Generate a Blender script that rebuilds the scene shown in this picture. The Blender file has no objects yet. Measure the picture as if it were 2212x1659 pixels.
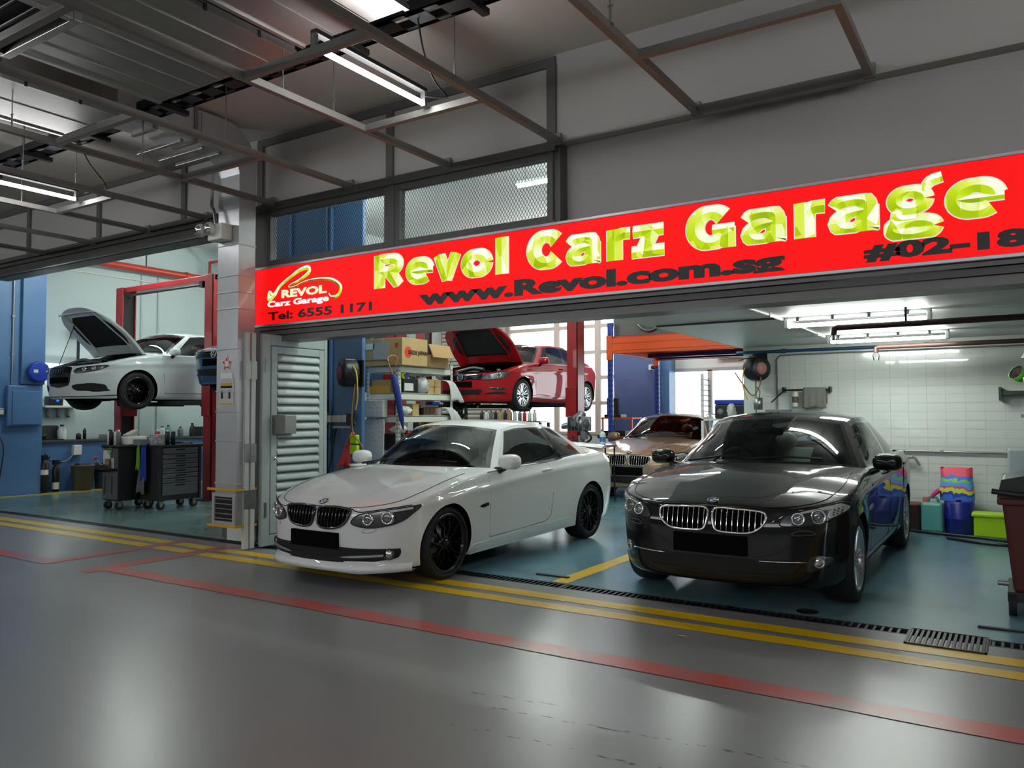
import bpy, math, random
import numpy as np
from mathutils import Vector, Matrix
random.seed(7)
D = bpy.data
scene = bpy.context.scene
COL = scene.collection
PI = math.pi
def R(a): return math.radians(a)

# ------------------------------------------------------------ camera
YAW, PIT, ROL = R(32.86), R(2.225), R(-0.143)
cf = Vector((-math.sin(YAW)*math.cos(PIT), math.cos(YAW)*math.cos(PIT), math.sin(PIT)))
cr = Vector((math.cos(YAW), math.sin(YAW), 0))
cu = cr.cross(cf)
cr, cu = cr*math.cos(ROL)+cu*math.sin(ROL), -cr*math.sin(ROL)+cu*math.cos(ROL)
cam = D.objects.new('camera', D.cameras.new('camera'))
COL.objects.link(cam)
cam.matrix_world = Matrix(((cr.x, cu.x, -cf.x, 0), (cr.y, cu.y, -cf.y, 0), (cr.z, cu.z, -cf.z, 1.46), (0, 0, 0, 1)))
cam.data.sensor_fit = 'HORIZONTAL'
cam.data.sensor_width = 36.0
cam.data.lens = 1700.0/2212.0*36.0
cam.data.clip_start = 0.05
cam.data.clip_end = 300
scene.camera = cam

# ------------------------------------------------------------ sky and exposure
W = D.worlds.new('overcast_sky')
scene.world = W
W.use_nodes = True
bg = W.node_tree.nodes['Background']
bg.inputs[0].default_value = (0.90, 0.96, 1.0, 1)
bg.inputs[1].default_value = 3.2
scene.view_settings.view_transform = 'Standard'
scene.view_settings.look = 'None'
scene.view_settings.gamma = 1.0
scene.view_settings.use_curve_mapping = False
EXPO = 0.9
scene.view_settings.exposure = EXPO
SIGNK = 2**-EXPO      # keeps the lit sign just at full scale

scene.cycles.max_bounces = 7
scene.cycles.diffuse_bounces = 3
scene.cycles.glossy_bounces = 4
scene.cycles.transparent_max_bounces = 14
scene.cycles.caustics_reflective = False
scene.cycles.caustics_refractive = False
scene.cycles.sample_clamp_indirect = 6.0

# ------------------------------------------------------------ materials
def lin(c):
    return tuple((x/255/12.92 if x/255 <= 0.04045 else ((x/255+0.055)/1.055)**2.4) for x in c[:3])
MATS = {}
def mat(name, col, rough=0.5, metal=0.0, coat=0.0, noise=0.0, nscale=6.0, bump=0.0, bscale=60.0, emis=None, estr=0.0, spec=0.5, col2=None, rvar=0.0, trans=0.0):
    """procedural principled material; noise mixes towards col2 (or a darker shade) with a fractal texture"""
    if name in MATS: return MATS[name]
    m = D.materials.new(name); m.use_nodes = True
    nt = m.node_tree; b = nt.nodes['Principled BSDF']
    c = lin(col)
    b.inputs['Base Color'].default_value = (*c, 1)
    b.inputs['Roughness'].default_value = rough
    b.inputs['Metallic'].default_value = metal
    b.inputs['Specular IOR Level'].default_value = spec
    if coat:
        b.inputs['Coat Weight'].default_value = coat
        b.inputs['Coat Roughness'].default_value = 0.03
    if trans: b.inputs['Transmission Weight'].default_value = trans
    if emis:
        b.inputs['Emission Color'].default_value = (*lin(emis), 1)
        b.inputs['Emission Strength'].default_value = estr
    tc = None
    if noise or bump or rvar:
        tc = nt.nodes.new('ShaderNodeTexCoord')
    if noise or rvar:
        n = nt.nodes.new('ShaderNodeTexNoise'); n.inputs['Scale'].default_value = nscale
        n.inputs['Detail'].default_value = 6; n.inputs['Roughness'].default_value = 0.62
        nt.links.new(tc.outputs['Object'], n.inputs['Vector'])
        r = nt.nodes.new('ShaderNodeValToRGB')
        r.color_ramp.elements[0].position = 0.35; r.color_ramp.elements[1].position = 0.7
        nt.links.new(n.outputs['Fac'], r.inputs['Fac'])
        if noise:
            c2 = lin(col2) if col2 else tuple(x*(1-noise) for x in c)
            r.color_ramp.elements[0].color = (*c, 1); r.color_ramp.elements[1].color = (*c2, 1)
            nt.links.new(r.outputs['Color'], b.inputs['Base Color'])
        if rvar:
            mr = nt.nodes.new('ShaderNodeMapRange')
            mr.inputs['To Min'].default_value = max(0.02, rough-rvar); mr.inputs['To Max'].default_value = rough+rvar
            mr.inputs['From Min'].default_value = 0.3; mr.inputs['From Max'].default_value = 0.7
            nt.links.new(n.outputs['Fac'], mr.inputs['Value']); nt.links.new(mr.outputs[0], b.inputs['Roughness'])
    if bump:
        n2 = nt.nodes.new('ShaderNodeTexNoise'); n2.inputs['Scale'].default_value = bscale; n2.inputs['Detail'].default_value = 3
        nt.links.new(tc.outputs['Object'], n2.inputs['Vector'])
        bp = nt.nodes.new('ShaderNodeBump'); bp.inputs['Strength'].default_value = bump; bp.inputs['Distance'].default_value = 0.01
        nt.links.new(n2.outputs['Fac'], bp.inputs['Height']); nt.links.new(bp.outputs[0], b.inputs['Normal'])
    MATS[name] = m
    return m
def emit(name, col, s):
    if name in MATS: return MATS[name]
    m = D.materials.new(name); m.use_nodes = True
    nt = m.node_tree; nt.nodes.clear()
    e = nt.nodes.new('ShaderNodeEmission'); o = nt.nodes.new('ShaderNodeOutputMaterial')
    e.inputs[0].default_value = (*lin(col), 1); e.inputs[1].default_value = s
    nt.links.new(e.outputs[0], o.inputs[0]); MATS[name] = m
    return m
def glass(name, tint=(200, 215, 215), refl=0.05):
    if name in MATS: return MATS[name]
    m = D.materials.new(name); m.use_nodes = True
    nt = m.node_tree; nt.nodes.clear()
    o = nt.nodes.new('ShaderNodeOutputMaterial'); t = nt.nodes.new('ShaderNodeBsdfTransparent')
    t.inputs[0].default_value = (*lin(tint), 1)
    g = nt.nodes.new('ShaderNodeBsdfGlossy'); g.inputs['Roughness'].default_value = 0.01
    fr = nt.nodes.new('ShaderNodeFresnel'); fr.inputs[0].default_value = 1.5
    mx = nt.nodes.new('ShaderNodeMixShader')
    ad = nt.nodes.new('ShaderNodeMath'); ad.operation = 'ADD'; ad.inputs[1].default_value = refl; ad.use_clamp = True
    nt.links.new(fr.outputs[0], ad.inputs[0]); nt.links.new(ad.outputs[0], mx.inputs[0])
    nt.links.new(t.outputs[0], mx.inputs[1]); nt.links.new(g.outputs[0], mx.inputs[2]); nt.links.new(mx.outputs[0], o.inputs[0])
    MATS[name] = m
    return m

# ------------------------------------------------------------ mesh helpers
def wloc(o):
    p = Vector((0, 0, 0))
    while o is not None:
        p += o.location; o = o.parent
    return p
class MB:
    """collects shapes and links them as one mesh object"""
    def __init__(s): s.v = []; s.f = []; s.s = []
    def add(s, vs, fs, smooth=False):
        o = len(s.v); s.v += [tuple(float(c) for c in p) for p in vs]
        s.f += [tuple(i+o for i in f) for f in fs]; s.s += [smooth]*len(fs)
        return s
    def box(s, x0, x1, y0, y1, z0, z1):
        if x0 > x1: x0, x1 = x1, x0
        if y0 > y1: y0, y1 = y1, y0
        if z0 > z1: z0, z1 = z1, z0
        return s.add([(x0,y0,z0),(x1,y0,z0),(x1,y1,z0),(x0,y1,z0),(x0,y0,z1),(x1,y0,z1),(x1,y1,z1),(x0,y1,z1)],
              [(0,3,2,1),(4,5,6,7),(0,1,5,4),(1,2,6,5),(2,3,7,6),(3,0,4,7)])
    def obox(s, c, size, rot=None):
        rot = rot or Matrix(); c = Vector(c); h = [x/2 for x in size]
        vs = [c + rot @ Vector((sx*h[0], sy*h[1], sz*h[2])) for sz in (-1,1) for sx, sy in ((-1,-1),(1,-1),(1,1),(-1,1))]
        return s.add(vs, [(0,3,2,1),(4,5,6,7),(0,1,5,4),(1,2,6,5),(2,3,7,6),(3,0,4,7)])
    def cyl(s, p0, p1, r0, r1=None, n=12, caps=True, smooth=True):
        r1 = r0 if r1 is None else r1
        p0 = Vector(p0); p1 = Vector(p1); d = (p1-p0).normalized()
        a = d.orthogonal().normalized(); b = d.cross(a)
        vs = []
        for p, r in ((p0, r0), (p1, r1)):
            vs += [p + (a*math.cos(2*PI*i/n)+b*math.sin(2*PI*i/n))*r for i in range(n)]
        s.add(vs, [(i, (i+1)%n, n+(i+1)%n, n+i) for i in range(n)], smooth)
        if caps: s.add(vs[:n], [tuple(range(n-1, -1, -1))]); s.add(vs[n:], [tuple(range(n))])
        return s
    def tube(s, pts, r, n=8, closed=False, smooth=True, flat=None):
        """swept tube; flat=(normal-ish vector, ratio) squashes it"""
        P = [Vector(p) for p in pts]; m = len(P); vs = []; a = None
        for i in range(m):
            if closed: d = P[(i+1)%m]-P[i-1]
            else: d = P[min(i+1, m-1)]-P[max(i-1, 0)]
            d = d.normalized() if d.length > 1e-9 else Vector((0,0,1))
            if a is None: a = d.orthogonal().normalized()
            a = (a - d*a.dot(d)); a = a.normalized() if a.length > 1e-6 else d.orthogonal().normalized()
            b = d.cross(a); rr = r[i] if isinstance(r, (list, tuple)) else r
            vs += [P[i] + (a*math.cos(2*PI*k/n)+b*math.sin(2*PI*k/n))*rr for k in range(n)]
        fs = []
        for i in range(m if closed else m-1):
            j = (i+1) % m
            fs += [(i*n+k, i*n+(k+1)%n, j*n+(k+1)%n, j*n+k) for k in range(n)]
        s.add(vs, fs, smooth)
        if not closed: s.add(vs[:n], [tuple(range(n-1,-1,-1))]); s.add(vs[-n:], [tuple(range(n))])
        return s
    def lathe(s, prof, o=(0,0,0), d=(0,0,1), n=24, smooth=True):
        """profile of (radius, height along d)"""
        o = Vector(o); d = Vector(d).normalized(); a = d.orthogonal().normalized(); b = d.cross(a); m = len(prof); vs = []
        for r, h in prof:
            vs += [o + d*h + (a*math.cos(2*PI*k/n)+b*math.sin(2*PI*k/n))*max(r, 1e-5) for k in range(n)]
        fs = [(i*n+k, i*n+(k+1)%n, (i+1)*n+(k+1)%n, (i+1)*n+k) for i in range(m-1) for k in range(n)]
        return s.add(vs, fs, smooth)
    def grid(s, P, smooth=True, flip=False):
        n, m = len(P), len(P[0])
        vs = [p for row in P for p in row]
        fs = [(i*m+j, i*m+j+1, (i+1)*m+j+1, (i+1)*m+j) for i in range(n-1) for j in range(m-1)]
        if flip: fs = [f[::-1] for f in fs]
        return s.add(vs, fs, smooth)
    def prism(s, poly, fn, ex):
        """polygon in 2D mapped by fn to 3D and extruded by vector ex"""
        a = [Vector(fn(*p)) for p in poly]; ex = Vector(ex); n = len(a)
        b = [p+ex for p in a]
        s.add(a, [tuple(range(n))]); s.add(b, [tuple(range(n-1,-1,-1))])
        return s.add(a+b, [(i, n+i, n+(i+1)%n, (i+1)%n) for i in range(n)])
    def ball(s, c, r, n=12, m=8):
        c = Vector(c); r = r if isinstance(r, (tuple, list)) else (r, r, r); P = []
        for i in range(m+1):
            th = PI*i/m
            P.append([(c.x+r[0]*math.sin(th)*math.cos(2*PI*k/n), c.y+r[1]*math.sin(th)*math.sin(2*PI*k/n), c.z+r[2]*math.cos(th)) for k in range(n+1)])
        return s.grid(P, True)
    def build(s, name, m, parent=None, w=True, bevel=0.0, merge=False, seg=2):
        me = D.meshes.new(name)
        vs = s.v
        if parent is not None and w:
            o = wloc(parent); vs = [(p[0]-o.x, p[1]-o.y, p[2]-o.z) for p in vs]
        me.from_pydata(vs, [], s.f); me.polygons.foreach_set('use_smooth', s.s)
        if merge:
            import bmesh
            bm = bmesh.new(); bm.from_mesh(me); bmesh.ops.remove_doubles(bm, verts=bm.verts, dist=1e-4)
            bmesh.ops.recalc_face_normals(bm, faces=bm.faces); bm.to_mesh(me); bm.free()
        me.update()
        o = D.objects.new(name, me); COL.objects.link(o)
        o.data.materials.append(m)
        if parent is not None: o.parent = parent
        if bevel:
            b = o.modifiers.new('bevel', 'BEVEL'); b.width = bevel; b.segments = seg; b.limit_method = 'ANGLE'; b.angle_limit = R(40)
            b.harden_normals = False
        return o
def tag(o, label, cat, group=None):
    o['label'] = label; o['category'] = cat
    if group: o['group'] = group
    return o
def thing(name, label, cat, loc=(0,0,0), rotz=0.0, group=None):
    o = D.objects.new(name, None); COL.objects.link(o); o.empty_display_size = 0.1
    o.location = loc; o.rotation_euler = (0, 0, rotz)
    return tag(o, label, cat, group)
def struct(o, label=None):
    o['kind'] = 'structure'
    if label: o['label'] = label
    return o
def bx(name, m, x0, x1, y0, y1, z0, z1, parent=None, bevel=0.0):
    return MB().box(x0, x1, y0, y1, z0, z1).build(name, m, parent, bevel=bevel)
def dup(o, parent, loc=None, rot=None):
    c = o.copy(); COL.objects.link(c); c.parent = parent
    if loc is not None: c.location = loc
    if rot is not None: c.rotation_euler = rot
    return c
def copy_tree(o, parent=None):
    c = o.copy(); COL.objects.link(c); c.parent = parent
    for ch in list(o.children): copy_tree(ch, c)
    return c
def smoothpath(pts, k=6, closed=False):
    """Catmull-Rom through the points"""
    P = [np.array(p, float) for p in pts]; n = len(P); out = []
    for i in range(n if closed else n-1):
        p0 = P[i-1] if (i > 0 or closed) else 2*P[0]-P[1]
        p1 = P[i]; p2 = P[(i+1) % n]
        p3 = P[(i+2) % n] if (i+2 < n or closed) else 2*P[-1]-P[-2]
        for j in range(k):
            t = j/k
            out.append(0.5*((2*p1)+(-p0+p2)*t+(2*p0-5*p1+4*p2-p3)*t*t+(-p0+3*p1-3*p2+p3)*t**3))
    if not closed: out.append(P[-1])
    return [tuple(p) for p in out]
# ------------------------------------------------------------ materials of the place
def floor_mat(name, c1, c2, c3, rough, scale, scuff=True):
    m = D.materials.new(name); m.use_nodes = True; nt = m.node_tree; b = nt.nodes['Principled BSDF']; L = nt.links.new
    tc = nt.nodes.new('ShaderNodeTexCoord')
    n = nt.nodes.new('ShaderNodeTexNoise'); n.inputs['Scale'].default_value = scale; n.inputs['Detail'].default_value = 8 if scuff else 2.5; n.inputs['Roughness'].default_value = 0.6 if scuff else 0.45
    mp = nt.nodes.new('ShaderNodeMapping'); mp.inputs['Scale'].default_value = (1, 0.45, 1)
    L(tc.outputs['Object'], mp.inputs[0]); L(mp.outputs[0], n.inputs['Vector'])
    r = nt.nodes.new('ShaderNodeValToRGB'); r.color_ramp.elements[0].position = 0.3 if scuff else 0.05; r.color_ramp.elements[1].position = 0.72 if scuff else 0.95
    r.color_ramp.elements[0].color = (*lin(c1), 1); r.color_ramp.elements[1].color = (*lin(c2), 1)
    L(n.outputs['Fac'], r.inputs[0])
    # small scuffs
    n2 = nt.nodes.new('ShaderNodeTexNoise'); n2.inputs['Scale'].default_value = 9; n2.inputs['Detail'].default_value = 9; n2.inputs['Roughness'].default_value = 0.75
    L(tc.outputs['Object'], n2.inputs['Vector'])
    r2 = nt.nodes.new('ShaderNodeValToRGB'); r2.color_ramp.elements[0].position = 0.66; r2.color_ramp.elements[1].position = 0.9
    L(n2.outputs['Fac'], r2.inputs[0])
    mx = nt.nodes.new('ShaderNodeMixRGB'); mx.inputs[2].default_value = (*lin(c3), 1); L(r.outputs[0], mx.inputs[1])
    if scuff: L(r2.outputs[0], mx.inputs[0])
    else: mx.inputs[0].default_value = 0
    L(mx.outputs[0], b.inputs['Base Color'])
    mr = nt.nodes.new('ShaderNodeMapRange'); mr.inputs['From Min'].default_value = 0.3; mr.inputs['From Max'].default_value = 0.7
    mr.inputs['To Min'].default_value = rough-0.03; mr.inputs['To Max'].default_value = rough+0.06; L(n.outputs['Fac'], mr.inputs[0])
    if scuff: L(mr.outputs[0], b.inputs['Roughness'])
    else: b.inputs['Roughness'].default_value = rough
    bp = nt.nodes.new('ShaderNodeBump'); bp.inputs['Strength'].default_value = 0.05; bp.inputs['Distance'].default_value = 0.01
    n3 = nt.nodes.new('ShaderNodeTexNoise'); n3.inputs['Scale'].default_value = 14; n3.inputs['Detail'].default_value = 4; L(tc.outputs['Object'], n3.inputs['Vector'])
    L(n3.outputs['Fac'], bp.inputs['Height']); L(bp.outputs[0], b.inputs['Normal'])
    b.inputs['Specular IOR Level'].default_value = 0.6
    MATS[name] = m
    return m
M_DRIVE = floor_mat('grey_epoxy_floor', (122, 125, 126), (130, 131, 129), (124, 127, 128), 0.29, 0.5, False)
M_TEAL = floor_mat('teal_epoxy_floor', (104, 136, 134), (120, 146, 140), (92, 116, 116), 0.22, 0.9)
M_BLUE = floor_mat('blue_epoxy_floor', (92, 134, 154), (116, 148, 152), (80, 112, 124), 0.20, 0.9)
def worn(name, col, under, thr=0.58, rough=0.3):
    m = mat(name, col, rough, noise=0.01, nscale=2.3, col2=under)
    for nd in m.node_tree.nodes:
        if nd.type == 'VALTORGB': nd.color_ramp.elements[0].position = thr; nd.color_ramp.elements[1].position = thr+0.22
    return m
M_YEL = worn('yellow_road_paint', (226, 184, 22), (160, 138, 66), 0.58)
M_RED = worn('red_road_paint', (188, 80, 72), (140, 120, 118), 0.46)
M_WALL = mat('grey_plaster', (176, 172, 168), 0.85, noise=0.06, nscale=1.2, bump=0.05, bscale=40)
M_CEIL = mat('grey_soffit', (196, 191, 186), 0.9, noise=0.08, nscale=0.8)
M_DARK = mat('dark_grey_paint', (92, 91, 89), 0.55, noise=0.08, nscale=3, bump=0.05)
M_TRACK = mat('steel_track_grey', (105, 103, 100), 0.4, metal=0.3, noise=0.1, nscale=4)
M_BLACK = mat('black_gap', (14, 14, 14), 0.7)
M_WHITEIN = mat('white_interior_paint', (214, 220, 216), 0.7, noise=0.04, nscale=1)
M_PALE = mat('pale_green_paint', (184, 199, 198), 0.6, noise=0.05, nscale=1.1, bump=0.03)
M_BLUEP = mat('blue_wall_paint', (82, 122, 170), 0.42, noise=0.12, nscale=2, bump=0.06, bscale=25)
M_TILE = mat('white_glazed_block', (216, 223, 214), 0.16, coat=0.4, noise=0.03, nscale=2, bump=0.06, bscale=45)
M_GROUT = mat('block_joint_paint', (190, 197, 188), 0.4)
M_SOFFIT = mat('mezzanine_soffit', (222, 224, 218), 0.5, noise=0.05, nscale=1.0)
M_GALV = mat('galvanised_sheet', (142, 139, 136), 0.36, metal=0.75, noise=0.12, nscale=5, bump=0.02, bscale=12)
M_FOIL = mat('silver_duct_paint', (186, 188, 190), 0.35, metal=0.55, noise=0.08, nscale=5, bump=0.12, bscale=14)
M_TBAR = mat('ceiling_angle_grey', (124, 121, 117), 0.5, metal=0.2, noise=0.1, nscale=4)
M_STEEL = mat('bare_steel', (150, 150, 148), 0.35, metal=0.9)
M_IRON = mat('black_iron', (32, 32, 33), 0.5, metal=0.4, noise=0.2, nscale=8)
M_GRATE = mat('cast_grate', (52, 53, 54), 0.45, metal=0.6, noise=0.2, nscale=20)
M_TUBE = emit('lamp_tube_glow', (255, 255, 255), 30.0)
M_TUBE2 = emit('lamp_tube_glow_bay', (250, 255, 250), 34.0)
M_RPIPE = mat('red_pipe_paint', (186, 60, 44), 0.4, noise=0.1, nscale=4)
M_LIFT = mat('red_lift_enamel', (150, 30, 28), 0.35, coat=0.3, noise=0.15, nscale=5)

YF = 5.95      # front plane of the shop sign
# ------------------------------------------------------------ floors
fl = struct(MB().box(-26, 9, -9, 5.83, -0.3, 0).build('floor_driveway', M_DRIVE), 'grey epoxy driveway floor in front of the shop')
fb = struct(MB().box(-16.4, -7.6, 6.0, 18.1, -0.3, 0).build('floor_left_bay', M_TEAL), 'teal epoxy floor of the left workshop bay')
fc = struct(MB().box(-7.6, 9, 6.0, 18.1, -0.3, 0).build('floor_main_bay', M_BLUE), 'blue epoxy floor of the main workshop bay')
struct(MB().box(-26, -16.4, 6.0, 18.1, -0.3, 0).build('floor_beyond', M_DRIVE))
def stripe(x0, x1, y0, y1, m, par, nm):
    n = max(2, int(max(x1-x0, y1-y0)/0.25)); P = []
    rnd = random.Random(int(x0*100+y0*10)); hor = (x1-x0) > (y1-y0)
    a, b = [], []; zz = .0022 if m is M_YEL else .0034 if hor else .0028
    for i in range(n+1):
        t = i/n; j = rnd.uniform(-.006, .006); k = rnd.uniform(-.006, .006)
        if hor: a.append((x0+(x1-x0)*t, y0+j, zz)); b.append((x0+(x1-x0)*t, y1+k, zz))
        else: a.append((x0+j, y0+(y1-y0)*t, zz)); b.append((x1+k, y0+(y1-y0)*t, zz))
    return MB().grid([a, b], False, flip=not hor).build(nm, m, par)
for a, b, c, d in ((-24, 8, 5.17, 5.33), (-24, 8, 5.43, 5.60)): stripe(a, b, c, d, M_YEL, fl, 'yellow_line')
stripe(-7.30, 8, 4.19, 4.38, M_RED, fl, 'red_line'); stripe(-24, -8.09, 4.06, 4.24, M_RED, fl, 'red_line')
stripe(-7.50, -7.30, 4.06, 5.75, M_RED, fl, 'red_line'); stripe(-8.27, -8.09, 4.06, 5.75, M_RED, fl, 'red_line')
stripe(-3.48, -3.32, 6.02, 9.6, M_YEL, fc, 'yellow_line')
stripe(-15.45, -15.33, 6.1, 16, M_YEL, fb, 'yellow_line'); stripe(-15.25, -15.16, 6.1, 16, M_YEL, fb, 'yellow_line')
rd_ = random.Random(4); ch_ = MB()
for (xa, ya_, xb, yb_, n_) in ((-2.25, 3.30, -.75, 3.46, 26), (-2.3, 3.02, -1.1, 3.12, 14), (-2.5, 3.42, -2.0, 3.5, 8)):
    for i in range(n_):
        x = xa+(xb-xa)*(i+rd_.random())/n_; y = ya_+(yb_-ya_)*(i/n_)+rd_.uniform(-.012, .012); l_, w_ = rd_.uniform(.012, .035), rd_.uniform(.003, .006)
        ch_.add([(x-l_, y, .0012), (x, y-w_, .0012), (x+l_, y+w_*.4, .0012), (x, y+w_, .0012)], [(0, 1, 2, 3)])
ch_.build('floor_scuffs', mat('dark_scuff', (44, 46, 46), .3), fl)['kind'] = 'stuff'
# dark grey strips beside the yellow bay line, and the drain trough
struct(MB().box(-26, 9, 5.80, 6.03, -0.34, -0.16).build('trim_trough', M_BLACK))
# grating: nearest run has each bar as a part, the far left run is one joined part
def grate(x0, x1, y0, y1, z, label, pitch=0.05, single=True, bw=0.017):
    t = thing('drain_grate', label, 'drain grate', ((x0+x1)/2, (y0+y1)/2, z-0.03), group='drain grates along the threshold')
    fr = MB().box(x0, x1, y0, y0+.012, z-.03, z).box(x0, x1, y1-.012, y1, z-.03, z).box(x0, x0+.012, y0, y1, z-.03, z).box(x1-.012, x1, y0, y1, z-.03, z)
    fr.build('grate_frame', M_GRATE, t)
    n = int((x1-x0)/pitch)
    if single:
        o0 = None
        for i in range(n):
            x = x0+pitch*(i+.5)
            if o0 is None:
                o0 = MB().box(-bw/2, bw/2, y0+.012-(y0+y1)/2, y1-.012-(y0+y1)/2, .004, .027).build('grate_bar', M_GRATE, t, w=False)
                o0.location = (x-(x0+x1)/2, 0, 0)
            else: dup(o0, t, (x-(x0+x1)/2, 0, 0))
    else:
        b = MB()
        for i in range(n): b.box(x0+pitch*(i+.5)-bw/2, x0+pitch*(i+.5)+bw/2, y0+.012, y1-.012, z-.026, z-.003)
        b.build('grate_bars', M_GRATE, t)['kind'] = 'stuff'
    return t
grate(-4.9, -3.3, 5.835, 5.995, 0, 'narrow drain grate beside the white convertible front wheel')
grate(-3.3, -1.9, 5.835, 5.995, 0, 'narrow drain grate before the black sedan right wheel')
grate(-1.9, -0.66, 5.835, 5.995, 0, 'narrow drain grate in front of the black sedan, right of its plate')
grate(-0.66, -0.205, 5.60, 6.0, 0.012, 'wide square drain grate at the right end of the yellow lines', 0.032)
grate(-0.205, 1.2, 5.835, 5.995, 0, 'narrow drain grate at the right picture edge')
grate(-7.3, -4.9, 5.835, 5.995, 0, 'narrow drain grate under the white convertible', single=False)
grate(-13.9, -7.3, 5.835, 5.995, 0, 'long dark drain grate across the left bay opening', single=False)

# ------------------------------------------------------------ driveway ceiling and outer walls
struct(bx('ceiling_driveway', M_CEIL, -26, 9, -9, 6.3, 4.66, 4.95), 'grey concrete soffit above the driveway')
struct(bx('wall_driveway_left', M_WALL, -26.2, -26, -9, 6.3, 0, 4.66))
struct(bx('wall_driveway_right', M_WALL, 9, 9.2, -9, 6.3, 0, 4.66))
struct(bx('wall_parapet', M_WALL, -26, 9, -9.2, -9, 0, 3.7))
# facade: upper band, recessed band behind the sign, panels
struct(bx('wall_front_upper', M_WALL, -26, 9, 6.0, 6.3, 3.86, 4.66), 'grey plaster band of the shop front above the sign')
struct(bx('wall_front_recess', M_WALL, -3.40, 9, 6.12, 6.3, 2.46, 3.86), 'recessed grey wall band directly above the sign')
struct(bx('wall_front_header_left', M_DARK, -13.9, -8.1, 6.02, 6.3, 3.66, 3.86))
struct(bx('wall_front_far_left', M_WALL, -26, -16.3, 6.0, 6.3, 0, 3.86))
struct(bx('wall_interior_upper', M_WHITEIN, -16.4, 9, 6.3, 6.42, 3.86, 5.4))
n = 0
def trim(x0, x1, z0, z1, y0=5.955, y1=6.01, m=M_DARK):
    global n; n += 1
    return struct(bx('trim_%d' % n, m, x0, x1, y0, y1, z0, z1))
trim(-14.5, -8.1, 4.58, 4.66, 5.97); trim(-7.36, -3.40, 4.55, 4.64, 5.97)
for x in (-14.4, -12.6, -10.68, -8.76, -7.32, -5.34, -3.44): trim(x-.045, x+.045, 3.86, 4.58, 5.972)
trim(-14.5, -8.1, 3.84, 3.90, 5.93); trim(-7.36, -3.38, 3.78, 3.86, 5.93)
# shutter tracks under the left header
for z0, z1, y0 in ((3.78, 3.83, 5.96), (3.72, 3.775, 5.99), (3.66, 3.71, 5.965)): trim(-16.3, -8.05, z0, z1, y0, 6.05, M_TRACK)
# header rails beneath the sign
trim(-7.36, 9, 2.425, 2.47, 5.985, 6.3, M_TRACK); trim(-7.36, 9, 2.37, 2.418, 6.01, 6.3, M_DARK); trim(-7.36, 9, 2.30, 2.365, 6.04, 6.30, M_TRACK)
# concrete pillar between the bays
struct(bx('wall_pillar', M_DARK, -8.1, -7.40, 6.1, 6.22, 0, 4.66, bevel=.01), 'dark grey painted pillar between the two bays')
# ------------------------------------------------------------ workshop shell
struct(bx('wall_left', M_PALE, -16.5, -16.2, 6.3, 18.1, 0, 5.4), 'pale green side wall of the left bay')
struct(bx('wall_left_blue', M_BLUEP, -16.4, -15.6, 5.9, 7.72, 0, 5.4, bevel=.008), 'blue painted pier at the left bay opening')
struct(bx('ceiling_workshop', M_WHITEIN, -16.4, 9, 6.3, 18.1, 5.4, 5.6), 'white ceiling of the workshop')
struct(bx('wall_right', M_WHITEIN, 3.0, 3.2, 6.3, 18.1, 0, 5.4))
struct(bx('wall_column_blue', M_BLUEP, -9.7, -7.06, 7.4, 7.46, 0, 5.4, bevel=.01), 'blue painted column behind the louvred door')
# mezzanine over the wash bay
struct(bx('ceiling_mezzanine', M_SOFFIT, -3.37, 3.0, 6.3, 11.6, 2.42, 2.62), 'white mezzanine soffit over the black sedan')
struct(bx('wall_mezzanine_edge', M_WHITEIN, -3.40, -3.37, 6.3, 11.6, 2.42, 5.4))
# back wall with windows: solid strips around the openings
YB = 18.0
bw_ = MB()
for a in ((-16.4, -11.75, 0, 5.4), (-11.75, -3.0, 4.9, 5.4), (-11.75, -3.0, 0, 0.95), (-8.3, -7.2, .95, 4.9), (-7.2, -3.0, 2.55, 4.9), (-3.0, 3.2, 0, 5.4), ):
    bw_.box(a[0], a[1], YB, YB+.25, a[2], a[3])
struct(bw_.build('wall_back', M_WHITEIN), 'white rear wall of the workshop around the windows')
M_MULL = mat('window_frame_cream', (206, 186, 176), 0.5)
M_PANE = glass('window_pane_glass', (245, 250, 250), 0.02)
w1 = struct(MB().box(-11.75, -11.69, YB-.03, YB+.1, .95, 4.9).box(-8.36, -8.3, YB-.03, YB+.1, .95, 4.9).box(-11.75, -8.3, YB-.03, YB+.1, .95, 1.02).box(-11.75, -8.3, YB-.03, YB+.1, 4.84, 4.9).build('window_1', M_MULL), 'tall gridded factory window behind the red hatchback')
xs = [-11.72, -10.22, -9.02, -8.33]; zs = [.98, 1.75, 2.40, 3.05, 3.72, 4.4, 4.87]
for x in xs[1:-1]: MB().box(x-.07, x+.07, YB-.04, YB+.08, .95, 4.9).build('window_mullion', M_MULL, w1)
for z in zs[1:-1]: MB().box(-11.7, -8.35, YB-.03, YB+.07, z-.045, z+.045).build('window_transom', M_MULL, w1)
for i in range(3):
    for j in range(6): MB().box(xs[i]+.03, xs[i+1]-.03, YB+.02, YB+.026, zs[j]+.03, zs[j+1]-.03).build('window_pane', M_PANE, w1)
w2 = struct(MB().box(-7.2, -7.1, YB-.03, YB+.1, .95, 2.55).box(-3.05, -3, YB-.03, YB+.1, .95, 2.55).box(-7.2, -3, YB-.03, YB+.1, 2.47, 2.55).box(-7.2, -3, YB-.03, YB+.1, .95, 1.0).box(-7.2, -3, YB-.03, YB+.06, 1.42, 1.47).build('window_2', mat('window_frame_grey', (170, 172, 176), .45, metal=.3)), 'wide low window behind the gold car')
MB().box(-6.15, -6.05, YB-.03, YB+.06, .95, 2.5).build('window_mullion', M_MULL, w2)
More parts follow.
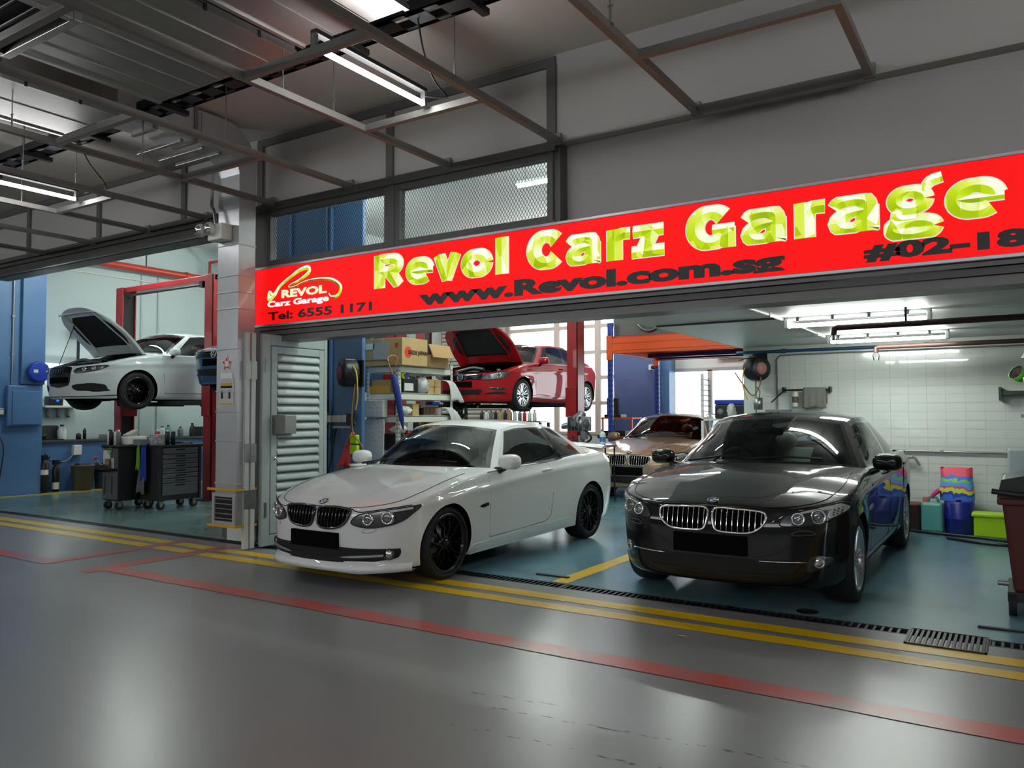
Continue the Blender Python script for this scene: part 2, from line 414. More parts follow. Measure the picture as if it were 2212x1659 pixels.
MB().box(-7.15, -6.1, YB+.02, YB+.026, 1, 2.5).build('window_pane', M_PANE, w2); MB().box(-6.1, -3.05, YB+.02, YB+.026, 1, 2.5).build('window_pane', M_PANE, w2)
# second bank of windows and the louvred shutter left of it, seen over the shelf
struct(bx('wall_back_pier', M_WHITEIN, -13.0, -12.0, YB-.06, YB, 0, 5.4))
# wash bay block wall
wb = struct(bx('wall_wash', M_GROUT, -3.37, 3.0, 11.412, 11.6, 0, 2.42), 'white glazed block wall of the wash bay')
TW, TH = 0.2135, 0.1115
t0 = None; stuffm = MB(); cnt = 0
for r in range(21):
    for c in range(-1, 17):
        x = -3.36+TW*c; z = 0.035+TH*r
        if x < -3.38 or x > 0.62 or z+TH > 2.42: continue
        ctr = (x+TW/2, 11.40, z+TH/2)
        hidden = ctr[2] < 1.35 and ctr[0] < -1.45
        if hidden or x > .05: stuffm.box(x+.002, x+TW-.002, 11.404, 11.416, z+.002, z+TH-.002); continue
        if t0 is None:
            t0 = MB().box(-TW/2+.0016, TW/2-.0016, -.005, .008, -TH/2+.0018, TH/2-.0018).build('wall_block', M_TILE, wb, w=False); t0.location = (ctr[0], 11.41, ctr[2])
        else:
            o = dup(t0, wb, (ctr[0], 11.41+((r*7+c*13) % 5-2)*.0004, ctr[2]))
        cnt += 1
o = stuffm.build('wall_blocks_rest', M_TILE, wb); o['kind'] = 'stuff'
# ------------------------------------------------------------ car builder
# local frame: x forward, y to the car's left, z up, origin on the ground under the front axle
def curve(pts):
    X = np.array([p[0] for p in pts], float); Y = np.array([p[1] for p in pts], float)
    if X[0] > X[-1]: X = X[::-1]; Y = Y[::-1]
    h = np.diff(X); d = np.diff(Y)/h; m = np.zeros(len(X)); m[0] = d[0]; m[-1] = d[-1]
    for i in range(1, len(X)-1):
        if d[i-1]*d[i] > 0:
            w1 = 2*h[i]+h[i-1]; w2 = h[i]+2*h[i-1]; m[i] = (w1+w2)/(w1/d[i-1]+w2/d[i])
    X = X.tolist(); Y = Y.tolist(); m = m.tolist()
    import bisect
    def f(x):
        if x <= X[0]: return Y[0]
        if x >= X[-1]: return Y[-1]
        i = bisect.bisect_right(X, x)-1; hh = X[i+1]-X[i]; t = (x-X[i])/hh
        return (Y[i]*(1+2*t)*(1-t)**2+m[i]*hh*t*(1-t)**2+Y[i+1]*t*t*(3-2*t)-m[i+1]*hh*t*t*(1-t))
    return f
M_TYRE = mat('tyre_rubber', (22, 22, 23), 0.75, noise=0.2, nscale=20)
M_TRIM = mat('black_plastic_trim', (14, 14, 15), 0.35)
M_MATT = mat('matt_black_plastic', (16, 16, 17), 0.75)
M_GLOSSB = mat('gloss_black', (7, 7, 8), 0.12, coat=0.8)
M_PLATE = mat('blacked_number_plate', (3, 3, 3), 0.9, spec=0.1)
M_CHROME = mat('chrome', (225, 225, 228), 0.08, metal=1.0)
M_LENS = glass('lamp_lens', (235, 240, 242), 0.03)
M_REFLECT = mat('lamp_reflector', (200, 202, 205), 0.15, metal=0.9)
M_LAMPPALE = mat('lamp_pale_lens', (206, 210, 206), 0.12, coat=1.0)
M_LAMPDARK = mat('lamp_housing_dark', (62, 64, 68), 0.25, metal=0.3, coat=0.6)
M_BULB = mat('lamp_projector_glass', (120, 125, 130), 0.05, metal=0.6, coat=1)
M_WSCREEN = glass('windscreen_glass', (176, 196, 190), 0.02)
M_SIDEGL = glass('tinted_side_glass', (84, 94, 92), 0.02)
M_DARKGL = glass('dark_privacy_glass', (38, 42, 44), 0.02)
M_SEAT = mat('grey_leather_seat', (62, 62, 64), 0.5)
M_SEATT = mat('beige_leather_seat', (128, 118, 108), 0.5)
M_DASH = mat('dark_dashboard', (28, 28, 30), 0.6)
M_WELL = mat('wheel_well_black', (6, 6, 6), 0.95, spec=0.1)
M_BLUEE = mat('emblem_blue', (30, 96, 190), 0.3)
M_WHITEE = mat('emblem_white', (236, 238, 240), 0.3)
M_BRAKE = mat('brake_disc', (90, 90, 92), 0.4, metal=0.8)
M_INSUL = mat('bonnet_insulation_felt', (24, 24, 26), 0.95, bump=0.3, bscale=30)
M_ENG = mat('engine_bay_dark', (26, 26, 28), 0.6, noise=0.3, nscale=14)
M_ENG2 = mat('engine_metal', (120, 122, 124), 0.4, metal=0.7)
M_AMBER = mat('amber_lens', (220, 120, 30), 0.2)
def paint(name, col, metal=0.0, rough=0.5, coat=1.0): return mat(name, col, rough, metal=metal, coat=coat, spec=0.15)

class Car:
    def __init__(s, name, label, sp, pm, loc, rotz, zlift=0.0):
        s.sp = sp; s.pm = pm
        s.t = thing(name, label, 'car', (loc[0], loc[1], zlift), rotz)
        g = lambda k, d=None: sp.get(k, d)
        s.wb, s.W, s.rw = sp['wb'], sp['W'], sp['rw']
        s.xf = curve(sp['xf']); s.xr = curve(sp['xr']); s.wz = curve(sp['wz']); s.wx = curve(sp['wx'])
        s.ztop = curve(sp['ztop']); s.zc = curve(sp['zc']); s.zbot = curve(sp['zbot'])
        s.xc, s.xcr, s.nf, s.nr = sp['xc'], sp['xcr'], sp['nf'], sp['nr']
        s.p = g('crown', 2.4); s.ra = sp.get('ra', s.rw+.035)
        s.crease = curve(sp['crease']) if 'crease' in sp else None
        s.shell()
    # --- surface functions
    def hw(s, x, z):
        """half width of the body side at x, z"""
        return s.hwb(x, z)+s.ext(x, z)
    def hwb(s, x, z): return s.W*s.wz(z)*s.wx(max(min(x, s.xc), s.xcr))
    def ext(s, x, z):
        y = 0.0
        for ax in (0.0, -s.wb):
            r = math.hypot(x-ax, z-s.rw)
            if r < s.ra+.16: y += s.sp.get('flare', .014)*max(0, 1-abs(r-s.ra)/.16)
        if s.crease:
            d = (z-s.crease(x))/.05
            y += .016*(math.exp(-d*d) if d < 0 else math.exp(-d*d*6))
        return y
    def fpt(s, y, z, off=0.0):
        def f(y, z):
            w = s.hwb(s.xc, z); q = min(abs(y)/w, .9999); L = s.xf(z)-s.xc
            x = s.xc+L*(1-q**s.nf)**(1/s.nf)
            return Vector((x, y+math.copysign(s.ext(x, z)*q, y), z))
        p = f(y, z)
        if off:
            e = .01
            n = (f(min(y+e, s.W*.985), z)-f(y-e, z)).cross(f(y, z+e)-f(y, z-e)).normalized()
            p = p+n*off
        return p
    def spt(s, x, z, off=0.0):
        def f(x, z):
            y = s.hwb(x, z)
            if x > s.xc: L = s.xf(z)-s.xc; q = min((x-s.xc)/L, .999); y *= (1-q**s.nf)**(1/s.nf)
            if x < s.xcr: L = s.xcr-s.xr(z); q = min((s.xcr-x)/L, .999); y *= (1-q**s.nr)**(1/s.nr)
            y += s.ext(x, z)*min(1, y/(s.W*.5))
            return Vector((x, y, z))
        p = f(x, z)
        if off:
            e = .01; n = (f(x, z+e)-f(x, z-e)).cross(f(x+e, z)-f(x-e, z)).normalized()
            if n.y < 0: n = -n
            p = p+n*off
        return p
    def yedge(s, x):
        return s.spt(x, s.ztop(x)).y if s.xr(s.ztop(x)) < x < s.xf(s.ztop(x)) else .02
    def tpt(s, x, y, off=0.0):
        def f(x, y):
            ye = max(s.yedge(x), .02); q = min(abs(y)/ye, 1.0)
            z = s.zc(x)-(s.zc(x)-s.ztop(x))*q**s.p
            sc = s.sp.get('hoodline')
            if sc:
                a = min(max((x-sc[2])/.5, 0), 1)*min(max((sc[3]-x)/.25, 0), 1)
                yl = sc[0]+(sc[1]-sc[0])*min(max((sc[3]-x)/(sc[3]-sc[2]), 0), 1)
                d = (abs(y)-yl)/.06; z += .012*a/(1+math.exp(-d*3)) if abs(d) < 6 else (.012*a if d > 0 else 0)
                z -= .012*a*q**3
            return Vector((x, y, z))
        p = f(x, y)
        if off:
            e = .02; n = (f(x+e, y)-f(x-e, y)).cross(f(x, y+e)-f(x, y-e)).normalized()
            p = p+n*off
        return p
    def surf(s, kind, a, b, off=0.0):
        return s.fpt(a, b, off) if kind == 'F' else s.spt(a, b, off) if kind == 'S' else s.tpt(a, b, off)
    # --- surface patches
    def patch(s, mb, kind, poly, off=.004, nr=10, nc=10, sg=1, depth=.02):
        zs = [q[1] for q in poly]; z0, z1 = min(zs), max(zs); e = (z1-z0)*.004; rows = []
        n = len(poly)
        for i in range(nr+1):
            z = z0+e+(z1-z0-2*e)*i/nr; xs = []
            for k in range(n):
                (xa, za), (xb, zb) = poly[k], poly[(k+1) % n]
                if (za <= z < zb) or (zb <= z < za): xs.append(xa+(xb-xa)*(z-za)/(zb-za))
            if len(xs) < 2: continue
            a, b = min(xs), max(xs)
            rows.append([(a+(b-a)*j/nc, z) for j in range(nc+1)])
        def fl(v): return (v.x, v.y*sg, v.z)
        flip = (kind == 'S') != (sg < 0)
        if kind == 'T': flip = (sg < 0)
        P = [[fl(s.surf(kind, a, b, off)) for a, b in r] for r in rows]
        mb.grid(P, True, flip)
        rim = rows[0]+[r[-1] for r in rows[1:]]+rows[-1][-2::-1]+[r[0] for r in rows[-2:0:-1]]
        A = [fl(s.surf(kind, a, b, off)) for a, b in rim]; B = [fl(s.surf(kind, a, b, off-depth)) for a, b in rim]
        m = len(rim); mb.add(A+B, [((i+1) % m, i, m+i, m+(i+1) % m) for i in range(m)], False)
        return mb
    def line(s, mb, kind, pts, r=.003, off=.002, sg=1, n=5, k=4, closed=False, smooth=True):
        if smooth: pts = smoothpath(pts, k, closed)
        mb.tube([(v.x, v.y*sg, v.z) for v in (s.surf(kind, a, b, off) for a, b in pts)], r, n, closed)
        return mb
    def part(s, mb, name, m, parent=None, **k): return mb.build(name, m, parent or s.t, w=False, **k)
    # --- body shell
    def shell(s):
        sp = s.sp; ov = sp.get('open_hood'); nv = 30
        xtip = s.xf(s.ztop(9)); xend = s.xr(s.ztop(-9))
        cols = []   # each column: (kind, value)
        for i in range(30): cols.append(('f', math.sin((i/30)*PI/2*1.0)*0+ (i/30)*PI/2))
        xs = np.linspace(s.xc, s.xcr, 120)
        for x in xs: cols.append(('s', float(x)))
        for i in range(1, 21): cols.append(('r', PI/2-(i/20)*PI/2))
        def col_pt(c, z):
            k, v = c
            if k == 's': return Vector((v, s.hw(v, z), z))
            if k == 'f':
                L = s.xf(z)-s.xc; x = s.xc+L*max(math.cos(v), 0)**(2/s.nf); q = max(math.sin(v), 0)**(2/s.nf)
                return Vector((x, s.hwb(s.xc, z)*q+s.ext(x, z)*q, z))
            L = s.xcr-s.xr(z); x = s.xcr-L*max(math.cos(v), 0)**(2/s.nr); q = max(math.sin(v), 0)**(2/s.nr)
            return Vector((x, s.hwb(s.xcr, z)*q+s.ext(x, z)*q, z))
        G = []
        for c in cols:
            k, v = c
            xr_ = v if k == 's' else (s.xc+(xtip-s.xc)*max(math.cos(v), 0)**(2/s.nf) if k == 'f' else s.xcr-(s.xcr-xend)*max(math.cos(v), 0)**(2/s.nr))
            zt, zb = s.ztop(xr_), s.zbot(xr_)
            G.append([col_pt(c, zb+(zt-zb)*j/nv) for j in range(nv+1)])
        nc = len(cols); N = nv+1
        V = [p for colp in G for p in colp]
        # wheel arch cut: drop faces inside, snap the rest of their vertices to the circle
        def inside(p):
            if abs(p.y) < .45: return None
            for ax in (0.0, -s.wb):
                if math.hypot(p.x-ax, p.z-s.rw) < s.ra: return ax
            return None
        ins = [inside(p) for p in V]; faces = []; used = set()
        for i in range(nc-1):
            for j in range(nv):
                f = (i*N+j, (i+1)*N+j, (i+1)*N+j+1, i*N+j+1)
                if all(ins[q] is not None for q in f): continue
                faces.append(f); used.update(f)
        for q in used:
            if ins[q] is not None:
                p = V[q]; ax = ins[q]; d = Vector((p.x-ax, 0, p.z-s.rw)); d = d.normalized()*s.ra
                x, z = ax+d.x, s.rw+d.z
                if z < s.zbot(x): z = s.zbot(x); dx = math.sqrt(max(s.ra**2-(z-s.rw)**2, 0)); x = ax+math.copysign(dx, d.x)
                V[q] = Vector((x, s.spt(x, z).y, z))
        # cap rows
        qs = [1, .97, .93, sp.get('hoodq', .86)]; q0 = qs[-1]
        qs += [q0*(1-k/14) for k in range(1, 15)]
        xcow, hoodx = sp['xcowl'], sp.get('hood_front', 99)
        inC = s.cabin_inside
        wall = MB(); cap = MB(); hood = MB(); trunk = MB()
        for sg in (1, -1):
            wall.add([(p.x, p.y*sg, p.z) for p in V], [f if sg > 0 else f[::-1] for f in faces], True)
        TP = []
        for i in range(nc):
            e = G[i][-1]; TP.append([s.tpt(e.x, e.y*q) if q < 1 else e for q in qs])
        xtr = sp.get('xdeck', -99)
        for sg in (1, -1):
            for i in range(nc-1):
                for k in range(len(qs)-1):
                    quad = [TP[i][k], TP[i+1][k], TP[i+1][k+1], TP[i][k+1]]
                    c = (quad[0]+quad[1]+quad[2]+quad[3])/4
                    if inC(c.x, c.y): continue
                    quad = [(p.x, p.y*sg, p.z) for p in quad]
                    if sg < 0: quad = quad[::-1]
                    tgt = hood if (k >= 3 and c.x > xcow and c.x < hoodx) else trunk if (k >= 3 and c.x < xtr) else wall
                    tgt.add(quad, [(0, 1, 2, 3)], True)
        body = s.part(wall, 'body_shell', s.pm, merge=True)
        s.body = body
        if ov:
            # raised bonnet: the same panel swung about the cowl hinge
            ang = R(ov); hx, hz = xcow+.02, s.zc(xcow)+.01
            def sw(p, dz=0.0):
                x, y, z = p; z += dz; dx, dzz = x-hx, z-hz
                return (hx+dx*math.cos(ang)-dzz*math.sin(ang), y, hz+dx*math.sin(ang)+dzz*math.cos(ang))
            h2 = MB(); h2.add([sw(p) for p in hood.v], hood.f, True); h2.add([sw(p, -.022) for p in hood.v], [f[::-1] for f in hood.f], True)
            ho = s.part(h2, 'hood', s.pm, merge=True)
            md = ho.modifiers.new('edge', 'SOLIDIFY'); md.thickness = .012; md.offset = 0
            ins_ = MB(); x0, x1 = xcow+.2, xtip-.2
            P = []
            for i in range(17):
                a = i/16; x = x0+(x1-x0)*a; row = []
                hw_ = s.yedge(x)*q0*(.80-.25*max(0, a-.7)/.3-.12*max(0, .2-a)/.2)
                for j in range(15):
                    y = hw_*(j/14*2-1); row.append(sw((x, y, s.tpt(x, y).z-.032)))
                P.append(row)
            ins_.grid(P, True)
            io = s.part(ins_, 'insulation_pad', M_INSUL, ho); md = io.modifiers.new('t', 'SOLIDIFY'); md.thickness = .012
            pr = MB(); a = s.tpt(xtip-.18, .0); a = Vector((xtip-.2, -s.W*.55, s.ztop(xtip-.2)-.02)); b = Vector(sw((xtip-.32, -s.W*.5, s.zc(xtip-.35)-.05)))
            pr.cyl(a, b, .006, n=6); s.part(pr, 'bonnet_stay', M_IRON)
            rb = MB()
            for yy in (-.45, .45): rb.tube([sw((x, yy*(1.15 if i < 2 else 1), s.tpt(x, yy).z-.045)) for i, x in enumerate((x0-.1, x0+.1, x1-.1, x1+.08))], .014, 6)
            rb.tube([sw((x1+.1, y, s.tpt(x1+.1, y).z-.04)) for y in np.linspace(-.55, .55, 9)], .016, 6)
            s.part(rb, 'hood_rib', s.pm, ho)
            e = MB(); e.box(xcow+.02, .28, -s.W*.78, s.W*.78, .45, s.ztop(.2)-.16); e.box(.28, xtip-.16, -.46, .46, .40, s.ztop(.5)-.10); s.part(e, 'engine_bay', M_ENG, bevel=.02)
            e = MB(); e.box(.1, .45, -.35, .3, .6, s.ztop(.2)-.03); e.box(-.1, .2, .36, .6, .6, s.ztop(.2)-.04); s.part(e, 'engine_cover', M_TRIM, bevel=.03)
            for q, m_ in ((MB().cyl((.25, -.5, .6), (.25, -.5, s.ztop(.2)), .05), 'filler_neck'), (MB().cyl((.25, .48, .6), (.25, .48, s.ztop(.2)-.01), .045), 'coolant_cap'), (MB().box(-.2, .05, -.62, -.42, .6, s.ztop(.2)-.02), 'battery'), (MB().tube(smoothpath([(.5, -.3, .78), (.45, 0, .84), (.5, .3, .8)], 5), .03, 8), 'air_hose')):
                s.part(q, m_, M_ENG2)
        else:
            s.part(hood, 'hood', s.pm, merge=True)
            for sg in (1, -1):
                ln = MB()
                pts = [(p.x, p.y*sg, p.z+.001) for c, p in ((G[i][-1], s.tpt(G[i][-1].x, G[i][-1].y*q0)) for i in range(6, nc)) if xcow < c.x < min(hoodx, xtip-.02)]
                if len(pts) > 2: ln.tube(pts[::2]+[pts[-1]], .0035, 5); s.part(ln, 'hood_seam', M_BLACK)
        if trunk.f: s.part(trunk, 'trunk_lid', s.pm, merge=True)
        # under body, wheel wells
        u = MB(); zb = s.zbot(-s.wb/2)+.01
        u.box(-s.wb+s.ra*.9, -s.ra*.9, -s.W*.9, s.W*.9, zb, zb+.25); u.box(s.ra*.7, s.xc+.25, -s.W*.78, s.W*.78, s.zbot(.5)+.03, s.zbot(.5)+.3)
        u.box(s.xcr-.15, -s.wb-s.ra*.75, -s.W*.78, s.W*.78, s.zbot(-s.wb-.5)+.05, .6); u.box(-s.wb-.5, .5, -.45, .45, zb-.02, zb+.35)
        s.part(u, 'underbody', M_WELL)
        for ax in (0, -s.wb):
            for sg in (1, -1):
                wl = MB(); P = []
                for k in range(25):
                    th = R(-25)+R(230)*k/24; x = ax+math.cos(th)*s.ra; z = max(s.rw+math.sin(th)*s.ra, s.zbot(x))
                    yo = s.spt(x, z).y if s.xr(z) < x < s.xf(z) else s.W*.9
                    P.append([(x, (yo-.001)*sg, z), (ax+math.cos(th)*(s.ra+.006), (yo-.06)*sg, s.rw+math.sin(th)*(s.ra+.006)), (ax+math.cos(th)*(s.ra+.006), (s.W-.40)*sg, s.rw+math.sin(th)*(s.ra+.006))])
                wl.grid(P, True, sg > 0)
                wl.add([(ax, (s.W-.40)*sg, s.rw)]+[p[2] for p in P], [(0, k+1, k+2) for k in range(24)])
                s.part(wl, 'wheel_arch', M_WELL)
    # --- cabin
    def cabin_inside(s, x, y):
        c = s.sp['cab']; h = c['hb']-.05
        if abs(y) > h: return False
        q = abs(y)/c['hb']
        return c['xRb']+(c['xCb']-c['xRb'])*q**2.2+.05 < x < c['xA']-(c['xA']-c['xAc'])*q**2.2-.03
    def cabin(s, glassmats=(None, None), roofmat=None, trimmat=None, headliner=M_DASH):
        """greenhouse: roof, pillars, windscreen, side windows, rear window"""
        c = s.sp['cab']; zr = curve(c['zrail']); cr_ = c.get('crown', .045)
        hb = curve(c['hbx']) if 'hbx' in c else (lambda f: c['hb'])
        hr = curve(c['hrx']) if 'hrx' in c else (lambda f: c['hr'])
        wsm, sdm = glassmats[0] or M_WSCREEN, glassmats[1] or M_SIDEGL
        E = 2.2
        def frontcol(q):
            xb = c['xA']-(c['xA']-c['xAc'])*q**E; yb = hb(0)*q; xt = c['xH']-(c['xH']-c['xHc'])*q**E; yt = hr(0)*q
            return Vector((xb, yb, s.tpt(xb, min(yb, s.yedge(xb)*.995)).z-.005)), Vector((xt, yt, zr(c['xHc'])+cr_*(1-q**2.2)))
        def sidecol(f):
            xb = c['xAc']+(c['xCb']-c['xAc'])*f; xt = c['xHc']+(c['xRc']-c['xHc'])*f
            return Vector((xb, hb(f), s.tpt(xb, min(hb(f), s.yedge(xb)*.995)).z-.005)), Vector((xt, hr(f), zr(xt)))
        def rearcol(q):
            xb = c['xRb']+(c['xCb']-c['xRb'])*q**E; yb = hb(1)*q; xt = c['xRr']+(c['xRc']-c['xRr'])*q**E; yt = hr(1)*q
            return Vector((xb, yb, s.tpt(xb, yb).z-.005)), Vector((xt, yt, zr(c['xRc'])+cr_*(1-q**2.2)))
        def pt(col, t, bul, u=0.0):
            """u: fraction across the face; the bulge dies out towards the pillars so faces meet"""
            b, r = col; p = b.lerp(r, t); k = bul[1]*4*t*(1-t)
            if bul[0] == 'y': p.y += k*min(1, u/.12, (1-u)/.12)
            else: k *= 1-u**4; p.x += k; p.z += abs(k)*.5
            return p
        paintm, black, wsg, sdg, rrg = MB(), MB(), MB(), {}, MB()
        def emitgrid(kind, ranges, rows, colfn, bul):
            for (a, b, ty, nm) in ranges:
                n_ = max(2, int(abs(b-a)/.035))
                for (t0, t1, rty) in rows:
                    nt_ = max(1, int((t1-t0)/.09))
                    final = 'paint' if 'paint' in (ty, rty) else 'black' if 'black' in (ty, rty) else 'glass'
                    P = [[pt(colfn(a+(b-a)*i/n_), t0+(t1-t0)*j/nt_, bul, a+(b-a)*i/n_) for j in range(nt_+1)] for i in range(n_+1)]
                    for sg in (1, -1):
                        Q = [[(v.x, v.y*sg, v.z) for v in r] for r in P]
                        m = paintm if final == 'paint' else black if final == 'black' else (wsg if kind == 'f' else rrg if kind == 'r' else sdg.setdefault((nm, sg), MB()))
                        m.grid(Q, True, sg < 0)
        emitgrid('f', c.get('fr', [(0, .90, 'glass', 0), (.90, .945, 'black', 0), (.945, 1, 'paint', 0)]), c.get('frow', [(0, .05, 'black'), (.05, .90, 'glass'), (.90, .96, 'black'), (.96, 1, 'paint')]), frontcol, ('x', .05))
        emitgrid('s', c['side'], c.get('srow', [(0, .05, 'black'), (.05, .88, 'glass'), (.88, .92, 'black'), (.92, 1, 'paint')]), sidecol, ('y', .025))
        emitgrid('r', [(1, .93, 'paint', 0), (.93, .88, 'black', 0), (.88, 0, 'glass', 0)], [(0, .06, 'paint'), (.06, .9, 'glass'), (.9, 1, 'paint')], rearcol, ('x', -.03))
        roof = MB(); P = []; H = []
        for i in range(25):
            f = i/24; row = []; hrow = []
            for j in range(25):
                q = j/12-1; aq = abs(q)
                xa = c['xH']-(c['xH']-c['xHc'])*aq**E; xb = c['xRr']+(c['xRc']-c['xRr'])*aq**E
                x = xa+(xb-xa)*f; xs_ = c['xHc']+(c['xRc']-c['xHc'])*f
                row.append((x, q*hr(f), zr(xs_)+cr_*(1-aq**2.2)))
                hrow.append((x, q*hr(f)*.97, zr(xs_)+cr_*(1-aq**2.2)-.035))
            P.append(row); H.append(hrow)
        roof.grid(P, True); rm = roofmat or s.pm
        s.part(roof, 'roof', rm)
        s.part(paintm, 'pillar', s.pm, merge=True)
        s.part(black, 'window_surround', trimmat or M_GLOSSB, merge=True)
        s.ws = s.part(wsg, 'windscreen', wsm, merge=True)
        s.part(rrg, 'rear_window', wsm, merge=True)
        for k, m in sdg.items(): s.part(m, 'side_window', sdm, merge=True)
        if headliner:
            s.part(MB().grid(H, True, True), 'headliner', headliner)
        s.frontcol, s.sidecol, s.cpt = frontcol, sidecol, pt
    def interior(s, seatm=M_SEAT, rhd=True):
        c = s.sp['cab']; zb = s.ztop(c['xAc']); g = MB()
        x0, x1 = c['xA']-.06, c['xRb']+.1; h = c['hb']-.06
        g.box(x1, x0, -h, h, .28, .34); g.box(x1, x0, h-.03, h, .3, zb-.04); g.box(x1, x0, -h, -h+.03, .3, zb-.04); g.box(x1, x1+.05, -h, h, .3, zb-.02)
        s.part(g, 'cabin_tub', M_DASH)
        d = MB(); P = []
        for xx, zz in ((x0+.03, zb-.015), (x0-.2, zb+.0), (x0-.55, zb-.01), (x0-.66, zb-.06), (x0-.64, zb-.3)):
            P.append([(xx-.10*(abs(y)/h)**2, y, zz+(.05*math.exp(-((y+.36)/.2)**2) if xx < x0-.3 and zz > zb-.1 else 0)) for y in np.linspace(-h, h, 17)])
        d.grid(P, True); s.part(d, 'dashboard', M_DASH)
        wy = -.37 if rhd else .37; w = MB(); cx, cz = x0-.78, zb-.02; ring = []
        for k in range(24):
            a = 2*PI*k/24; u, v = math.cos(a)*.185, math.sin(a)*.185
            ring.append((cx+v*.45, wy+u, cz+v*.9))
        w.tube(ring, .017, 8, True); w.ball((cx+.02, wy, cz), (.04, .07, .07)); w.cyl((cx, wy, cz), (cx+.25, wy, cz-.12), .03)
        w.tube([(cx, wy-.17, cz), (cx+.01, wy, cz), (cx, wy+.17, cz)], .018, 6); s.part(w, 'steering_wheel', M_TRIM)
        top = curve(c['zrail'])((c['xHc']+c['xRc'])/2)
        for y in (-.37, .37): s.seat(x0-1.25, y, top, seatm)
        b = MB(); xx = c['xCb']+(.55 if s.wb > 2.8 else .42)
        P = [[(xx+.45, y, .52), (xx+.1, y, .48), (xx, y, .6), (xx-.16, y, top-.38), (xx-.22, y, top-.36)] for y in np.linspace(-.58, .58, 7)]
        b.grid(P, True)
        for y in (-.38, .38): b.ball((xx-.2, y, top-.28), (.06, .13, .1))
        s.part(b, 'rear_bench', seatm)
    def seat(s, x, y, top, m):
        b = MB(); P = []
        prof = [(.42, .50, .22), (.46, .56, .24), (.30, .60, .25), (.02, .56, .25), (-.04, .60, .24), (-.12, .80, .24), (-.20, 1.0, .22), (-.24, top-.30, .19), (-.28, top-.26, .12), (-.33, top-.30, .17), (-.30, 1.0, .21), (-.2, .6, .23), (-.1, .42, .23)]
        for dx, z, w in prof: P.append([(x+dx, y+w*k/4-(w*.0), z-(.02 if abs(k) < 4 else 0)*(1 if dx > -.26 else -1)) for k in range(-4, 5)])
        b.grid(P, True)
        b.ball((x-.27, y, top-.18), (.055, .125, .095), 12, 8); b.cyl((x-.27, y-.05, top-.32), (x-.27, y-.05, top-.22), .008, n=6); b.cyl((x-.27, y+.05, top-.32), (x-.27, y+.05, top-.22), .008, n=6)
        s.part(b, 'seat', m)
    # --- fittings
    def wheels(s, style, rimm, tw=.235, rr=.235, ydef=None, steer=0.0):
        yo = ydef or (s.W-.015)
        for ax in (0, -s.wb):
            for sg in (1, -1):
                hub = D.objects.new('wheel', None)
                t = MB(); rw = s.rw
                t.lathe([(rr-.012, -tw+.02), (rr+.01, -tw+.005), (rw-.025, -tw), (rw-.006, -tw+.025), (rw, -tw*.5), (rw-.004, -.03), (rw-.018, -.006), (rw-.05, .004), (rr+.012, .0), (rr-.002, -.008), (rr-.012, -.02)], (0, 0, 0), (0, 1, 0), 44)
                to = t.build('wheel', M_TYRE, s.t, w=False); to.location = (ax, yo*sg, rw); to.rotation_euler = (0, 0, (0 if sg > 0 else PI)+(steer if ax == 0 else 0))
                r = MB()
                r.lathe([(rr-.0, -.006), (rr-.010, .0), (rr-.022, -.006), (rr-.03, -.05), (rr-.034, -.19)], (0, 0, 0), (0, 1, 0), 40)
                s.rim(r, style, rr)
                ro = s.part(r, 'rim', rimm, to)
                bd = MB().lathe([(.001, -.10), (rr*.72, -.10), (rr*.72, -.12), (.001, -.12)], (0, 0, 0), (0, 1, 0), 28)
                s.part(bd, 'brake_disc', M_BRAKE, to)
                bk = MB().lathe([(.001, -.185), (rr-.02, -.185)], (0, 0, 0), (0, 1, 0), 24); s.part(bk, 'wheel_back', M_WELL, to)
    def rim(s, b, style, rr):
        def spoke(a0, a1, r0, r1, w0, w1, y0=-.03, y1=-.014, d=.03):
            p0 = Vector((math.cos(a0)*r0, y0, math.sin(a0)*r0)); p1 = Vector((math.cos(a1)*r1, y1, math.sin(a1)*r1))
            dr = (p1-p0).normalized(); sd = dr.cross(Vector((0, 1, 0))).normalized(); up = Vector((0, 1, 0))
            vs = [p0-sd*w0-up*d, p0+sd*w0-up*d, p0+sd*w0*.55, p0-sd*w0*.55, p1-sd*w1-up*d, p1+sd*w1-up*d, p1+sd*w1*.55, p1-sd*w1*.55]
            b.add(vs, [(0,1,2,3)[::-1], (4,5,6,7), (3,2,6,7)[::-1], (1,5,6,2)[::-1], (0,3,7,4)[::-1]])
        b.lathe([(.001, -.018), (.03, -.016), (.034, -.022), (.06, -.026), (.072, -.05)], (0, 0, 0), (0, 1, 0), 20)
        if style == 'y10':       # five pairs splitting into Ys
            for k in range(10):
                a = 2*PI*k/10
                spoke(a, a+.04, .05, rr*.58, .011, .008); spoke(a+.04, a+.20, rr*.55, rr-.012, .007, .005); spoke(a+.04, a-.12, rr*.55, rr-.012, .007, .005)
        elif style == 'multi':
            for k in range(10):
                a = 2*PI*k/10; spoke(a-.06, a-.10, .05, rr-.012, .010, .014); spoke(a+.06, a+.10, .05, rr-.012, .010, .014)
        elif style == 'twin5':
            for k in range(5):
                a = 2*PI*k/5+.3
                spoke(a-.2, a-.16, .045, rr-.012, .02, .026); spoke(a+.2, a+.16, .045, rr-.012, .02, .026); spoke(a-.63, a-.63, .05, rr-.014, .008, .01)
        else:                    # ten plain thin spokes
            for k in range(10):
                a = 2*PI*k/10; spoke(a, a, .05, rr-.012, .012, .010)
        for k in range(5):
            a = 2*PI*k/5; b.cyl((math.cos(a)*.045, -.03, math.sin(a)*.045), (math.cos(a)*.045, -.012, math.sin(a)*.045), .008, n=8)
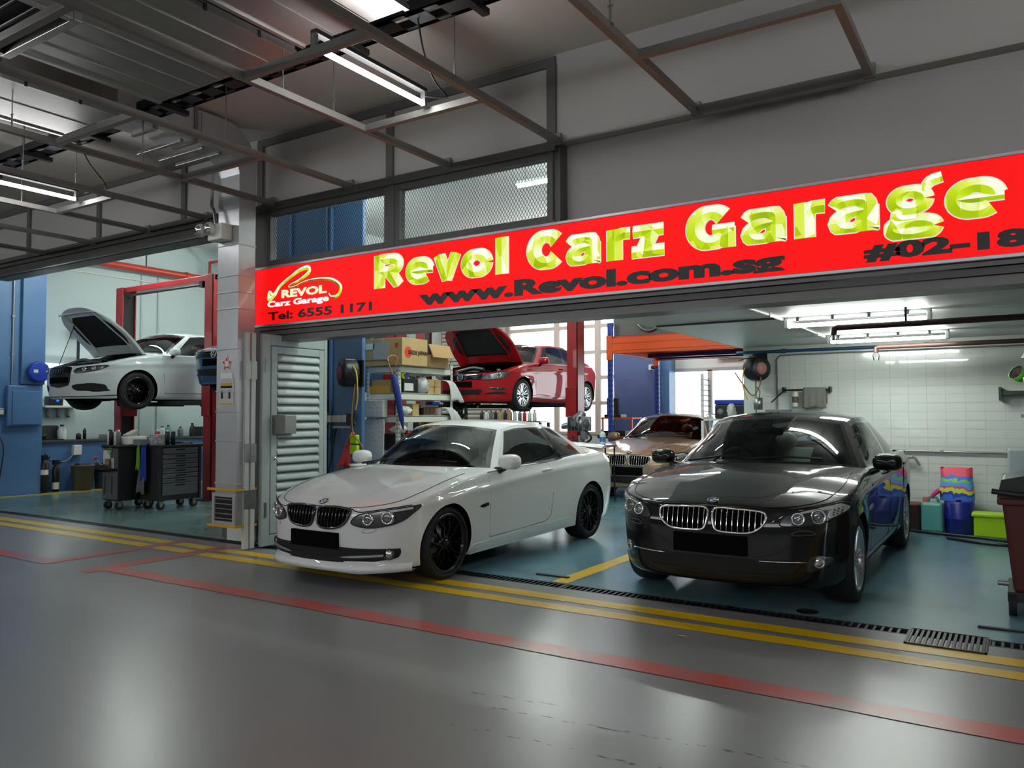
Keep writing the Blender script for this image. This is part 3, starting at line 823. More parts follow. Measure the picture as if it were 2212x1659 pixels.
    def mirror(s, m, x, z, y, size=(.09, .12, .075)):
        for sg in (1, -1):
            b = MB(); c = Vector((x, (y+size[1])*sg, z)); P = []
            for i in range(9):
                th = PI*i/8; row = []
                for k in range(17):
                    a = 2*PI*k/16; ca, sa = math.cos(a), math.sin(a)
                    e = lambda v: math.copysign(abs(v)**.7, v)
                    row.append((c.x+size[0]*e(math.cos(th))*(1 if math.cos(th) > 0 else .45), c.y+size[1]*e(math.sin(th))*e(ca)*1.0, c.z+size[2]*e(math.sin(th))*e(sa)))
                P.append(row)
            b.grid(P, True)
            o = s.part(b, 'door_mirror', m)
            st = MB(); st.tube([(x-.02, (y-.07)*sg, z-.10), (x-.01, (y-.01)*sg, z-.085), (x, (y+.05)*sg, z-.06)], [.045, .032, .028], 8); s.part(st, 'mirror_stalk', M_TRIM, o)
            gl = MB().ball((x-size[0]*.42, (y+size[1])*sg, z), (.006, size[1]*.82, size[2]*.8)); s.part(gl, 'mirror_glass', M_CHROME, o)
    def plate(s, z0, z1, hw=.26, m=M_PLATE, off=.02):
        b = MB(); x = max(s.fpt(0, z0).x, s.fpt(0, z1).x, s.fpt(.2, (z0+z1)/2).x)+off
        b.box(x-.05, x, -hw, hw, z0, z1); s.part(b, 'number_plate', m, bevel=.004)
    def door(s, poly, handle=None, nm='door', hm=None):
        for sg in (1, -1):
            b = MB(); s.patch(b, 'S', poly, .0012, 24, 30, sg, .006); o = s.part(b, nm, s.pm)
            l = MB(); s.line(l, 'S', poly, .0035, .0, sg, closed=True, smooth=False); s.part(l, 'shut_line', M_BLACK, o)
            if handle:
                h = MB(); x, z = handle
                a = s.spt(x+.09, z, .012); c = s.spt(x, z, .036); d = s.spt(x-.09, z+.006, .012)
                h.tube([(p.x, p.y*sg, p.z) for p in (s.spt(x+.095, z, .0), a, c, d, s.spt(x-.095, z+.006, .0))], [.008, .014, .014, .014, .008], 8)
                s.part(h, 'door_handle', hm or s.pm, o)
    def roundel(s, p, n, r=.041):
        n = Vector(n).normalized(); up = Vector((0, 0, 1)); sd = up.cross(n).normalized(); up = n.cross(sd)
        f = lambda a, rr, h: Vector(p)+sd*math.cos(a)*rr+up*math.sin(a)*rr+n*h
        b = MB().lathe([(.001, .002), (r, .002), (r*1.02, .0), (r*1.02, -.01)], p, n, 28); em = s.part(b, 'emblem', M_GLOSSB)
        rg = MB().tube([f(2*PI*k/28, r, .003) for k in range(28)], .0028, 6, True).tube([f(2*PI*k/28, r*.62, .003) for k in range(28)], .0018, 6, True); s.part(rg, 'emblem_ring', M_CHROME, em)
        for qn, m in ((0, M_WHITEE), (1, M_BLUEE), (2, M_WHITEE), (3, M_BLUEE)):
            b = MB(); a0 = PI/2*qn
            vs = [f(0, 0, .004)]+[f(a0+PI/2*k/6, r*.60, .004) for k in range(7)]
            b.add(vs, [(0, k+1, k+2) for k in range(6)]); s.part(b, 'emblem_quarter', m, em)
    def headlamp(s, poly, lamps, kind='F', housing=M_LAMPDARK, ring=M_CHROME, brow=None, outer=None, leds=()):
        for sg in (1, -1):
            b = MB(); s.patch(b, kind, poly, .003, 14, 18, sg, .03); o = s.part(b, 'headlamp', housing)
            e = MB(); s.line(e, kind, poly, .005, .004, sg, closed=True, smooth=False); s.part(e, 'lamp_seal', M_TRIM, o)
            for (y, z, r) in lamps:
                p = s.surf(kind, y, z, .0); n = (s.surf(kind, y, z, .02)-p).normalized(); n = (n+Vector((.9, 0, 0))).normalized()
                p = p-n*.0
                p = Vector((p.x, p.y*sg, p.z)); n = Vector((n.x, n.y*sg, n.z))
                q = MB().lathe([(.001, .010), (r*.45, .014), (r*.62, .008), (r*.7, .004)], p, n, 20); s.part(q, 'projector', M_BULB, o)
                q = MB().lathe([(r*.7, .006), (r*.78, .018), (r*.92, .018), (r, .008), (r*1.04, .0)], p, n, 24); s.part(q, 'lamp_ring', ring, o)
            if brow:
                q = MB(); s.patch(q, kind, brow, .007, 4, 14, sg, .006); s.part(q, 'lamp_brow', M_LAMPPALE, o)

            if outer:
                q = MB(); s.patch(q, kind, outer, .006, 6, 8, sg, .006); oo = s.part(q, 'indicator_lens', M_LAMPPALE, o)
            for (y, z) in leds:
                p = s.surf(kind, y, z, .009); s.part(MB().ball((p.x, p.y*sg, p.z), (.005, .009, .006), 8, 5), 'led_dot', M_LAMPDARK, o)
# ------------------------------------------------------------ the five cars
def mir(poly): return [(-a, b) for a, b in poly][::-1]
def rounded(poly, k=5): return smoothpath(poly, k, True)
SP_CONV = dict(wb=2.76, W=.885, rw=.322, ra=.352, xc=-.02, xcr=-2.95, nf=2.9, nr=2.8, flare=.014, hoodq=.88,
    xf=[(.14, .70), (.165, .785), (.20, .775), (.24, .755), (.36, .758), (.47, .762), (.56, .752), (.64, .735), (.70, .70)],
    xr=[(.2, -3.70), (.35, -3.78), (.6, -3.82), (.85, -3.80), (.97, -3.74)],
    wz=[(.14, .90), (.20, .945), (.30, .972), (.45, .988), (.62, 1.0), (.74, 1.0), (.84, .988), (.90, .965), (.96, .93), (1.03, .88)],
    wx=[(.0, 1.0), (-.5, .985), (-1.4, .975), (-2.2, .982), (-2.76, .992), (-3.2, .97)],
    ztop=[(.72, .665), (.62, .675), (.5, .692), (.3, .745), (0, .82), (-.3, .872), (-.6, .905), (-.9, .925), (-1.9, .955), (-2.6, .985), (-3.2, .985), (-3.6, .96), (-3.8, .93)],
    zc=[(.72, .672), (.64, .705), (.5, .762), (.2, .852), (-.2, .93), (-.46, .962), (-.9, .985), (-2.0, .99), (-2.9, 1.035), (-3.5, 1.06), (-3.74, 1.02), (-3.8, .93)],
    zbot=[(.8, .15), (.5, .15), (.3, .17), (-.4, .165), (-2.3, .185), (-3.2, .22), (-3.8, .27)],
    crease=[(.3, .70), (-.6, .77), (-1.9, .86), (-3.2, .90)], xcowl=-.42, xdeck=-3.08, hoodline=(.33, .56, -.35, .66),
    cab=dict(hb=.80, hr=.565, xA=-.40, xAc=-.88, xH=-1.06, xHc=-1.28, xCb=-3.02, xRc=-2.42, xRb=-3.12, xRr=-2.52, crown=.055,
        hbx=[(0, .80), (.5, .815), (1, .70)], hrx=[(0, .585), (.4, .60), (1, .52)],
        zrail=[(-1.0, 1.245), (-1.28, 1.31), (-1.6, 1.352), (-2.0, 1.35), (-2.42, 1.305), (-2.8, 1.22)],
        side=[(0, .035, 'paint', 0), (.035, .043, 'black', 0), (.043, .56, 'glass', 0), (.56, .585, 'black', 0), (.585, .86, 'glass', 1), (.86, .885, 'black', 0), (.885, 1, 'paint', 0)]))
SP_SED = dict(wb=2.968, W=.925, rw=.335, ra=.362, xc=-.02, xcr=-3.2, nf=2.9, nr=3.0, flare=.012, hoodq=.90,
    xf=[(.18, .72), (.22, .80), (.30, .815), (.45, .825), (.58, .83), (.68, .815), (.76, .785), (.82, .74)],
    xr=[(.2, -3.98), (.4, -4.04), (.7, -4.06), (.95, -4.02), (1.06, -3.96)],
    wz=[(.18, .91), (.25, .955), (.35, .975), (.5, .99), (.66, 1.0), (.80, 1.0), (.90, .988), (.97, .96), (1.04, .92), (1.12, .88)],
    wx=[(.0, 1.0), (-.5, .99), (-1.5, .985), (-2.5, .992), (-2.97, .995), (-3.4, .97)],
    ztop=[(.80, .765), (.66, .775), (.5, .80), (.3, .85), (0, .905), (-.3, .945), (-.6, .97), (-.95, .985), (-2.2, 1.015), (-3.0, 1.03), (-3.6, 1.02), (-4.05, .98)],
    zc=[(.80, .775), (.70, .81), (.5, .865), (.2, .94), (-.2, 1.005), (-.46, 1.035), (-1, 1.05), (-2.5, 1.06), (-3.3, 1.10), (-3.8, 1.11), (-4.0, 1.05), (-4.06, .98)],
    zbot=[(.8, .20), (.5, .19), (.3, .20), (-.4, .20), (-2.5, .21), (-3.4, .25), (-4, .30)],
    crease=[(.3, .80), (-.6, .85), (-2.2, .91), (-3.6, .95)], xcowl=-.42, xdeck=-3.4, hoodline=(.30, .60, -.35, .76),
    cab=dict(hb=.845, hr=.60, xA=-.38, xAc=-.82, xH=-1.06, xHc=-1.26, xCb=-3.45, xRc=-2.72, xRb=-3.55, xRr=-2.86, crown=.06,
        hbx=[(0, .845), (.5, .86), (1, .74)], hrx=[(0, .615), (.4, .64), (1, .56)],
        zrail=[(-1.0, 1.325), (-1.26, 1.385), (-1.6, 1.425), (-2.1, 1.425), (-2.72, 1.355), (-3.1, 1.25)],
        side=[(0, .03, 'paint', 0), (.03, .037, 'black', 0), (.037, .40, 'glass', 0), (.40, .435, 'black', 0), (.435, .70, 'glass', 1), (.70, .72, 'black', 0), (.72, .83, 'glass', 2), (.83, .85, 'black', 0), (.85, 1, 'paint', 0)]))
SP_HATCH = dict(wb=2.62, W=.885, rw=.316, ra=.352, xc=-.02, xcr=-2.75, nf=2.8, nr=3.2, flare=.016, hoodq=.88,
    xf=[(.16, .74), (.20, .80), (.28, .82), (.45, .845), (.58, .845), (.68, .825), (.75, .78)],
    xr=[(.2, -3.34), (.4, -3.42), (.7, -3.42), (.95, -3.36), (1.05, -3.30)],
    wz=[(.16, .91), (.22, .955), (.32, .975), (.5, .99), (.66, 1.0), (.78, 1.0), (.88, .985), (.95, .955), (1.02, .91), (1.1, .87)],
    wx=[(.0, 1.0), (-.5, .99), (-1.4, .985), (-2.2, .99), (-2.62, .995), (-3.0, .97)],
    ztop=[(.82, .70), (.66, .715), (.5, .745), (.3, .80), (0, .87), (-.3, .915), (-.6, .94), (-.95, .955), (-2.2, .985), (-3.4, 1.0)],
    zc=[(.82, .71), (.70, .755), (.5, .825), (.2, .91), (-.1, .975), (-.35, 1.01), (-1, 1.03), (-2.5, 1.04), (-3.3, 1.04), (-3.42, 1.0)],
    zbot=[(.8, .18), (.5, .18), (.3, .19), (-.4, .18), (-2.3, .19), (-3.4, .28)],
    crease=[(.3, .74), (-.6, .80), (-2.2, .86), (-3.2, .88)], xcowl=-.25, open_hood=56,
    cab=dict(hb=.80, hr=.585, xA=-.22, xAc=-.62, xH=-.92, xHc=-1.12, xCb=-3.12, xRc=-2.62, xRb=-3.26, xRr=-2.80, crown=.055,
        hbx=[(0, .80), (.5, .81), (1, .72)], hrx=[(0, .60), (.4, .615), (1, .56)],
        zrail=[(-.9, 1.29), (-1.12, 1.335), (-1.5, 1.372), (-2.0, 1.37), (-2.62, 1.32), (-3.0, 1.25)],
        side=[(0, .03, 'paint', 0), (.03, .04, 'black', 0), (.04, .42, 'glass', 0), (.42, .455, 'black', 0), (.455, .84, 'glass', 1), (.84, .865, 'black', 0), (.865, 1, 'paint', 0)]))

def kidneys(c, poly, frame, slatm, bars, backm, red=None, fr=.011):
    poly = rounded(poly)
    for sg in (1, -1):
        b = MB(); c.patch(b, 'F', poly, -.012 if False else .003, 12, 12, sg, .03); g = c.part(b, 'kidney_grille', backm)
        r = MB(); c.line(r, 'F', poly, fr, .008, sg, n=8, closed=True, smooth=False); c.part(r, 'grille_surround', frame, g)
        ys = [p[0] for p in poly]; y0, y1 = min(ys), max(ys); n = len(poly)
        for i in range(bars):
            y = y0+(y1-y0)*(i+.7)/(bars+.4); zs = []
            for k in range(n):
                (ya, za), (yb, zb) = poly[k], poly[(k+1) % n]
                if (ya <= y < yb) or (yb <= y < ya): zs.append(za+(zb-za)*(y-ya)/(yb-ya))
            if len(zs) < 2: continue
            a, d = min(zs)+.006, max(zs)-.006; s_ = MB()
            pts = [c.fpt(y, a+(d-a)*j/6, .008) for j in range(7)]
            s_.tube([(p.x, p.y*sg, p.z) for p in pts], .0042, 5); c.part(s_, 'grille_slat', slatm, g)
# --- white hardtop convertible
M_WPAINT = paint('white_car_paint', (226, 228, 226), rough=.5)
M_BLKWHEEL = mat('satin_black_alloy', (16, 16, 17), .28, metal=.5, coat=.3)
M_SILVER = mat('silver_alloy', (186, 188, 192), .25, metal=.85)
wc = Car('convertible_car', 'white two-door hardtop convertible with black wheels half over the threshold', SP_CONV, M_WPAINT, (-5.165, 5.60), R(-90))
wc.cabin((glass('green_windscreen', (128, 150, 146), .03), M_SIDEGL)); wc.interior(mat('dark_red_leather', (92, 60, 54), .5))
wc.wheels('y10', M_BLKWHEEL, .235, .262)
kidneys(wc, [(.03, .655), (.20, .668), (.36, .655), (.375, .62), (.335, .545), (.26, .505), (.13, .492), (.045, .515), (.022, .58)], M_GLOSSB, M_GLOSSB, 9, M_WELL)
wc.plate(.325, .46, .28)
hl = rounded([(.40, .545), (.43, .60), (.50, .628), (.65, .655), (.80, .685), (.838, .69), (.815, .625), (.76, .56), (.66, .525), (.52, .515)], 4)
wc.headlamp(hl, [(.545, .582, .052), (.685, .595, .056)], brow=rounded([(.46, .618), (.62, .645), (.80, .682), (.815, .665), (.66, .632), (.50, .61)], 3))
b = MB(); inp = rounded([(.0, .345), (.45, .345), (.60, .35), (.72, .352), (.755, .335), (.735, .26), (.62, .235), (.45, .222), (.2, .212), (0, .21)], 3)
for sg in (1, -1): wc.patch(b, 'F', [(max(0, a), z) for a, z in inp], .004, 10, 22, sg, .03)
low = wc.part(b, 'lower_intake', M_MATT)
for sg in (1, -1):
    l = MB(); l.tube([(p.x, p.y*sg, p.z) for p in (wc.fpt(y, .285-.03*(.66-y)/.4, .014) for y in np.linspace(.30, .655, 9))], [.004, .008, .011, .012, .013, .013, .013, .013, .012], 8); wc.part(l, 'intake_blade', mat('silver_trim_paint', (150, 152, 154), .35, metal=.6), low)
    p = wc.fpt(.69, .292, .0); p = Vector((p.x, p.y*sg, p.z)); nn = Vector((.9, .35*sg, 0)).normalized()
    f = MB().lathe([(.001, .016), (.03, .014), (.036, .006)], p, nn, 18); fo = wc.part(f, 'fog_lamp', M_REFLECT)
    f = MB().lathe([(.036, .004), (.04, .018), (.047, .016), (.05, .0)], p, nn, 20); wc.part(f, 'fog_bezel', M_GLOSSB, fo)
    w = MB(); wc.patch(w, 'F', rounded([(.50, .478), (.53, .505), (.61, .51), (.60, .485), (.56, .472)], 3), .002, 5, 6, sg, .004); wo = wc.part(w, 'washer_cover', M_WPAINT)
    w = MB(); wc.line(w, 'F', rounded([(.50, .478), (.53, .505), (.61, .51), (.60, .485), (.56, .472)], 3), .0022, .001, sg, closed=True, smooth=False); wc.part(w, 'washer_seam', M_DARK, wo)
    v = MB(); wc.patch(v, 'S', rounded([(-.50, .585), (-.51, .61), (-.62, .625), (-.635, .605), (-.62, .59)], 3), .006, 5, 8, sg, .01); wc.part(v, 'side_vent', M_GLOSSB)
    t = MB(); wc.patch(t, 'S', rounded([(-3.42, .80), (-3.40, .87), (-3.6, .90), (-3.72, .88), (-3.72, .74), (-3.6, .73)], 3), .004, 8, 8, sg, .02); wc.part(t, 'tail_lamp', mat('tail_lamp_red', (150, 16, 18), .15, coat=1))
for sg in (1, -1):
    b = MB(); wc.patch(b, 'S', [(-.375, .165), (-.365, .225), (-.42, .262), (-1.2, .272), (-1.75, .29), (-2.30, .305), (-2.395, .26), (-2.385, .19)], .012, 8, 40, sg, .03); wc.part(b, 'side_skirt', M_WPAINT)
# chin spoiler
l = MB(); P = []
for y in np.linspace(-.79, .79, 41):
    f1 = wc.fpt(y, .20, .004); k = abs(y)/.79
    P.append([(f1.x-.01, f1.y, .215), (f1.x+.012, f1.y, .20), (f1.x+.028, f1.y*1.01, .175), (f1.x+.024, f1.y*1.01, .142-.01*math.exp(-((k-.62)/.15)**2)), (f1.x-.08, f1.y*.98, .148)])
l.grid(P, True); wc.part(l, 'chin_spoiler', M_WPAINT)
l = MB(); wc.line(l, 'F', [(0, .668), (.2, .678), (.37, .664), (.42, .645), (.5, .642), (.65, .668), (.80, .697)], .0045, .003, 1); wc.line(l, 'F', [(0, .668), (.2, .678), (.37, .664), (.42, .645), (.5, .642), (.65, .668), (.80, .697)], .0045, .003, -1); wc.part(l, 'hood_shut_line', M_BLACK)
wc.door([(-.66, .905), (-.665, .60), (-.69, .285), (-1.2, .298), (-1.72, .315), (-1.80, .335), (-1.86, .385), (-1.88, .60), (-1.86, .90), (-1.82, .94), (-1.2, .925)], (-1.74, .855))
wc.mirror(M_WPAINT, -.86, 1.0, .86, (.10, .115, .075))
wc.roundel(wc.tpt(.655, 0, .008), (wc.tpt(.655, 0, .02)-wc.tpt(.655, 0)))
b = MB(); P = []
for y in np.linspace(-.62, .62, 21):
    k = (abs(y)/.62)**2; P.append([(-3.66+.10*k, y, 1.045-.02*k), (-3.72+.10*k, y, 1.078-.03*k), (-3.80+.10*k, y, 1.092-.04*k), (-3.80+.10*k, y, 1.075-.04*k), (-3.68+.10*k, y, 1.02-.02*k)])
b.grid(P, True); wc.part(b, 'boot_spoiler', M_WPAINT)
for y0 in (-.05, -.60):
    w = MB(); a = wc.tpt(-.46, y0, .03); p1 = Vector((-.52, y0+.28, wc.tpt(-.46, y0+.25).z+.055)); p2 = Vector((-.60, y0+.56, wc.tpt(-.46, y0+.5).z+.05))
    w.tube([a, p1, p2], [.012, .009, .006], 6); wc.part(w, 'wiper', M_TRIM)
b = MB(); b.box(-.99, -.94, -.12, .12, 1.19, 1.25); b.cyl((-.96, 0, 1.25), (-.98, 0, 1.33), .012); wc.part(b, 'rear_view_mirror', M_TRIM, bevel=.015)
# --- black saloon
M_BPAINT = paint('black_car_paint', (4, 5, 6), rough=.6, coat=.8)
M_KBACK = M_WELL
def saloon(name, label, pm, loc, wheelm, seatm, plate_m, hl_h, red=False):
    c = Car(name, label, SP_SED, pm, loc, R(-90))
    c.cabin((glass('clear_windscreen', (226, 236, 232), .005), glass('saloon_side_glass', (104, 112, 112), .03)), trimmat=M_GLOSSB, headliner=mat('grey_headliner', (150, 150, 146), .9)); c.interior(seatm)
    c.wheels('multi', wheelm, .245, .248)
    kidneys(c, [(.032, .748), (.18, .752), (.36, .742), (.405, .715), (.385, .645), (.30, .592), (.15, .585), (.05, .598), (.025, .66)], M_CHROME, M_CHROME, 9, M_KBACK, fr=.010)
    c.plate(.42, .56, .28, plate_m)
    poly = rounded([(.50, .655), (.53, .715), (.60, .748), (.72, .778), (.84, .808), (.895, .79), (.885, .745), (.80, .685), (.70, .655), (.58, .645)], 4)
    c.headlamp(poly, [(.615, .70, .048), (.735, .715, .056)], brow=rounded([(.57, .73), (.70, .768), (.84, .803), (.885, .785), (.84, .765), (.72, .755), (.62, .728)], 3), housing=hl_h, outer=rounded([(.80, .70), (.79, .745), (.845, .79), (.888, .785), (.88, .748)], 3), leds=[(.815+.02*i, .725+.018*j+.008*i) for i in range(3) for j in range(3)])
    low = MB()
    for sg in (1, -1): c.patch(low, 'F', [(max(a, 0), z) for a, z in [(0, .40), (.30, .40), (.46, .385), (.60, .375), (.585, .31), (.45, .285), (0, .275)]], .003, 8, 18, sg, .02)
    lo = c.part(low, 'lower_intake', M_MATT)
    for sg in (1, -1):
        l = MB(); l.tube([(p.x, p.y*sg, p.z) for p in (c.fpt(y, .392-.0*y, .012) for y in np.linspace(.36, .665, 9))], [.003]+[.0055]*7+[.003], 6); c.part(l, 'chrome_blade', M_CHROME, lo)
        f = MB(); c.patch(f, 'F', rounded([(.665, .315), (.69, .43), (.80, .425), (.815, .40), (.75, .345)], 3), .004, 8, 8, sg, .02); fo = c.part(f, 'fog_lamp', M_LAMPDARK)
        p = c.fpt(.735, .388, .002); p = Vector((p.x, p.y*sg, p.z)); nn = Vector((.85, .45*sg, 0)).normalized()
        f = MB().lathe([(.001, .012), (.026, .012), (.034, .006)], p, nn, 18); c.part(f, 'fog_glass', M_REFLECT, fo)
        f = MB().tube([p+(Vector((-.45*sg, .85, 0))*math.cos(2*PI*k/20)+Vector((0, 0, 1))*math.sin(2*PI*k/20))*.038+nn*.008 for k in range(20)], .004, 6, True); c.part(f, 'fog_bezel', M_CHROME, fo)
        v = MB(); c.patch(v, 'S', rounded([(-.50, .655), (-.50, .685), (-.66, .70), (-.67, .675)], 3), .006, 4, 8, sg, .01); c.part(v, 'side_vent', M_CHROME)
        t = MB(); c.patch(t, 'S', rounded([(-3.75, .84), (-3.72, .93), (-3.9, .96), (-4.0, .92), (-4.0, .80), (-3.9, .80)], 3), .004, 8, 8, sg, .02); c.part(t, 'tail_lamp', mat('tail_lamp_red', (150, 16, 18), .15, coat=1))
        w = MB(); c.line(w, 'F', rounded([(.58, .585), (.61, .612), (.69, .615), (.72, .59)], 3), .003, .003, sg, closed=True, smooth=False); c.part(w, 'washer_seam', M_DARK)
        # chrome line along the sill and belt
    l = MB()
    for sg in (1, -1): c.line(l, 'F', [(0, .775), (.3, .768), (.46, .755), (.56, .765), (.72, .795), (.86, .82)], .004, .003, sg)
    c.part(l, 'hood_shut_line', M_BLACK)
    c.door([(-.62, .965), (-.64, .60), (-.66, .30), (-1.2, .30), (-1.72, .31), (-1.74, .60), (-1.70, .97), (-1.2, .96)], (-1.56, .905))
    c.door([(-1.75, .97), (-1.77, .60), (-1.75, .31), (-2.35, .32), (-2.50, .45), (-2.66, .70), (-2.72, .90), (-2.72, .985)], (-2.56, .925), nm='rear_door')
    c.mirror(pm, -.80, 1.045, .895, (.085, .12, .075))
    c.roundel(c.tpt(.735, 0, .008), (c.tpt(.735, 0, .02)-c.tpt(.735, 0)))
    for y0 in (-.05, -.62):
        w = MB(); a = c.tpt(-.44, y0, .03); p1 = Vector((-.50, y0+.28, c.tpt(-.46, y0+.25).z+.05)); p2 = Vector((-.58, y0+.58, c.tpt(-.46, y0+.5).z+.05))
        w.tube([a, p1, p2], [.012, .009, .006], 6); c.part(w, 'wiper', M_TRIM)
    b = MB(); b.box(-.94, -.89, -.12, .12, 1.26, 1.33); b.cyl((-.92, 0, 1.32), (-.96, 0, 1.40), .012); c.part(b, 'rear_view_mirror', M_TRIM, bevel=.015)
    return c
bc = saloon('saloon_car', 'glossy black four-door saloon with chrome grille parked in the wash bay', M_BPAINT, (-1.985, 6.63), M_SILVER, mat('greige_leather_seat', (146, 150, 146), .5), M_PLATE, M_LAMPDARK)
gc = saloon('saloon_car', 'gold beige saloon with blacked plate parked behind the white convertible', paint('gold_car_paint', (176, 146, 112), metal=.5, rough=.35), (-5.67, 13.22), M_SILVER, mat('rust_leather_seat', (150, 74, 48), .5), M_PLATE, mat('red_brown_lamp', (96, 44, 38), .25))
b = MB(); bc_c = bc
# plastic seat cover and papers on the dashboards
P = [[(-1.52+.02*math.sin(9*y+z*3), y, z) for y in np.linspace(-.62, -.12, 18)] for z in (.7, .85, 1.0, 1.12, 1.22, 1.28)]
P2 = [[(p[0]+.06*(i/5)**2*-1, p[1], p[2]) for p in r] for i, r in enumerate(P)]
o = bc.part(MB().grid(P2, True), 'seat_cover_film', glass('clear_plastic_film', (225, 230, 230), .12))
b = MB(); b.add([(-.62, .30, 1.06), (-.60, .72, 1.06), (-.80, .72, 1.055), (-.82, .30, 1.055)], [(0, 1, 2, 3)]); o = gc.part(b, 'dashboard_paper', M_WHITEE); 
# --- hatchbacks on the lifts, bonnets open
def hatch(name, label, pm, loc, z, wheelm, style, kind, seatm=M_SEAT, spec=SP_HATCH, rr=.225):
    c = Car(name, label, spec, pm, loc, R(-90), z)
    c.cabin((M_WSCREEN, M_SIDEGL)); c.interior(seatm); c.wheels(style, wheelm, .225, rr)
    if kind == 'wide':          # large dark single-frame grille
        g = [(0, .72), (.30, .715), (.335, .66), (.31, .45), (.25, .37), (0, .36)]
        b = MB()
        for sg in (1, -1): c.patch(b, 'F', g, .004, 12, 12, sg, .02)
        go = c.part(b, 'front_grille', M_GLOSSB)
        for i in range(6):
            z_ = .41+i*.055; hw = .29
            l = MB().tube([c.fpt(y, z_, .009) for y in np.linspace(-hw, hw, 11)], .004, 5); c.part(l, 'grille_slat', M_MATT, go)
        for k in range(4):      # four interlocked rings, blacked out
            cy = -.105+.07*k; l = MB().tube([c.fpt(cy+.046*math.cos(2*PI*j/20), .615+.046*math.sin(2*PI*j/20), .014) for j in range(20)], .005, 6, True); c.part(l, 'emblem_ring', M_LAMPDARK, go)
        c.plate(.43, .53, .25, M_PLATE)
        hl = rounded([(.40, .60), (.43, .66), (.60, .695), (.78, .72), (.80, .70), (.74, .645), (.62, .605), (.48, .59)], 3)
        c.headlamp(hl, [(.57, .652, .036), (.69, .668, .034)])
        for sg in (1, -1):
            f = MB(); c.patch(f, 'F', rounded([(.37, .40), (.74, .43), (.79, .34), (.77, .29), (.42, .31)], 3), .004, 8, 12, sg, .02); fo = c.part(f, 'bumper_intake', M_MATT)
            for k in range(3):
                l = MB().tube([(p.x, p.y*sg, p.z) for p in (c.fpt(y, .325+.028*k, .008) for y in np.linspace(.45, .73, 6))], .004, 5); c.part(l, 'intake_slat', M_GLOSSB, fo)
            f = MB(); c.line(f, 'F', [(.02, .215), (.4, .215), (.7, .225), (.82, .24)], .008, .008, sg); c.part(f, 'splitter_trim', M_GLOSSB)
    else:                       # slim slatted grille with round emblem
        b = MB()
        for sg in (1, -1): c.patch(b, 'F', [(0, .70), (.45, .70), (.47, .66), (.43, .585), (0, .575)], .004, 8, 14, sg, .02)
        go = c.part(b, 'front_grille', M_GLOSSB)
        for z_ in (.60, .635, .668):
            l = MB().tube([c.fpt(y, z_, .009) for y in np.linspace(-.43, .43, 13)], .006, 5); c.part(l, 'grille_slat', M_MATT, go)
        ring = lambda r: [c.fpt(r*math.cos(2*PI*j/24), .635+r*math.sin(2*PI*j/24), .018) for j in range(24)]
        em = c.part(MB().lathe([(.001, .012), (.06, .012), (.062, 0)], c.fpt(0, .635), (1, 0, 0), 24), 'emblem', M_GLOSSB)
        l = MB().tube(ring(.062), .006, 6, True)
        for pts in ([(-.024, .052), (0, .005), (.024, .052)], [(-.052, .022), (-.022, -.045), (0, .0), (.022, -.045), (.052, .022)]):
            l.tube([c.fpt(a, .635+b_, .018) for a, b_ in pts], .0055, 6)
        c.part(l, 'emblem_letters', M_CHROME, em)
        c.plate(.46, .56, .26, M_PLATE)
        hl = rounded([(.47, .585), (.48, .66), (.62, .705), (.78, .745), (.82, .73), (.80, .65), (.72, .605), (.58, .585)], 3)
        c.headlamp(hl, [(.58, .64, .045), (.72, .675, .05)], ring=M_REFLECT, housing=mat('lamp_housing_grey2', (104, 106, 110), .25, metal=.4))
        b = MB()
        for sg in (1, -1): c.patch(b, 'F', [(0, .41), (.42, .41), (.46, .385), (.40, .315), (0, .30)], .004, 8, 14, sg, .02)
        c.part(b, 'lower_intake', M_MATT)
        for sg in (1, -1):
            f = MB(); c.patch(f, 'F', rounded([(.58, .40), (.60, .445), (.75, .45), (.79, .42), (.78, .395)], 3), .004, 6, 10, sg, .02); fo = c.part(f, 'fog_lamp', M_LAMPDARK)
            p = c.fpt(.70, .422, .006); f = MB().ball((p.x, p.y*sg, p.z), (.012, .022, .018)); c.part(f, 'fog_glass', M_REFLECT, fo)
            f = MB(); c.patch(f, 'F', rounded([(.50, .315), (.55, .345), (.74, .37), (.78, .35), (.76, .325)], 3), .004, 6, 10, sg, .02); c.part(f, 'bumper_vent', M_MATT)
            l = MB(); pts = []
            for k in range(17):
                th = R(5)+R(165)*k/16; x, z_ = math.cos(th)*(c.ra+.02), c.rw+math.sin(th)*(c.ra+.02)
                if c.xr(z_) < x < c.xf(z_): pts.append((x, z_))
    c.door([(-.45, .92), (-.47, .60), (-.50, .28), (-1.1, .29), (-1.66, .30), (-1.68, .6), (-1.64, .955), (-1.1, .94)], (-1.48, .87))
    c.door([(-1.69, .955), (-1.70, .6), (-1.70, .30), (-2.05, .31), (-2.22, .46), (-2.36, .72), (-2.40, .96)], (-2.26, .89), nm='rear_door')
    c.mirror(pm, -.62, 1.0, .86, (.085, .11, .07))
    for sg in (1, -1):
        t = MB(); c.patch(t, 'S', rounded([(-3.05, .82), (-3.05, .93), (-3.25, .95), (-3.34, .92), (-3.32, .80)], 3), .004, 6, 8, sg, .02); c.part(t, 'tail_lamp', mat('tail_lamp_red', (150, 16, 18), .15, coat=1))
    return c
def lift_arms(c, m=M_IRON):
    """pads and swing arms under the sills, parts of the lift are built with the lift"""
LZ1 = 1.555
hatch('hatchback_car', 'white hatchback with open bonnet raised on the left bay lift', paint('pearl_white_paint', (214, 222, 222), rough=.5), (-13.2, 7.62), LZ1, mat('black_gloss_alloy', (10, 10, 10), .15, metal=.4, coat=.6), 'ten', 'wide')
LZ2 = 1.52
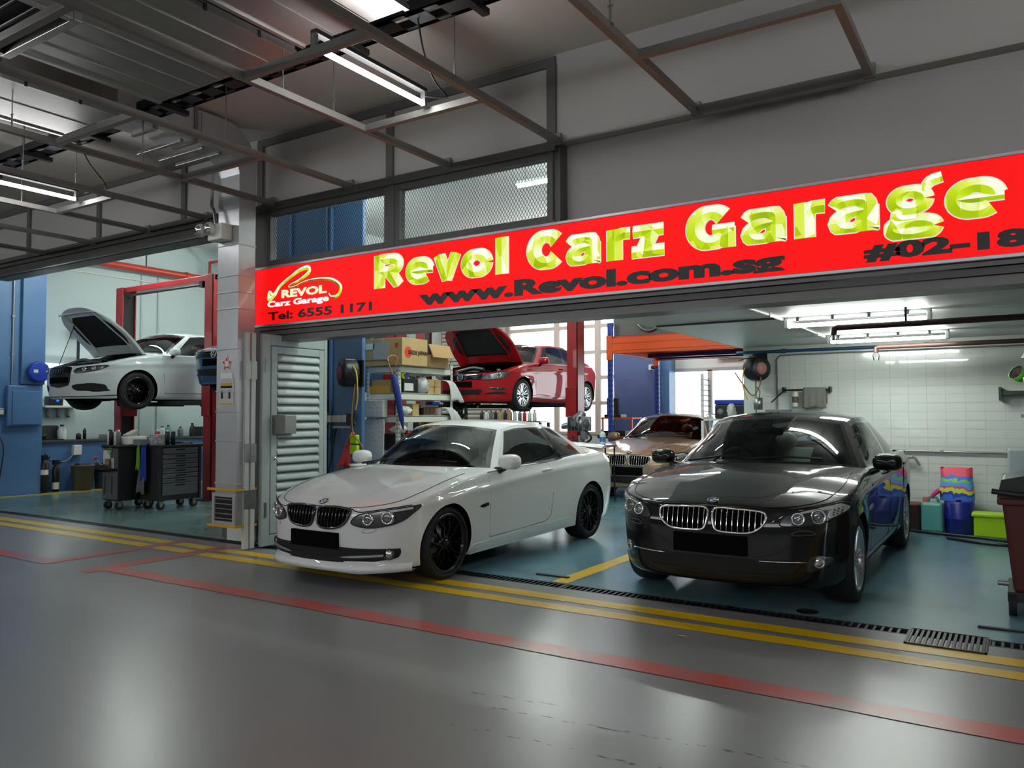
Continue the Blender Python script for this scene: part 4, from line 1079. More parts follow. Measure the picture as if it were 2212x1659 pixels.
hatch('hatchback_car', 'red hatchback with open bonnet raised on the middle lift', paint('red_car_paint', (176, 20, 24), rough=.5), (-8.85, 12.75), LZ2, M_SILVER, 'twin5', 'slim', M_SEAT)
SP_BLUE = dict(SP_HATCH); SP_BLUE['open_hood'] = None
hatch('hatchback_car', 'dark blue car raised on a lift behind the shelf rack', paint('blue_car_paint', (44, 86, 132), metal=.3), (-10.15, 8.32), 1.75, M_SILVER, 'ten', 'slim', M_SEAT, SP_BLUE)
# ------------------------------------------------------------ suspended ceiling frame (bare angle grid), z = 3.85
grid_t = thing('ceiling_frame', 'bare grey metal angle grid hung below the driveway soffit', 'ceiling frame', (-5.2, 4.8, 3.85))
XB = [-0.84, -2.10, -3.36, -4.57, -5.85, -7.06, -8.25, -9.45, -10.75, -12.0]
def angle_y(x, y0, y1, z=3.85):
    return MB().box(x-.024, x+.024, y0, y1, z-.004, z+.002).box(x-.003, x+.003, y0, y1, z, z+.045)
def angle_x(x0, x1, y, z=3.85):
    return MB().box(x0, x1, y-.02, y+.02, z-.004, z+.002).box(x0, x1, y-.003, y+.003, z, z+.045)
for i, x in enumerate(XB):
    y0 = {-0.84: 4.78, -2.10: 3.2}.get(x, -1.0 if x > -6 else .5)
    MB().box(x-.027, x+.027, y0, 5.95, 3.83, 3.885).build('main_runner', M_TBAR, grid_t, bevel=.003)
for (a, b, y) in ((-2.10, -0.84, 4.80), (-2.10, -0.84, 5.93), (-4.57, -3.36, 3.59), (-4.57, -3.36, 4.81), (-7.06, -5.85, 3.57), (-7.06, -5.85, 4.80), (-9.45, -8.25, 3.57), (-9.45, -8.25, 4.80), (-12, -10.75, 4.8), (-5.85, -4.57, 2.38), (-8.25, -7.06, 2.38), (-3.36, -2.1, 2.38)):
    MB().box(a+.02, b-.02, y-.027, y+.027, 3.83, 3.885).build('cross_bar', M_TBAR, grid_t, bevel=.003)
for x in XB[:9]:
    MB().box(x-.04, x+.04, 5.925, 5.965, 3.82, 3.92).build('wall_bracket', M_TBAR, grid_t)
# hanging rods with hooks
for x, y in ((-5.09+.5, 3.95), (-4.58, 4.46), (-3.36, 4.45), (-7.06, 4.37), (-8.25, 4.37), (-8.25, 3.85), (-2.08, 4.35), (-5.85, 4.4), (-7.06, 3.2), (-9.45, 4.4)):
    h = MB().cyl((x, y, 3.98), (x, y, 4.66), .005, n=6).box(x-.008, x+.008, y-.004, y+.004, 3.87, 3.99).box(x-.02, x+.02, y-.004, y+.004, 3.985, 3.993).box(x-.02, x+.02, y-.012, y+.012, 3.87, 3.878)
    h.build('hanger_rod', M_STEEL, grid_t)
# ------------------------------------------------------------ fluorescent battens in the frame
def batten(x, y0, y1, z, label, tubem=M_TUBE):
    t = thing('tube_lamp', label, 'lamp', (x, (y0+y1)/2, z))
    MB().box(x-.03, x+.03, y0-.03, y1+.03, z+.085, z+.12).build('lamp_body', mat('lamp_body_dark', (40, 40, 40), .6), t, bevel=.006)
    for y in (y0-.02, y1+.02): MB().box(x-.022, x+.022, y-.014, y+.014, z-.022, z+.09).build('lamp_holder', M_STEEL, t)
    MB().cyl((x, y0, z), (x, y1, z), .02, n=8).build('lamp_tube', tubem, t)
    return t
batten(-3.88, 3.62, 4.72, 3.90, 'lit tube lamp in the ceiling frame above the sign logo')
batten(-8.90, 3.40, 4.70, 3.90, 'lit tube lamp in the ceiling frame at the left picture edge')
batten(-6.45, 1.6, 2.8, 4.05, 'lit tube lamp beyond the upper left corner under the ducts')
for x in (-8.78, -3.88, 1.02):      # unseen lamps added out of frame to light the driveway
    for y in (-4.6, -1.0) + ((3.6,) if x > 0 else ()):
        batten(x, y, y+1.2, 3.90, 'added unseen driveway tube lamp of the %s row, %s' % ({-8.78: 'left', -3.88: 'middle', 1.02: 'right'}[x], {-4.6: 'farthest behind the camera', -1.0: 'just behind the camera', 3.6: 'out of frame above the unit number'}[y]))
MB().tube(smoothpath([(-3.62, 4.35, 4.35), (-3.60, 4.40, 4.1), (-3.66, 4.60, 3.98), (-3.70, 4.80, 3.93), (-3.86, 4.73, 3.95)], 6), .007, 6).build('lamp_cable', M_BLACK)
tag(D.objects['lamp_cable'], 'thin black cable looping down to the lit tube lamp above the sign', 'cable')
o = MB().tube(smoothpath([(-8.3, 4.4, 4.4), (-8.25, 4.5, 4.15), (-8.35, 4.75, 3.95), (-8.75, 4.73, 3.95)], 6), .007, 6).build('lamp_cable', M_BLACK)
tag(o, 'thin black cable hanging to the tube lamp at the left edge', 'cable')
# ------------------------------------------------------------ lamps of the workshop, with unseen ones added for light
def fitting(x0, x1, y, z, label, m=M_TUBE2):
    t = thing('sealed_lamp', label, 'lamp', ((x0+x1)/2, y, z))
    P = []
    for a, w, h in ((0, .0, 0), (0, .06, 0), (0, .075, -.03), (0, .06, -.055)): pass
    MB().box(x0, x1, y-.045, y+.045, z-.03, z).build('lamp_housing', mat('lamp_housing_grey', (170, 176, 176), .4), t, bevel=.012)
    MB().cyl((x0+.05, y-.03, z-.085), (x1-.05, y-.03, z-.085), .016, n=8).build('lamp_tube', m, t)
    MB().cyl((x0+.05, y+.03, z-.085), (x1-.05, y+.03, z-.085), .016, n=8).build('lamp_tube', m, t)
    for x in (x0+.02, x1-.02): MB().box(x-.018, x+.018, y-.06, y+.06, z-.11, z-.03).build('end_cap', mat('lamp_end_white', (220, 224, 222), .4), t, bevel=.008)
    n_ = 4
    for i in range(n_):
        x = x0+(x1-x0)*(i+.4)/n_; MB().box(x-.014, x+.014, y-.058, y-.044, z-.05, z-.005).build('lamp_clip', M_IRON, t, bevel=.004)
    return t
fitting(-1.96, -0.66, 8.08, 2.42, 'lit sealed tube lamp on the wash bay soffit, nearer of two')
fitting(-1.97, -0.66, 10.2, 2.42, 'lit sealed tube lamp on the wash bay soffit, farther of two')
def highlamp(x, y, z, label):  # unseen hanging lamp, added to brighten the workshop
    t = thing('added_lamp', label, 'lamp', (x, y, z))
    MB().box(x-.75, x+.75, y-.025, y+.025, z+.03, z+.07).build('lamp_body', mat('lamp_end_white', (220, 224, 222), .4), t)
    MB().cyl((x-.72, y, z), (x+.72, y, z), .02, n=8).build('lamp_tube', emit('lamp_tube_high', (245, 255, 250), 150.0), t)
    for dx in (-.6, .6): MB().cyl((x+dx, y, z+.07), (x+dx, y, 5.4), .005, n=6).build('lamp_rod', M_STEEL, t)
for x, y, lb in ((-13.3, 8.2, 'white hatchback bonnet'), (-13.3, 12.0, 'left bay rear floor'), (-10.4, 9.4, 'dark blue car'), (-8.8, 15.2, 'red hatchback boot'), (-5.3, 9.5, 'white convertible boot'), (-5.5, 15.5, 'gold saloon'), (-5.0, 7.1, 'white convertible bonnet')):
    highlamp(x, y, 4.75, 'added unseen hanging tube lamp high above the '+lb)
# ------------------------------------------------------------ writing
def text(body, x0, x1, z0, z1, y, m, parent, name='lettering', bold=0.0, depth=.003, axis='x', split=False):
    """flat lettering fitted to the rectangle, facing -Y (axis 'x') or +X (axis 'y': x0,x1 are Y values, y is X)"""
    cu_ = D.curves.new('txt', 'FONT'); cu_.body = body; cu_.size = 1; cu_.offset = bold; cu_.resolution_u = 3; cu_.fill_mode = 'FRONT'
    ob = D.objects.new('txt', cu_); COL.objects.link(ob)
    dg = bpy.context.evaluated_depsgraph_get(); dg.update()
    me = D.meshes.new_from_object(ob.evaluated_get(dg))
    D.objects.remove(ob)
    co = np.zeros(len(me.vertices)*3); me.vertices.foreach_get('co', co); co = co.reshape(-1, 3)
    mn, mx = co.min(0), co.max(0)
    fs = [tuple(p.vertices) for p in me.polygons]
    sx = (x1-x0)/(mx[0]-mn[0]); sz = (z1-z0)/(mx[1]-mn[1])
    vs = []
    for p in co:
        u = x0+(p[0]-mn[0])*sx; v = z0+(p[1]-mn[1])*sz
        vs.append((u, y, v) if axis == 'x' else (y, u, v))
    D.meshes.remove(me)
    if not split:
        mb = MB(); mb.add(vs, fs)
        return mb.build(name, m, parent)
    # one part for each character: connected pieces merged where they overlap along the line
    par = list(range(len(vs)))
    def find(i):
        while par[i] != i: par[i] = par[par[i]]; i = par[i]
        return i
    for f in fs:
        for i in f[1:]: par[find(i)] = find(f[0])
    comp = {}
    for f in fs: comp.setdefault(find(f[0]), []).append(f)
    items = sorted(([min(vs[i][0] for f in fl_ for i in f), max(vs[i][0] for f in fl_ for i in f), fl_] for fl_ in comp.values()), key=lambda q: q[0])
    chars = []
    for a, b, fl_ in items:
        if chars and a < chars[-1][1]-.35*min(b-a, chars[-1][1]-chars[-1][0]): chars[-1][1] = max(chars[-1][1], b); chars[-1][2] = chars[-1][2]+fl_
        else: chars.append([a, b, fl_])
    for a, b, fl_ in chars:
        ids = sorted({i for f in fl_ for i in f}); mp_ = {i: k for k, i in enumerate(ids)}
        MB().add([vs[i] for i in ids], [tuple(mp_[i] for i in f) for f in fl_]).build(name, m, parent)
# ------------------------------------------------------------ illuminated shop sign
XS0, XS1, ZS0, ZS1 = -7.36, 1.35, 2.465, 3.14
sign = thing('shop_sign', 'long illuminated red shop sign with gold lettering over the entrance', 'sign', (-3.0, YF, ZS0))
MB().box(XS0, XS1, YF+.012, YF+.15, ZS0, ZS1).build('sign_box', M_STEEL, sign)
fr = MB().box(XS0, XS1, YF-.008, YF+.03, ZS1-.022, ZS1+.006).box(XS0, XS1, YF-.008, YF+.03, ZS0-.006, ZS0+.022).box(XS0, XS0+.022, YF-.008, YF+.03, ZS0, ZS1).box(XS1-.022, XS1, YF-.008, YF+.03, ZS0, ZS1)
fr.build('sign_frame', mat('aluminium_frame', (176, 176, 178), .35, metal=.7), sign, bevel=.004)
def redface():
    m = D.materials.new('backlit_red_face'); m.use_nodes = True; nt = m.node_tree; b = nt.nodes['Principled BSDF']
    b.inputs['Base Color'].default_value = (*lin((90, 3, 3)), 1); b.inputs['Roughness'].default_value = .5; b.inputs['Specular IOR Level'].default_value = .2
    b.inputs['Emission Color'].default_value = (*lin((255, 14, 16)), 1); b.inputs['Emission Strength'].default_value = SIGNK*.95
    return m
M_SIGNRED = redface()
MB().box(XS0+.02, XS1-.02, YF, YF+.012, ZS0+.02, ZS1-.02).build('sign_face', M_SIGNRED, sign)
def goldprint():
    """printed chiselled gold: lime, yellow and white facets"""
    m = D.materials.new('printed_gold_facets'); m.use_nodes = True; nt = m.node_tree; nt.nodes.clear(); L = nt.links.new
    o = nt.nodes.new('ShaderNodeOutputMaterial'); e = nt.nodes.new('ShaderNodeEmission'); e.inputs[1].default_value = SIGNK*1.05
    tc = nt.nodes.new('ShaderNodeTexCoord'); v = nt.nodes.new('ShaderNodeTexVoronoi'); v.inputs['Scale'].default_value = 9
    mp = nt.nodes.new('ShaderNodeMapping'); mp.inputs['Rotation'].default_value = (0, .7, 0); mp.inputs['Scale'].default_value = (1.3, 1, .6)
    L(tc.outputs['Object'], mp.inputs[0]); L(mp.outputs[0], v.inputs['Vector'])
    g = nt.nodes.new('ShaderNodeNewGeometry'); sx = nt.nodes.new('ShaderNodeSeparateXYZ'); L(g.outputs['True Normal'], sx.inputs[0])
    a = nt.nodes.new('ShaderNodeMath'); a.operation = 'MULTIPLY_ADD'; a.inputs[1].default_value = .9; L(sx.outputs[0], a.inputs[0])
    b = nt.nodes.new('ShaderNodeMath'); b.operation = 'MULTIPLY_ADD'; b.inputs[1].default_value = 1.1; b.inputs[2].default_value = .48; L(sx.outputs[2], b.inputs[0])
    L(b.outputs[0], a.inputs[2])
    sp = nt.nodes.new('ShaderNodeSeparateColor'); L(v.outputs['Color'], sp.inputs[0])
    c = nt.nodes.new('ShaderNodeMath'); c.operation = 'MULTIPLY_ADD'; c.inputs[1].default_value = .38; L(sp.outputs[0], c.inputs[0]); L(a.outputs[0], c.inputs[2])
    r = nt.nodes.new('ShaderNodeValToRGB'); el = r.color_ramp.elements
    el[0].position = .12; el[0].color = (*lin((92, 108, 22)), 1); el[1].position = .98; el[1].color = (*lin((250, 255, 236)), 1)
    for p, cc in ((.34, (150, 184, 18)), (.54, (190, 218, 26)), (.70, (222, 236, 90)), (.82, (246, 252, 214))):
        q = el.new(p); q.color = (*lin(cc), 1)
    L(c.outputs[0], r.inputs[0]); L(r.outputs[0], e.inputs[0]); L(e.outputs[0], o.inputs[0])
    return m
M_GOLDP = goldprint()
M_SBLK = mat('sign_black_vinyl', (16, 13, 13), .4); M_SWHT = emit('sign_white_print', (255, 246, 246), SIGNK*1.05); M_SEDGE = emit('sign_letter_edge', (250, 240, 225), SIGNK*.85)
def ribbon(mb, pts, hw, fn, ridge=.02, k=5, curved=True, edge=None):
    if not isinstance(hw, (list, tuple)): hw = [hw]*len(pts)
    P = [(p[0], p[1], h) for p, h in zip(pts, hw)]
    if curved: P = smoothpath(P, k)
    n = len(P); A, B, Cc = [], [], []
    for i in range(n):
        a, b = P[max(i-1, 0)], P[min(i+1, n-1)]; dx, dz = b[0]-a[0], b[1]-a[1]; l = math.hypot(dx, dz) or 1; nx, nz = -dz/l, dx/l; h = P[i][2]
        A.append(fn(P[i][0]+nx*h, P[i][1]+nz*h, 0)); B.append(fn(P[i][0], P[i][1], ridge)); Cc.append(fn(P[i][0]-nx*h, P[i][1]-nz*h, 0))
    mb.grid([A, B, Cc], False)
    mb.add([A[0], B[0], Cc[0], A[-1], B[-1], Cc[-1]], [(0, 1, 2), (5, 4, 3)])
def arc(cx, cz, rx, rz, a0, a1, n=14): return [(cx+rx*math.cos(R(a0+(a1-a0)*i/n)), cz+rz*math.sin(R(a0+(a1-a0)*i/n))) for i in range(n+1)]
def ringw(a0, a1, ws, wt, n=14): return [abs(math.cos(R(a0+(a1-a0)*i/n)))*ws+(1-abs(math.cos(R(a0+(a1-a0)*i/n))))*wt for i in range(n+1)]
def glyph(ch, w):
    """strokes (points, half widths, curved) of a heavy grotesque letter, baseline 0, cap .34, x-height .263"""
    s = .070; S = []
    if ch == 'l': S = [([(w/2, 0), (w/2, .34)], w/2, 0)]
    elif ch == 'R': S = [([(s, 0), (s, .34)], s, 0), ([(s, .292), (.22, .292), (.30, .27), (.318, .235), (.30, .195), (.22, .168), (s, .165)], [.052, .052, .058, .068, .058, .050, .050], 1), ([(.20, .17), (w-.072, 0)], .074, 0)]
    elif ch == 'e': S = [(arc(w/2, .131, w/2-.063, .086, 6, 318), ringw(6, 318, .063, .045), 1), ([(.07, .128), (w-.015, .128)], .026, 0)]
    elif ch == 'v': S = [([(.070, .262), (w/2+.008, .0)], .070, 0), ([(w-.064, .262), (w/2-.008, .0)], .062, 0)]
    elif ch == 'o': S = [(arc(w/2, .131, w/2-.068, .083, 0, 360, 24), ringw(0, 360, .068, .048, 24), 1)]
    elif ch == 'C': S = [(arc(w*.52, .17, w*.52-.074, .120, 36, 324, 20), ringw(36, 324, .074, .051, 20), 1)]
    elif ch == 'a': S = [([(w-.088, .0), (w-.088, .18)], .072, 0), ([(.035, .185), (.075, .222), (w*.5, .232), (w-.10, .215), (w-.085, .16)], [.042, .046, .043, .056, .066], 1), ([(w-.11, .15), (w*.45, .142), (.10, .12), (.062, .075), (.10, .035), (.17, .03), (w-.12, .07)], [.034, .036, .054, .062, .052, .040, .034], 1), ([(w-.085, .03), (w-.012, .012)], .014, 0)]
    elif ch == 'r': S = [([(s, 0), (s, .262)], s, 0), ([(.075, .16), (.11, .205), (.15, .222), (w-.002, .222)], [.036, .048, .05, .052], 1)]
    elif ch == 'z': S = [([(.012, .216), (w-.006, .216)], .047, 0), ([(w-.09, .23), (.09, .035)], .064, 0), ([(.0, .047), (w, .047)], .047, 0)]
    elif ch == 'G': S = [(arc(w*.50, .17, w*.50-.074, .120, 38, 320, 20), ringw(38, 320, .074, .051, 20), 1), ([(w*.53, .148), (w-.012, .148)], .036, 0), ([(w-.06, .0), (w-.06, .16)], .05, 0)]
    elif ch == 'g': S = [(arc(w*.44, .176, w*.36-.045, .058, 0, 360, 22), ringw(0, 360, .056, .038, 22), 1), ([(w*.66, .225), (w*.78, .285), (w*.98, .305)], [.024, .034, .032], 1), ([(w*.26, .11), (.075, .075), (.11, .045), (.2, .042)], [.03, .034, .032, .03], 1), (arc(w*.48, -.015, w*.48-.05, .045, 0, 360, 22), ringw(0, 360, .056, .038, 22), 1)]
    return S
for ch, x0, x1, z0, z1 in (('R', -5.509, -5.113, 2.740, 3.078), ('e', -5.090, -4.733, 2.742, 3.0), ('v', -4.740, -4.409, 2.742, 3.0), ('o', -4.409, -4.049, 2.739, 3.0), ('l', -4.013, -3.876, 2.741, 3.080), ('C', -3.678, -3.292, 2.740, 3.079),
        ('a', -3.280, -2.934, 2.732, 3.0), ('r', -2.887, -2.674, 2.736, 3.0), ('z', -2.663, -2.377, 2.736, 3.0), ('G', -2.194, -1.796, 2.736, 3.079), ('a', -1.758, -1.411, 2.735, 3.0), ('r', -1.363, -1.149, 2.738, 3.0), ('a', -1.130, -0.784, 2.737, 3.0), ('g', -0.763, -0.398, 2.74, 3.076), ('e', -0.391, -0.040, 2.743, 3.0)):
    w = x1-x0; mb = MB(); eb = MB(); zb = 2.741; lo_z = -.09 if ch == 'g' else 0; hi_z = .34 if ch in 'RlCGg' else .262
    for pts, hw, cv in glyph(ch, w):
        ribbon(mb, pts, hw, lambda a, b, h: (x0+min(max(a, 0), w), YF-.006-h, zb+min(max(b, lo_z), hi_z)), .007, 3, cv)
        hh = [h+.008 for h in hw] if isinstance(hw, list) else hw+.008
        ribbon(eb, pts, hh, lambda a, b, h: (x0+min(max(a, -.008), w+.008), YF-.0035, zb+min(max(b, lo_z-.008), hi_z+.008)), 0, 3, cv)
    lo = mb.build('letter', M_GOLDP, sign); eb.build('letter_edge', M_SEDGE, lo)
# black slab lettering and numbers
o = text('www.Revol.com.sg', -4.923, -1.438, 2.482, 2.674, YF-.004, M_SBLK, sign, 'web_letter', .056, split=True)
text('#02-18', -0.90, 0.075, 2.515, 2.645, YF-.004, M_SBLK, sign, 'unit_digit', .06, split=True)
text('Tel: 6555 1171', -7.12, -5.54, 2.525, 2.622, YF-.004, M_SBLK, sign, 'phone_digit', .036, split=True)
text('Carz Garage', -7.135, -6.16, 2.655, 2.745, YF-.004, M_SWHT, sign, 'name_letter', .045, split=True)
text('REVOL', -6.90, -6.19, 2.762, 2.855, YF-.007, emit('logo_letter_print', (250, 246, 200), SIGNK), sign, 'logo_letter', .05, split=True)
lg = MB()
f_ = lambda a, b, h: (a, YF-.005-h, b)
ribbon(lg, [(-7.126, 2.765), (-7.098, 2.845), (-7.03, 2.80), (-6.93, 2.90), (-6.75, 2.99), (-6.607, 3.05), (-6.48, 3.065), (-6.47, 3.01), (-6.60, 2.945), (-6.76, 2.90), (-6.78, 2.875), (-6.70, 2.875), (-6.50, 2.92), (-6.29, 2.925), (-6.12, 2.90), (-6.01, 2.84), (-5.985, 2.785), (-6.03, 2.722), (-6.12, 2.715), (-6.16, 2.755)],
       [.018, .022, .024, .018, .018, .022, .026, .024, .016, .009, .008, .009, .010, .014, .018, .022, .022, .018, .014, .006], f_, .006, 5)
ribbon(lg, [(-7.12, 2.79), (-7.09, 2.775), (-7.04, 2.80), (-6.97, 2.87)], [.03, .034, .024, .01], f_, .006, 5)
lg.build('logo_swoosh', M_GOLDP, sign)
# ------------------------------------------------------------ expanded metal windows above the sign
M_MESH = mat('expanded_mesh_black', (40, 40, 42), .6, metal=.3)
def meshwin(x0, x1, z0, z1, idx):
    t = thing('mesh_window', ('expanded metal mesh window above the sign logo, left of two', 'expanded metal mesh window above the sign, wider right one of two')[idx], 'mesh window', ((x0+x1)/2, 6.0, z0))
    MB().box(x0, x0+.06, 5.965, 6.06, z0, z1).box(x1-.06, x1, 5.965, 6.06, z0, z1).box(x0+.06, x1-.06, 5.965, 6.06, z0, z0+.055).box(x0+.06, x1-.06, 5.965, 6.06, z1-.05, z1).build('window_frame', M_DARK, t, bevel=.004)
    b = MB(); dx, dz, s = .017, .030, .0026
    nx = int((x1-x0-.12)/dx)+1; nz = int((z1-z0-.1)/dz)+1; X0, Z0 = x0+.06, z0+.055
    dx = (x1-x0-.12)/nx; dz = (z1-z0-.105)/nz; y = 6.01
    # diamond strands as slanted flat strips
    def strip(xa, za, xb, zb):
        b.add([(xa-s, y, za), (xa+s, y, za), (xb+s, y, zb), (xb-s, y, zb)], [(0, 1, 2, 3)])
    for i in range(nx):
        for j in range(nz):
            xa = X0+dx*i; za = Z0+dz*j
            if (i+j) % 2 == 0: strip(xa, za, xa+dx, za+dz)
            else: strip(xa, za+dz, xa+dx, za)
    o = b.build('expanded_mesh', M_MESH, t); o['kind'] = 'stuff'
meshwin(-7.18, -5.34, 3.16, 3.78, 0); meshwin(-5.26, -3.42, 3.16, 3.78, 1)
trim(-7.36, -7.18, 3.14, 3.80, 5.97, 6.06); trim(-5.34, -5.26, 3.16, 3.80, 5.96, 6.06); trim(-7.2, -3.40, 3.135, 3.165, 5.96, 6.08)

trim(-3.425, -3.36, 3.14, 3.87, 5.99, 6.3)
for m_ in (M_GOLDP, M_SEDGE, M_SWHT, MATS['logo_letter_print']): m_.cycles.emission_sampling = 'NONE'   # thin print: not worth sampling as lamps
# ------------------------------------------------------------ ducts and cable tray under the soffit
def duct(name, label, x0, x1, y0, y1, z0, z1, seams=0, bar=0.9):
    t = thing(name, label, 'duct', ((x0+x1)/2, (y0+y1)/2, z0))
    MB().box(x0, x1, y0, y1, z0, z1).build('duct_body', M_GALV, t, bevel=.006)
    for s_ in range(seams):
        x = x0+(x1-x0)*(s_+1)/(seams+1); MB().box(x-.003, x+.003, y0, y1-.02, z0-.006, z0).build('duct_seam', M_STEEL, t)
    for x in (x0, x1):
        MB().box(x-.018, x+.018, y0, y1, z0-.012, z0+.02).build('duct_flange', M_STEEL, t)
    y = y1-.35
    while y > max(y0, .8):
        MB().box(x1+.016, x1+.024, y-.012, y+.012, z0-.02, z0+.03).build('duct_clip', M_IRON, t); y -= bar
    return t
dA = duct('air_duct', 'wide flat galvanised duct with long seams under the soffit', -6.27, -4.56, -2, 4.04, 4.2, 4.55, 5, .45)
duct('air_duct', 'narrower galvanised duct left of the wide one, shining from the lamp', -7.80, -6.86, -1, 4.0, 4.2, 4.55, 1, .45)
dC = duct('air_duct', 'galvanised duct right of the wide one with orange tint', -4.42, -3.42, -1, 4.0, 4.2, 4.5, 2, .6)
# black louvred outlet hanging under the wide duct
v = thing('air_outlet', 'black louvred air outlet in a steel frame at the upper left corner', 'vent', (-5.74, 2.2, 4.1))
MB().box(-6.24, -5.24, 1.60, 1.66, 4.1, 4.2).box(-6.24, -5.24, 2.74, 2.80, 4.1, 4.2).box(-6.24, -6.18, 1.66, 2.74, 4.1, 4.2).box(-5.30, -5.24, 1.66, 2.74, 4.1, 4.2).build('outlet_frame', M_GALV, v, bevel=.004)
MB().box(-6.18, -5.30, 1.66, 2.74, 4.18, 4.198).build('outlet_back', M_BLACK, v)
for i in range(9):
    y = 1.72+i*.12; MB().obox((-5.74, y, 4.13), (.87, .09, .006), Matrix.Rotation(R(35), 4, 'X')).build('outlet_slat', M_IRON, v)
# perforated cable tray
def tray(x0, x1, y, z, label):
    t = thing('cable_tray', label, 'cable tray', ((x0+x1)/2, y, z))
    b = MB(); w = .11
    b.box(x0, x1, y-w, y-w+.012, z, z+.09); b.box(x0, x1, y+w-.012, y+w, z, z+.09); b.box(x0, x1, y-w, y-w+.045, z, z+.008); b.box(x0, x1, y+w-.045, y+w, z, z+.008)
    x = x0
    while x < x1: b.box(x, min(x+.18, x1), y-w, y+w, z, z+.006); x += .30
    b.build('tray_channel', M_IRON, t)
    x = x0+.4
    while x < x1:
        MB().box(x-.03, x+.03, y-.16, y+.16, z-.045, z).build('tray_bracket', M_IRON, t); MB().cyl((x, y-.13, z), (x, y-.13, 4.66), .006, n=6).build('tray_rod', M_STEEL, t)
        MB().cyl((x, y+.13, z), (x, y+.13, 4.66), .006, n=6).build('tray_rod', M_STEEL, t)
        x += 1.15
    return t
tray(-6.98, 1.5, 4.36, 4.34, 'long black perforated cable tray beneath the soffit')
tray(-10.6, -7.50, 4.36, 4.34, 'short black cable tray left of the silver duct')
MB().box(-5.3, -4.7, 3.7, 3.9, 4.62, 4.66)
# ------------------------------------------------------------ silver duct: runs to the pillar and drops beside it
pd = thing('wall_duct', 'silver duct that elbows down beside the pillar to a floor vent', 'duct', (-7.245, 5.61, .26))
prof = [(3.95, 4.28), (5.30, 4.28)]+[(5.30+.20*math.sin(R(a)), 4.08+.20*math.cos(R(a))) for a in (22, 45, 67)]+[(5.5, 4.08), (5.5, .26), (5.72, .26), (5.72, 4.20)]+[(5.30+.42*math.cos(R(a)), 4.20+.42*math.sin(R(a))) for a in (20, 40, 60, 78)]+[(5.30, 4.62), (3.95, 4.62)]
MB().prism(prof, lambda a, b: (-7.42, a, b), (.35, 0, 0)).build('duct_body', M_FOIL, pd, bevel=.004)
for z in (3.72, 3.32, 2.98, 2.80, 2.62, 2.18, 1.72, 1.50, 1.18, .72): MB().box(-7.428, -7.062, 5.492, 5.728, z-.008, z+.008).build('duct_seam', M_FOIL, pd, bevel=.004)
for y in (4.5, 4.95): MB().box(-7.44, -7.05, y-.02, y+.02, 4.26, 4.64).build('duct_flange', M_GALV, pd)
for y in (4.75, 5.0, 5.2): MB().box(-7.75, -7.0, y-.02, y+.02, 4.20, 4.235).build('duct_hanger', M_STEEL, pd, bevel=.004)
MB().box(-7.068, -7.055, 5.02, 5.25, 4.30, 4.60).build('access_panel', M_FOIL, pd, bevel=.004)
gr = MB().box(-7.435, -7.395, 5.47, 5.50, .28, .62).box(-7.095, -7.055, 5.47, 5.50, .28, .62).box(-7.395, -7.095, 5.47, 5.50, .58, .62).box(-7.395, -7.095, 5.47, 5.50, .28, .32).build('vent_frame', M_FOIL, pd, bevel=.004)
MB().box(-7.395, -7.095, 5.488, 5.496, .32, .58).build('vent_recess', M_BLACK, gr)
for i in range(5): MB().obox((-7.245, 5.482, .345+.052*i), (.295, .026, .005), Matrix.Rotation(R(-30), 4, 'X')).build('vent_slat', M_FOIL, gr)
M_YSTRAP = mat('yellow_strap', (214, 160, 30), .5)
for z in (.66, .27): MB().box(-7.50, -7.05, 5.455, 5.475, z-.012, z+.012).box(-7.05, -7.035, 5.455, 5.75, z-.012, z+.012).build('yellow_band', M_YSTRAP, pd)
# stickers
st = MB(); cx, cz, r = -7.245, 2.02, .105
pts = [(cx+(r if i % 2 == 0 else r*.48)*math.sin(2*PI*i/10), cz+(r if i % 2 == 0 else r*.48)*math.cos(2*PI*i/10)) for i in range(10)]
def starpoly(k, y): return [(cx+(a-cx)*k, y, cz+(b-cz)*k) for a, b in pts]
so = tag(MB().add(starpoly(1.0, 5.496), [tuple(range(9, -1, -1))]).build('star_sticker', mat('sticker_white', (226, 226, 222), .5)), 'white and red star sticker on the silver duct', 'sticker')
MB().add(starpoly(.8, 5.4945), [tuple(range(9, -1, -1))]).build('star_print', mat('sticker_red', (214, 60, 40), .5), so)
MB().box(cx-.03, cx+.035, 5.493, 5.4945, cz-.03, cz+.03).build('star_glyphs', mat('sticker_white', (226, 226, 222), .5), so)
MB().box(cx-.1, cx+.1, 5.494, 5.497, cz-.16, cz-.10).build('ribbon_print', mat('sticker_white', (226, 226, 222), .5), so)
so = tag(MB().box(-7.37, -7.12, 5.494, 5.498, 1.56, 1.86).build('notice_sticker', mat('notice_paper', (190, 190, 186), .5)), 'worn grey notice sheet with two black marks on the silver duct', 'notice')
MB().box(-7.34, -7.15, 5.492, 5.494, 1.785, 1.81).build('notice_strip', M_YSTRAP, so); MB().box(-7.34, -7.15, 5.492, 5.494, 1.755, 1.78).build('notice_bar', M_BLACK, so)
for x in (-7.315, -7.19): MB().box(x-.016, x+.016, 5.492, 5.494, 1.64, 1.71).build('notice_mark', M_BLACK, so); MB().cyl((x, 5.494, 1.725), (x, 5.492, 1.725), .008, n=10).build('notice_dot', M_BLACK, so)
MB().box(-7.35, -7.14, 5.492, 5.494, 1.575, 1.59).build('notice_foot', M_YSTRAP, so)
struct(bx('wall_pillar_foot', M_WHITEIN, -7.85, -7.46, 5.98, 6.1, 0, .25, bevel=.01))
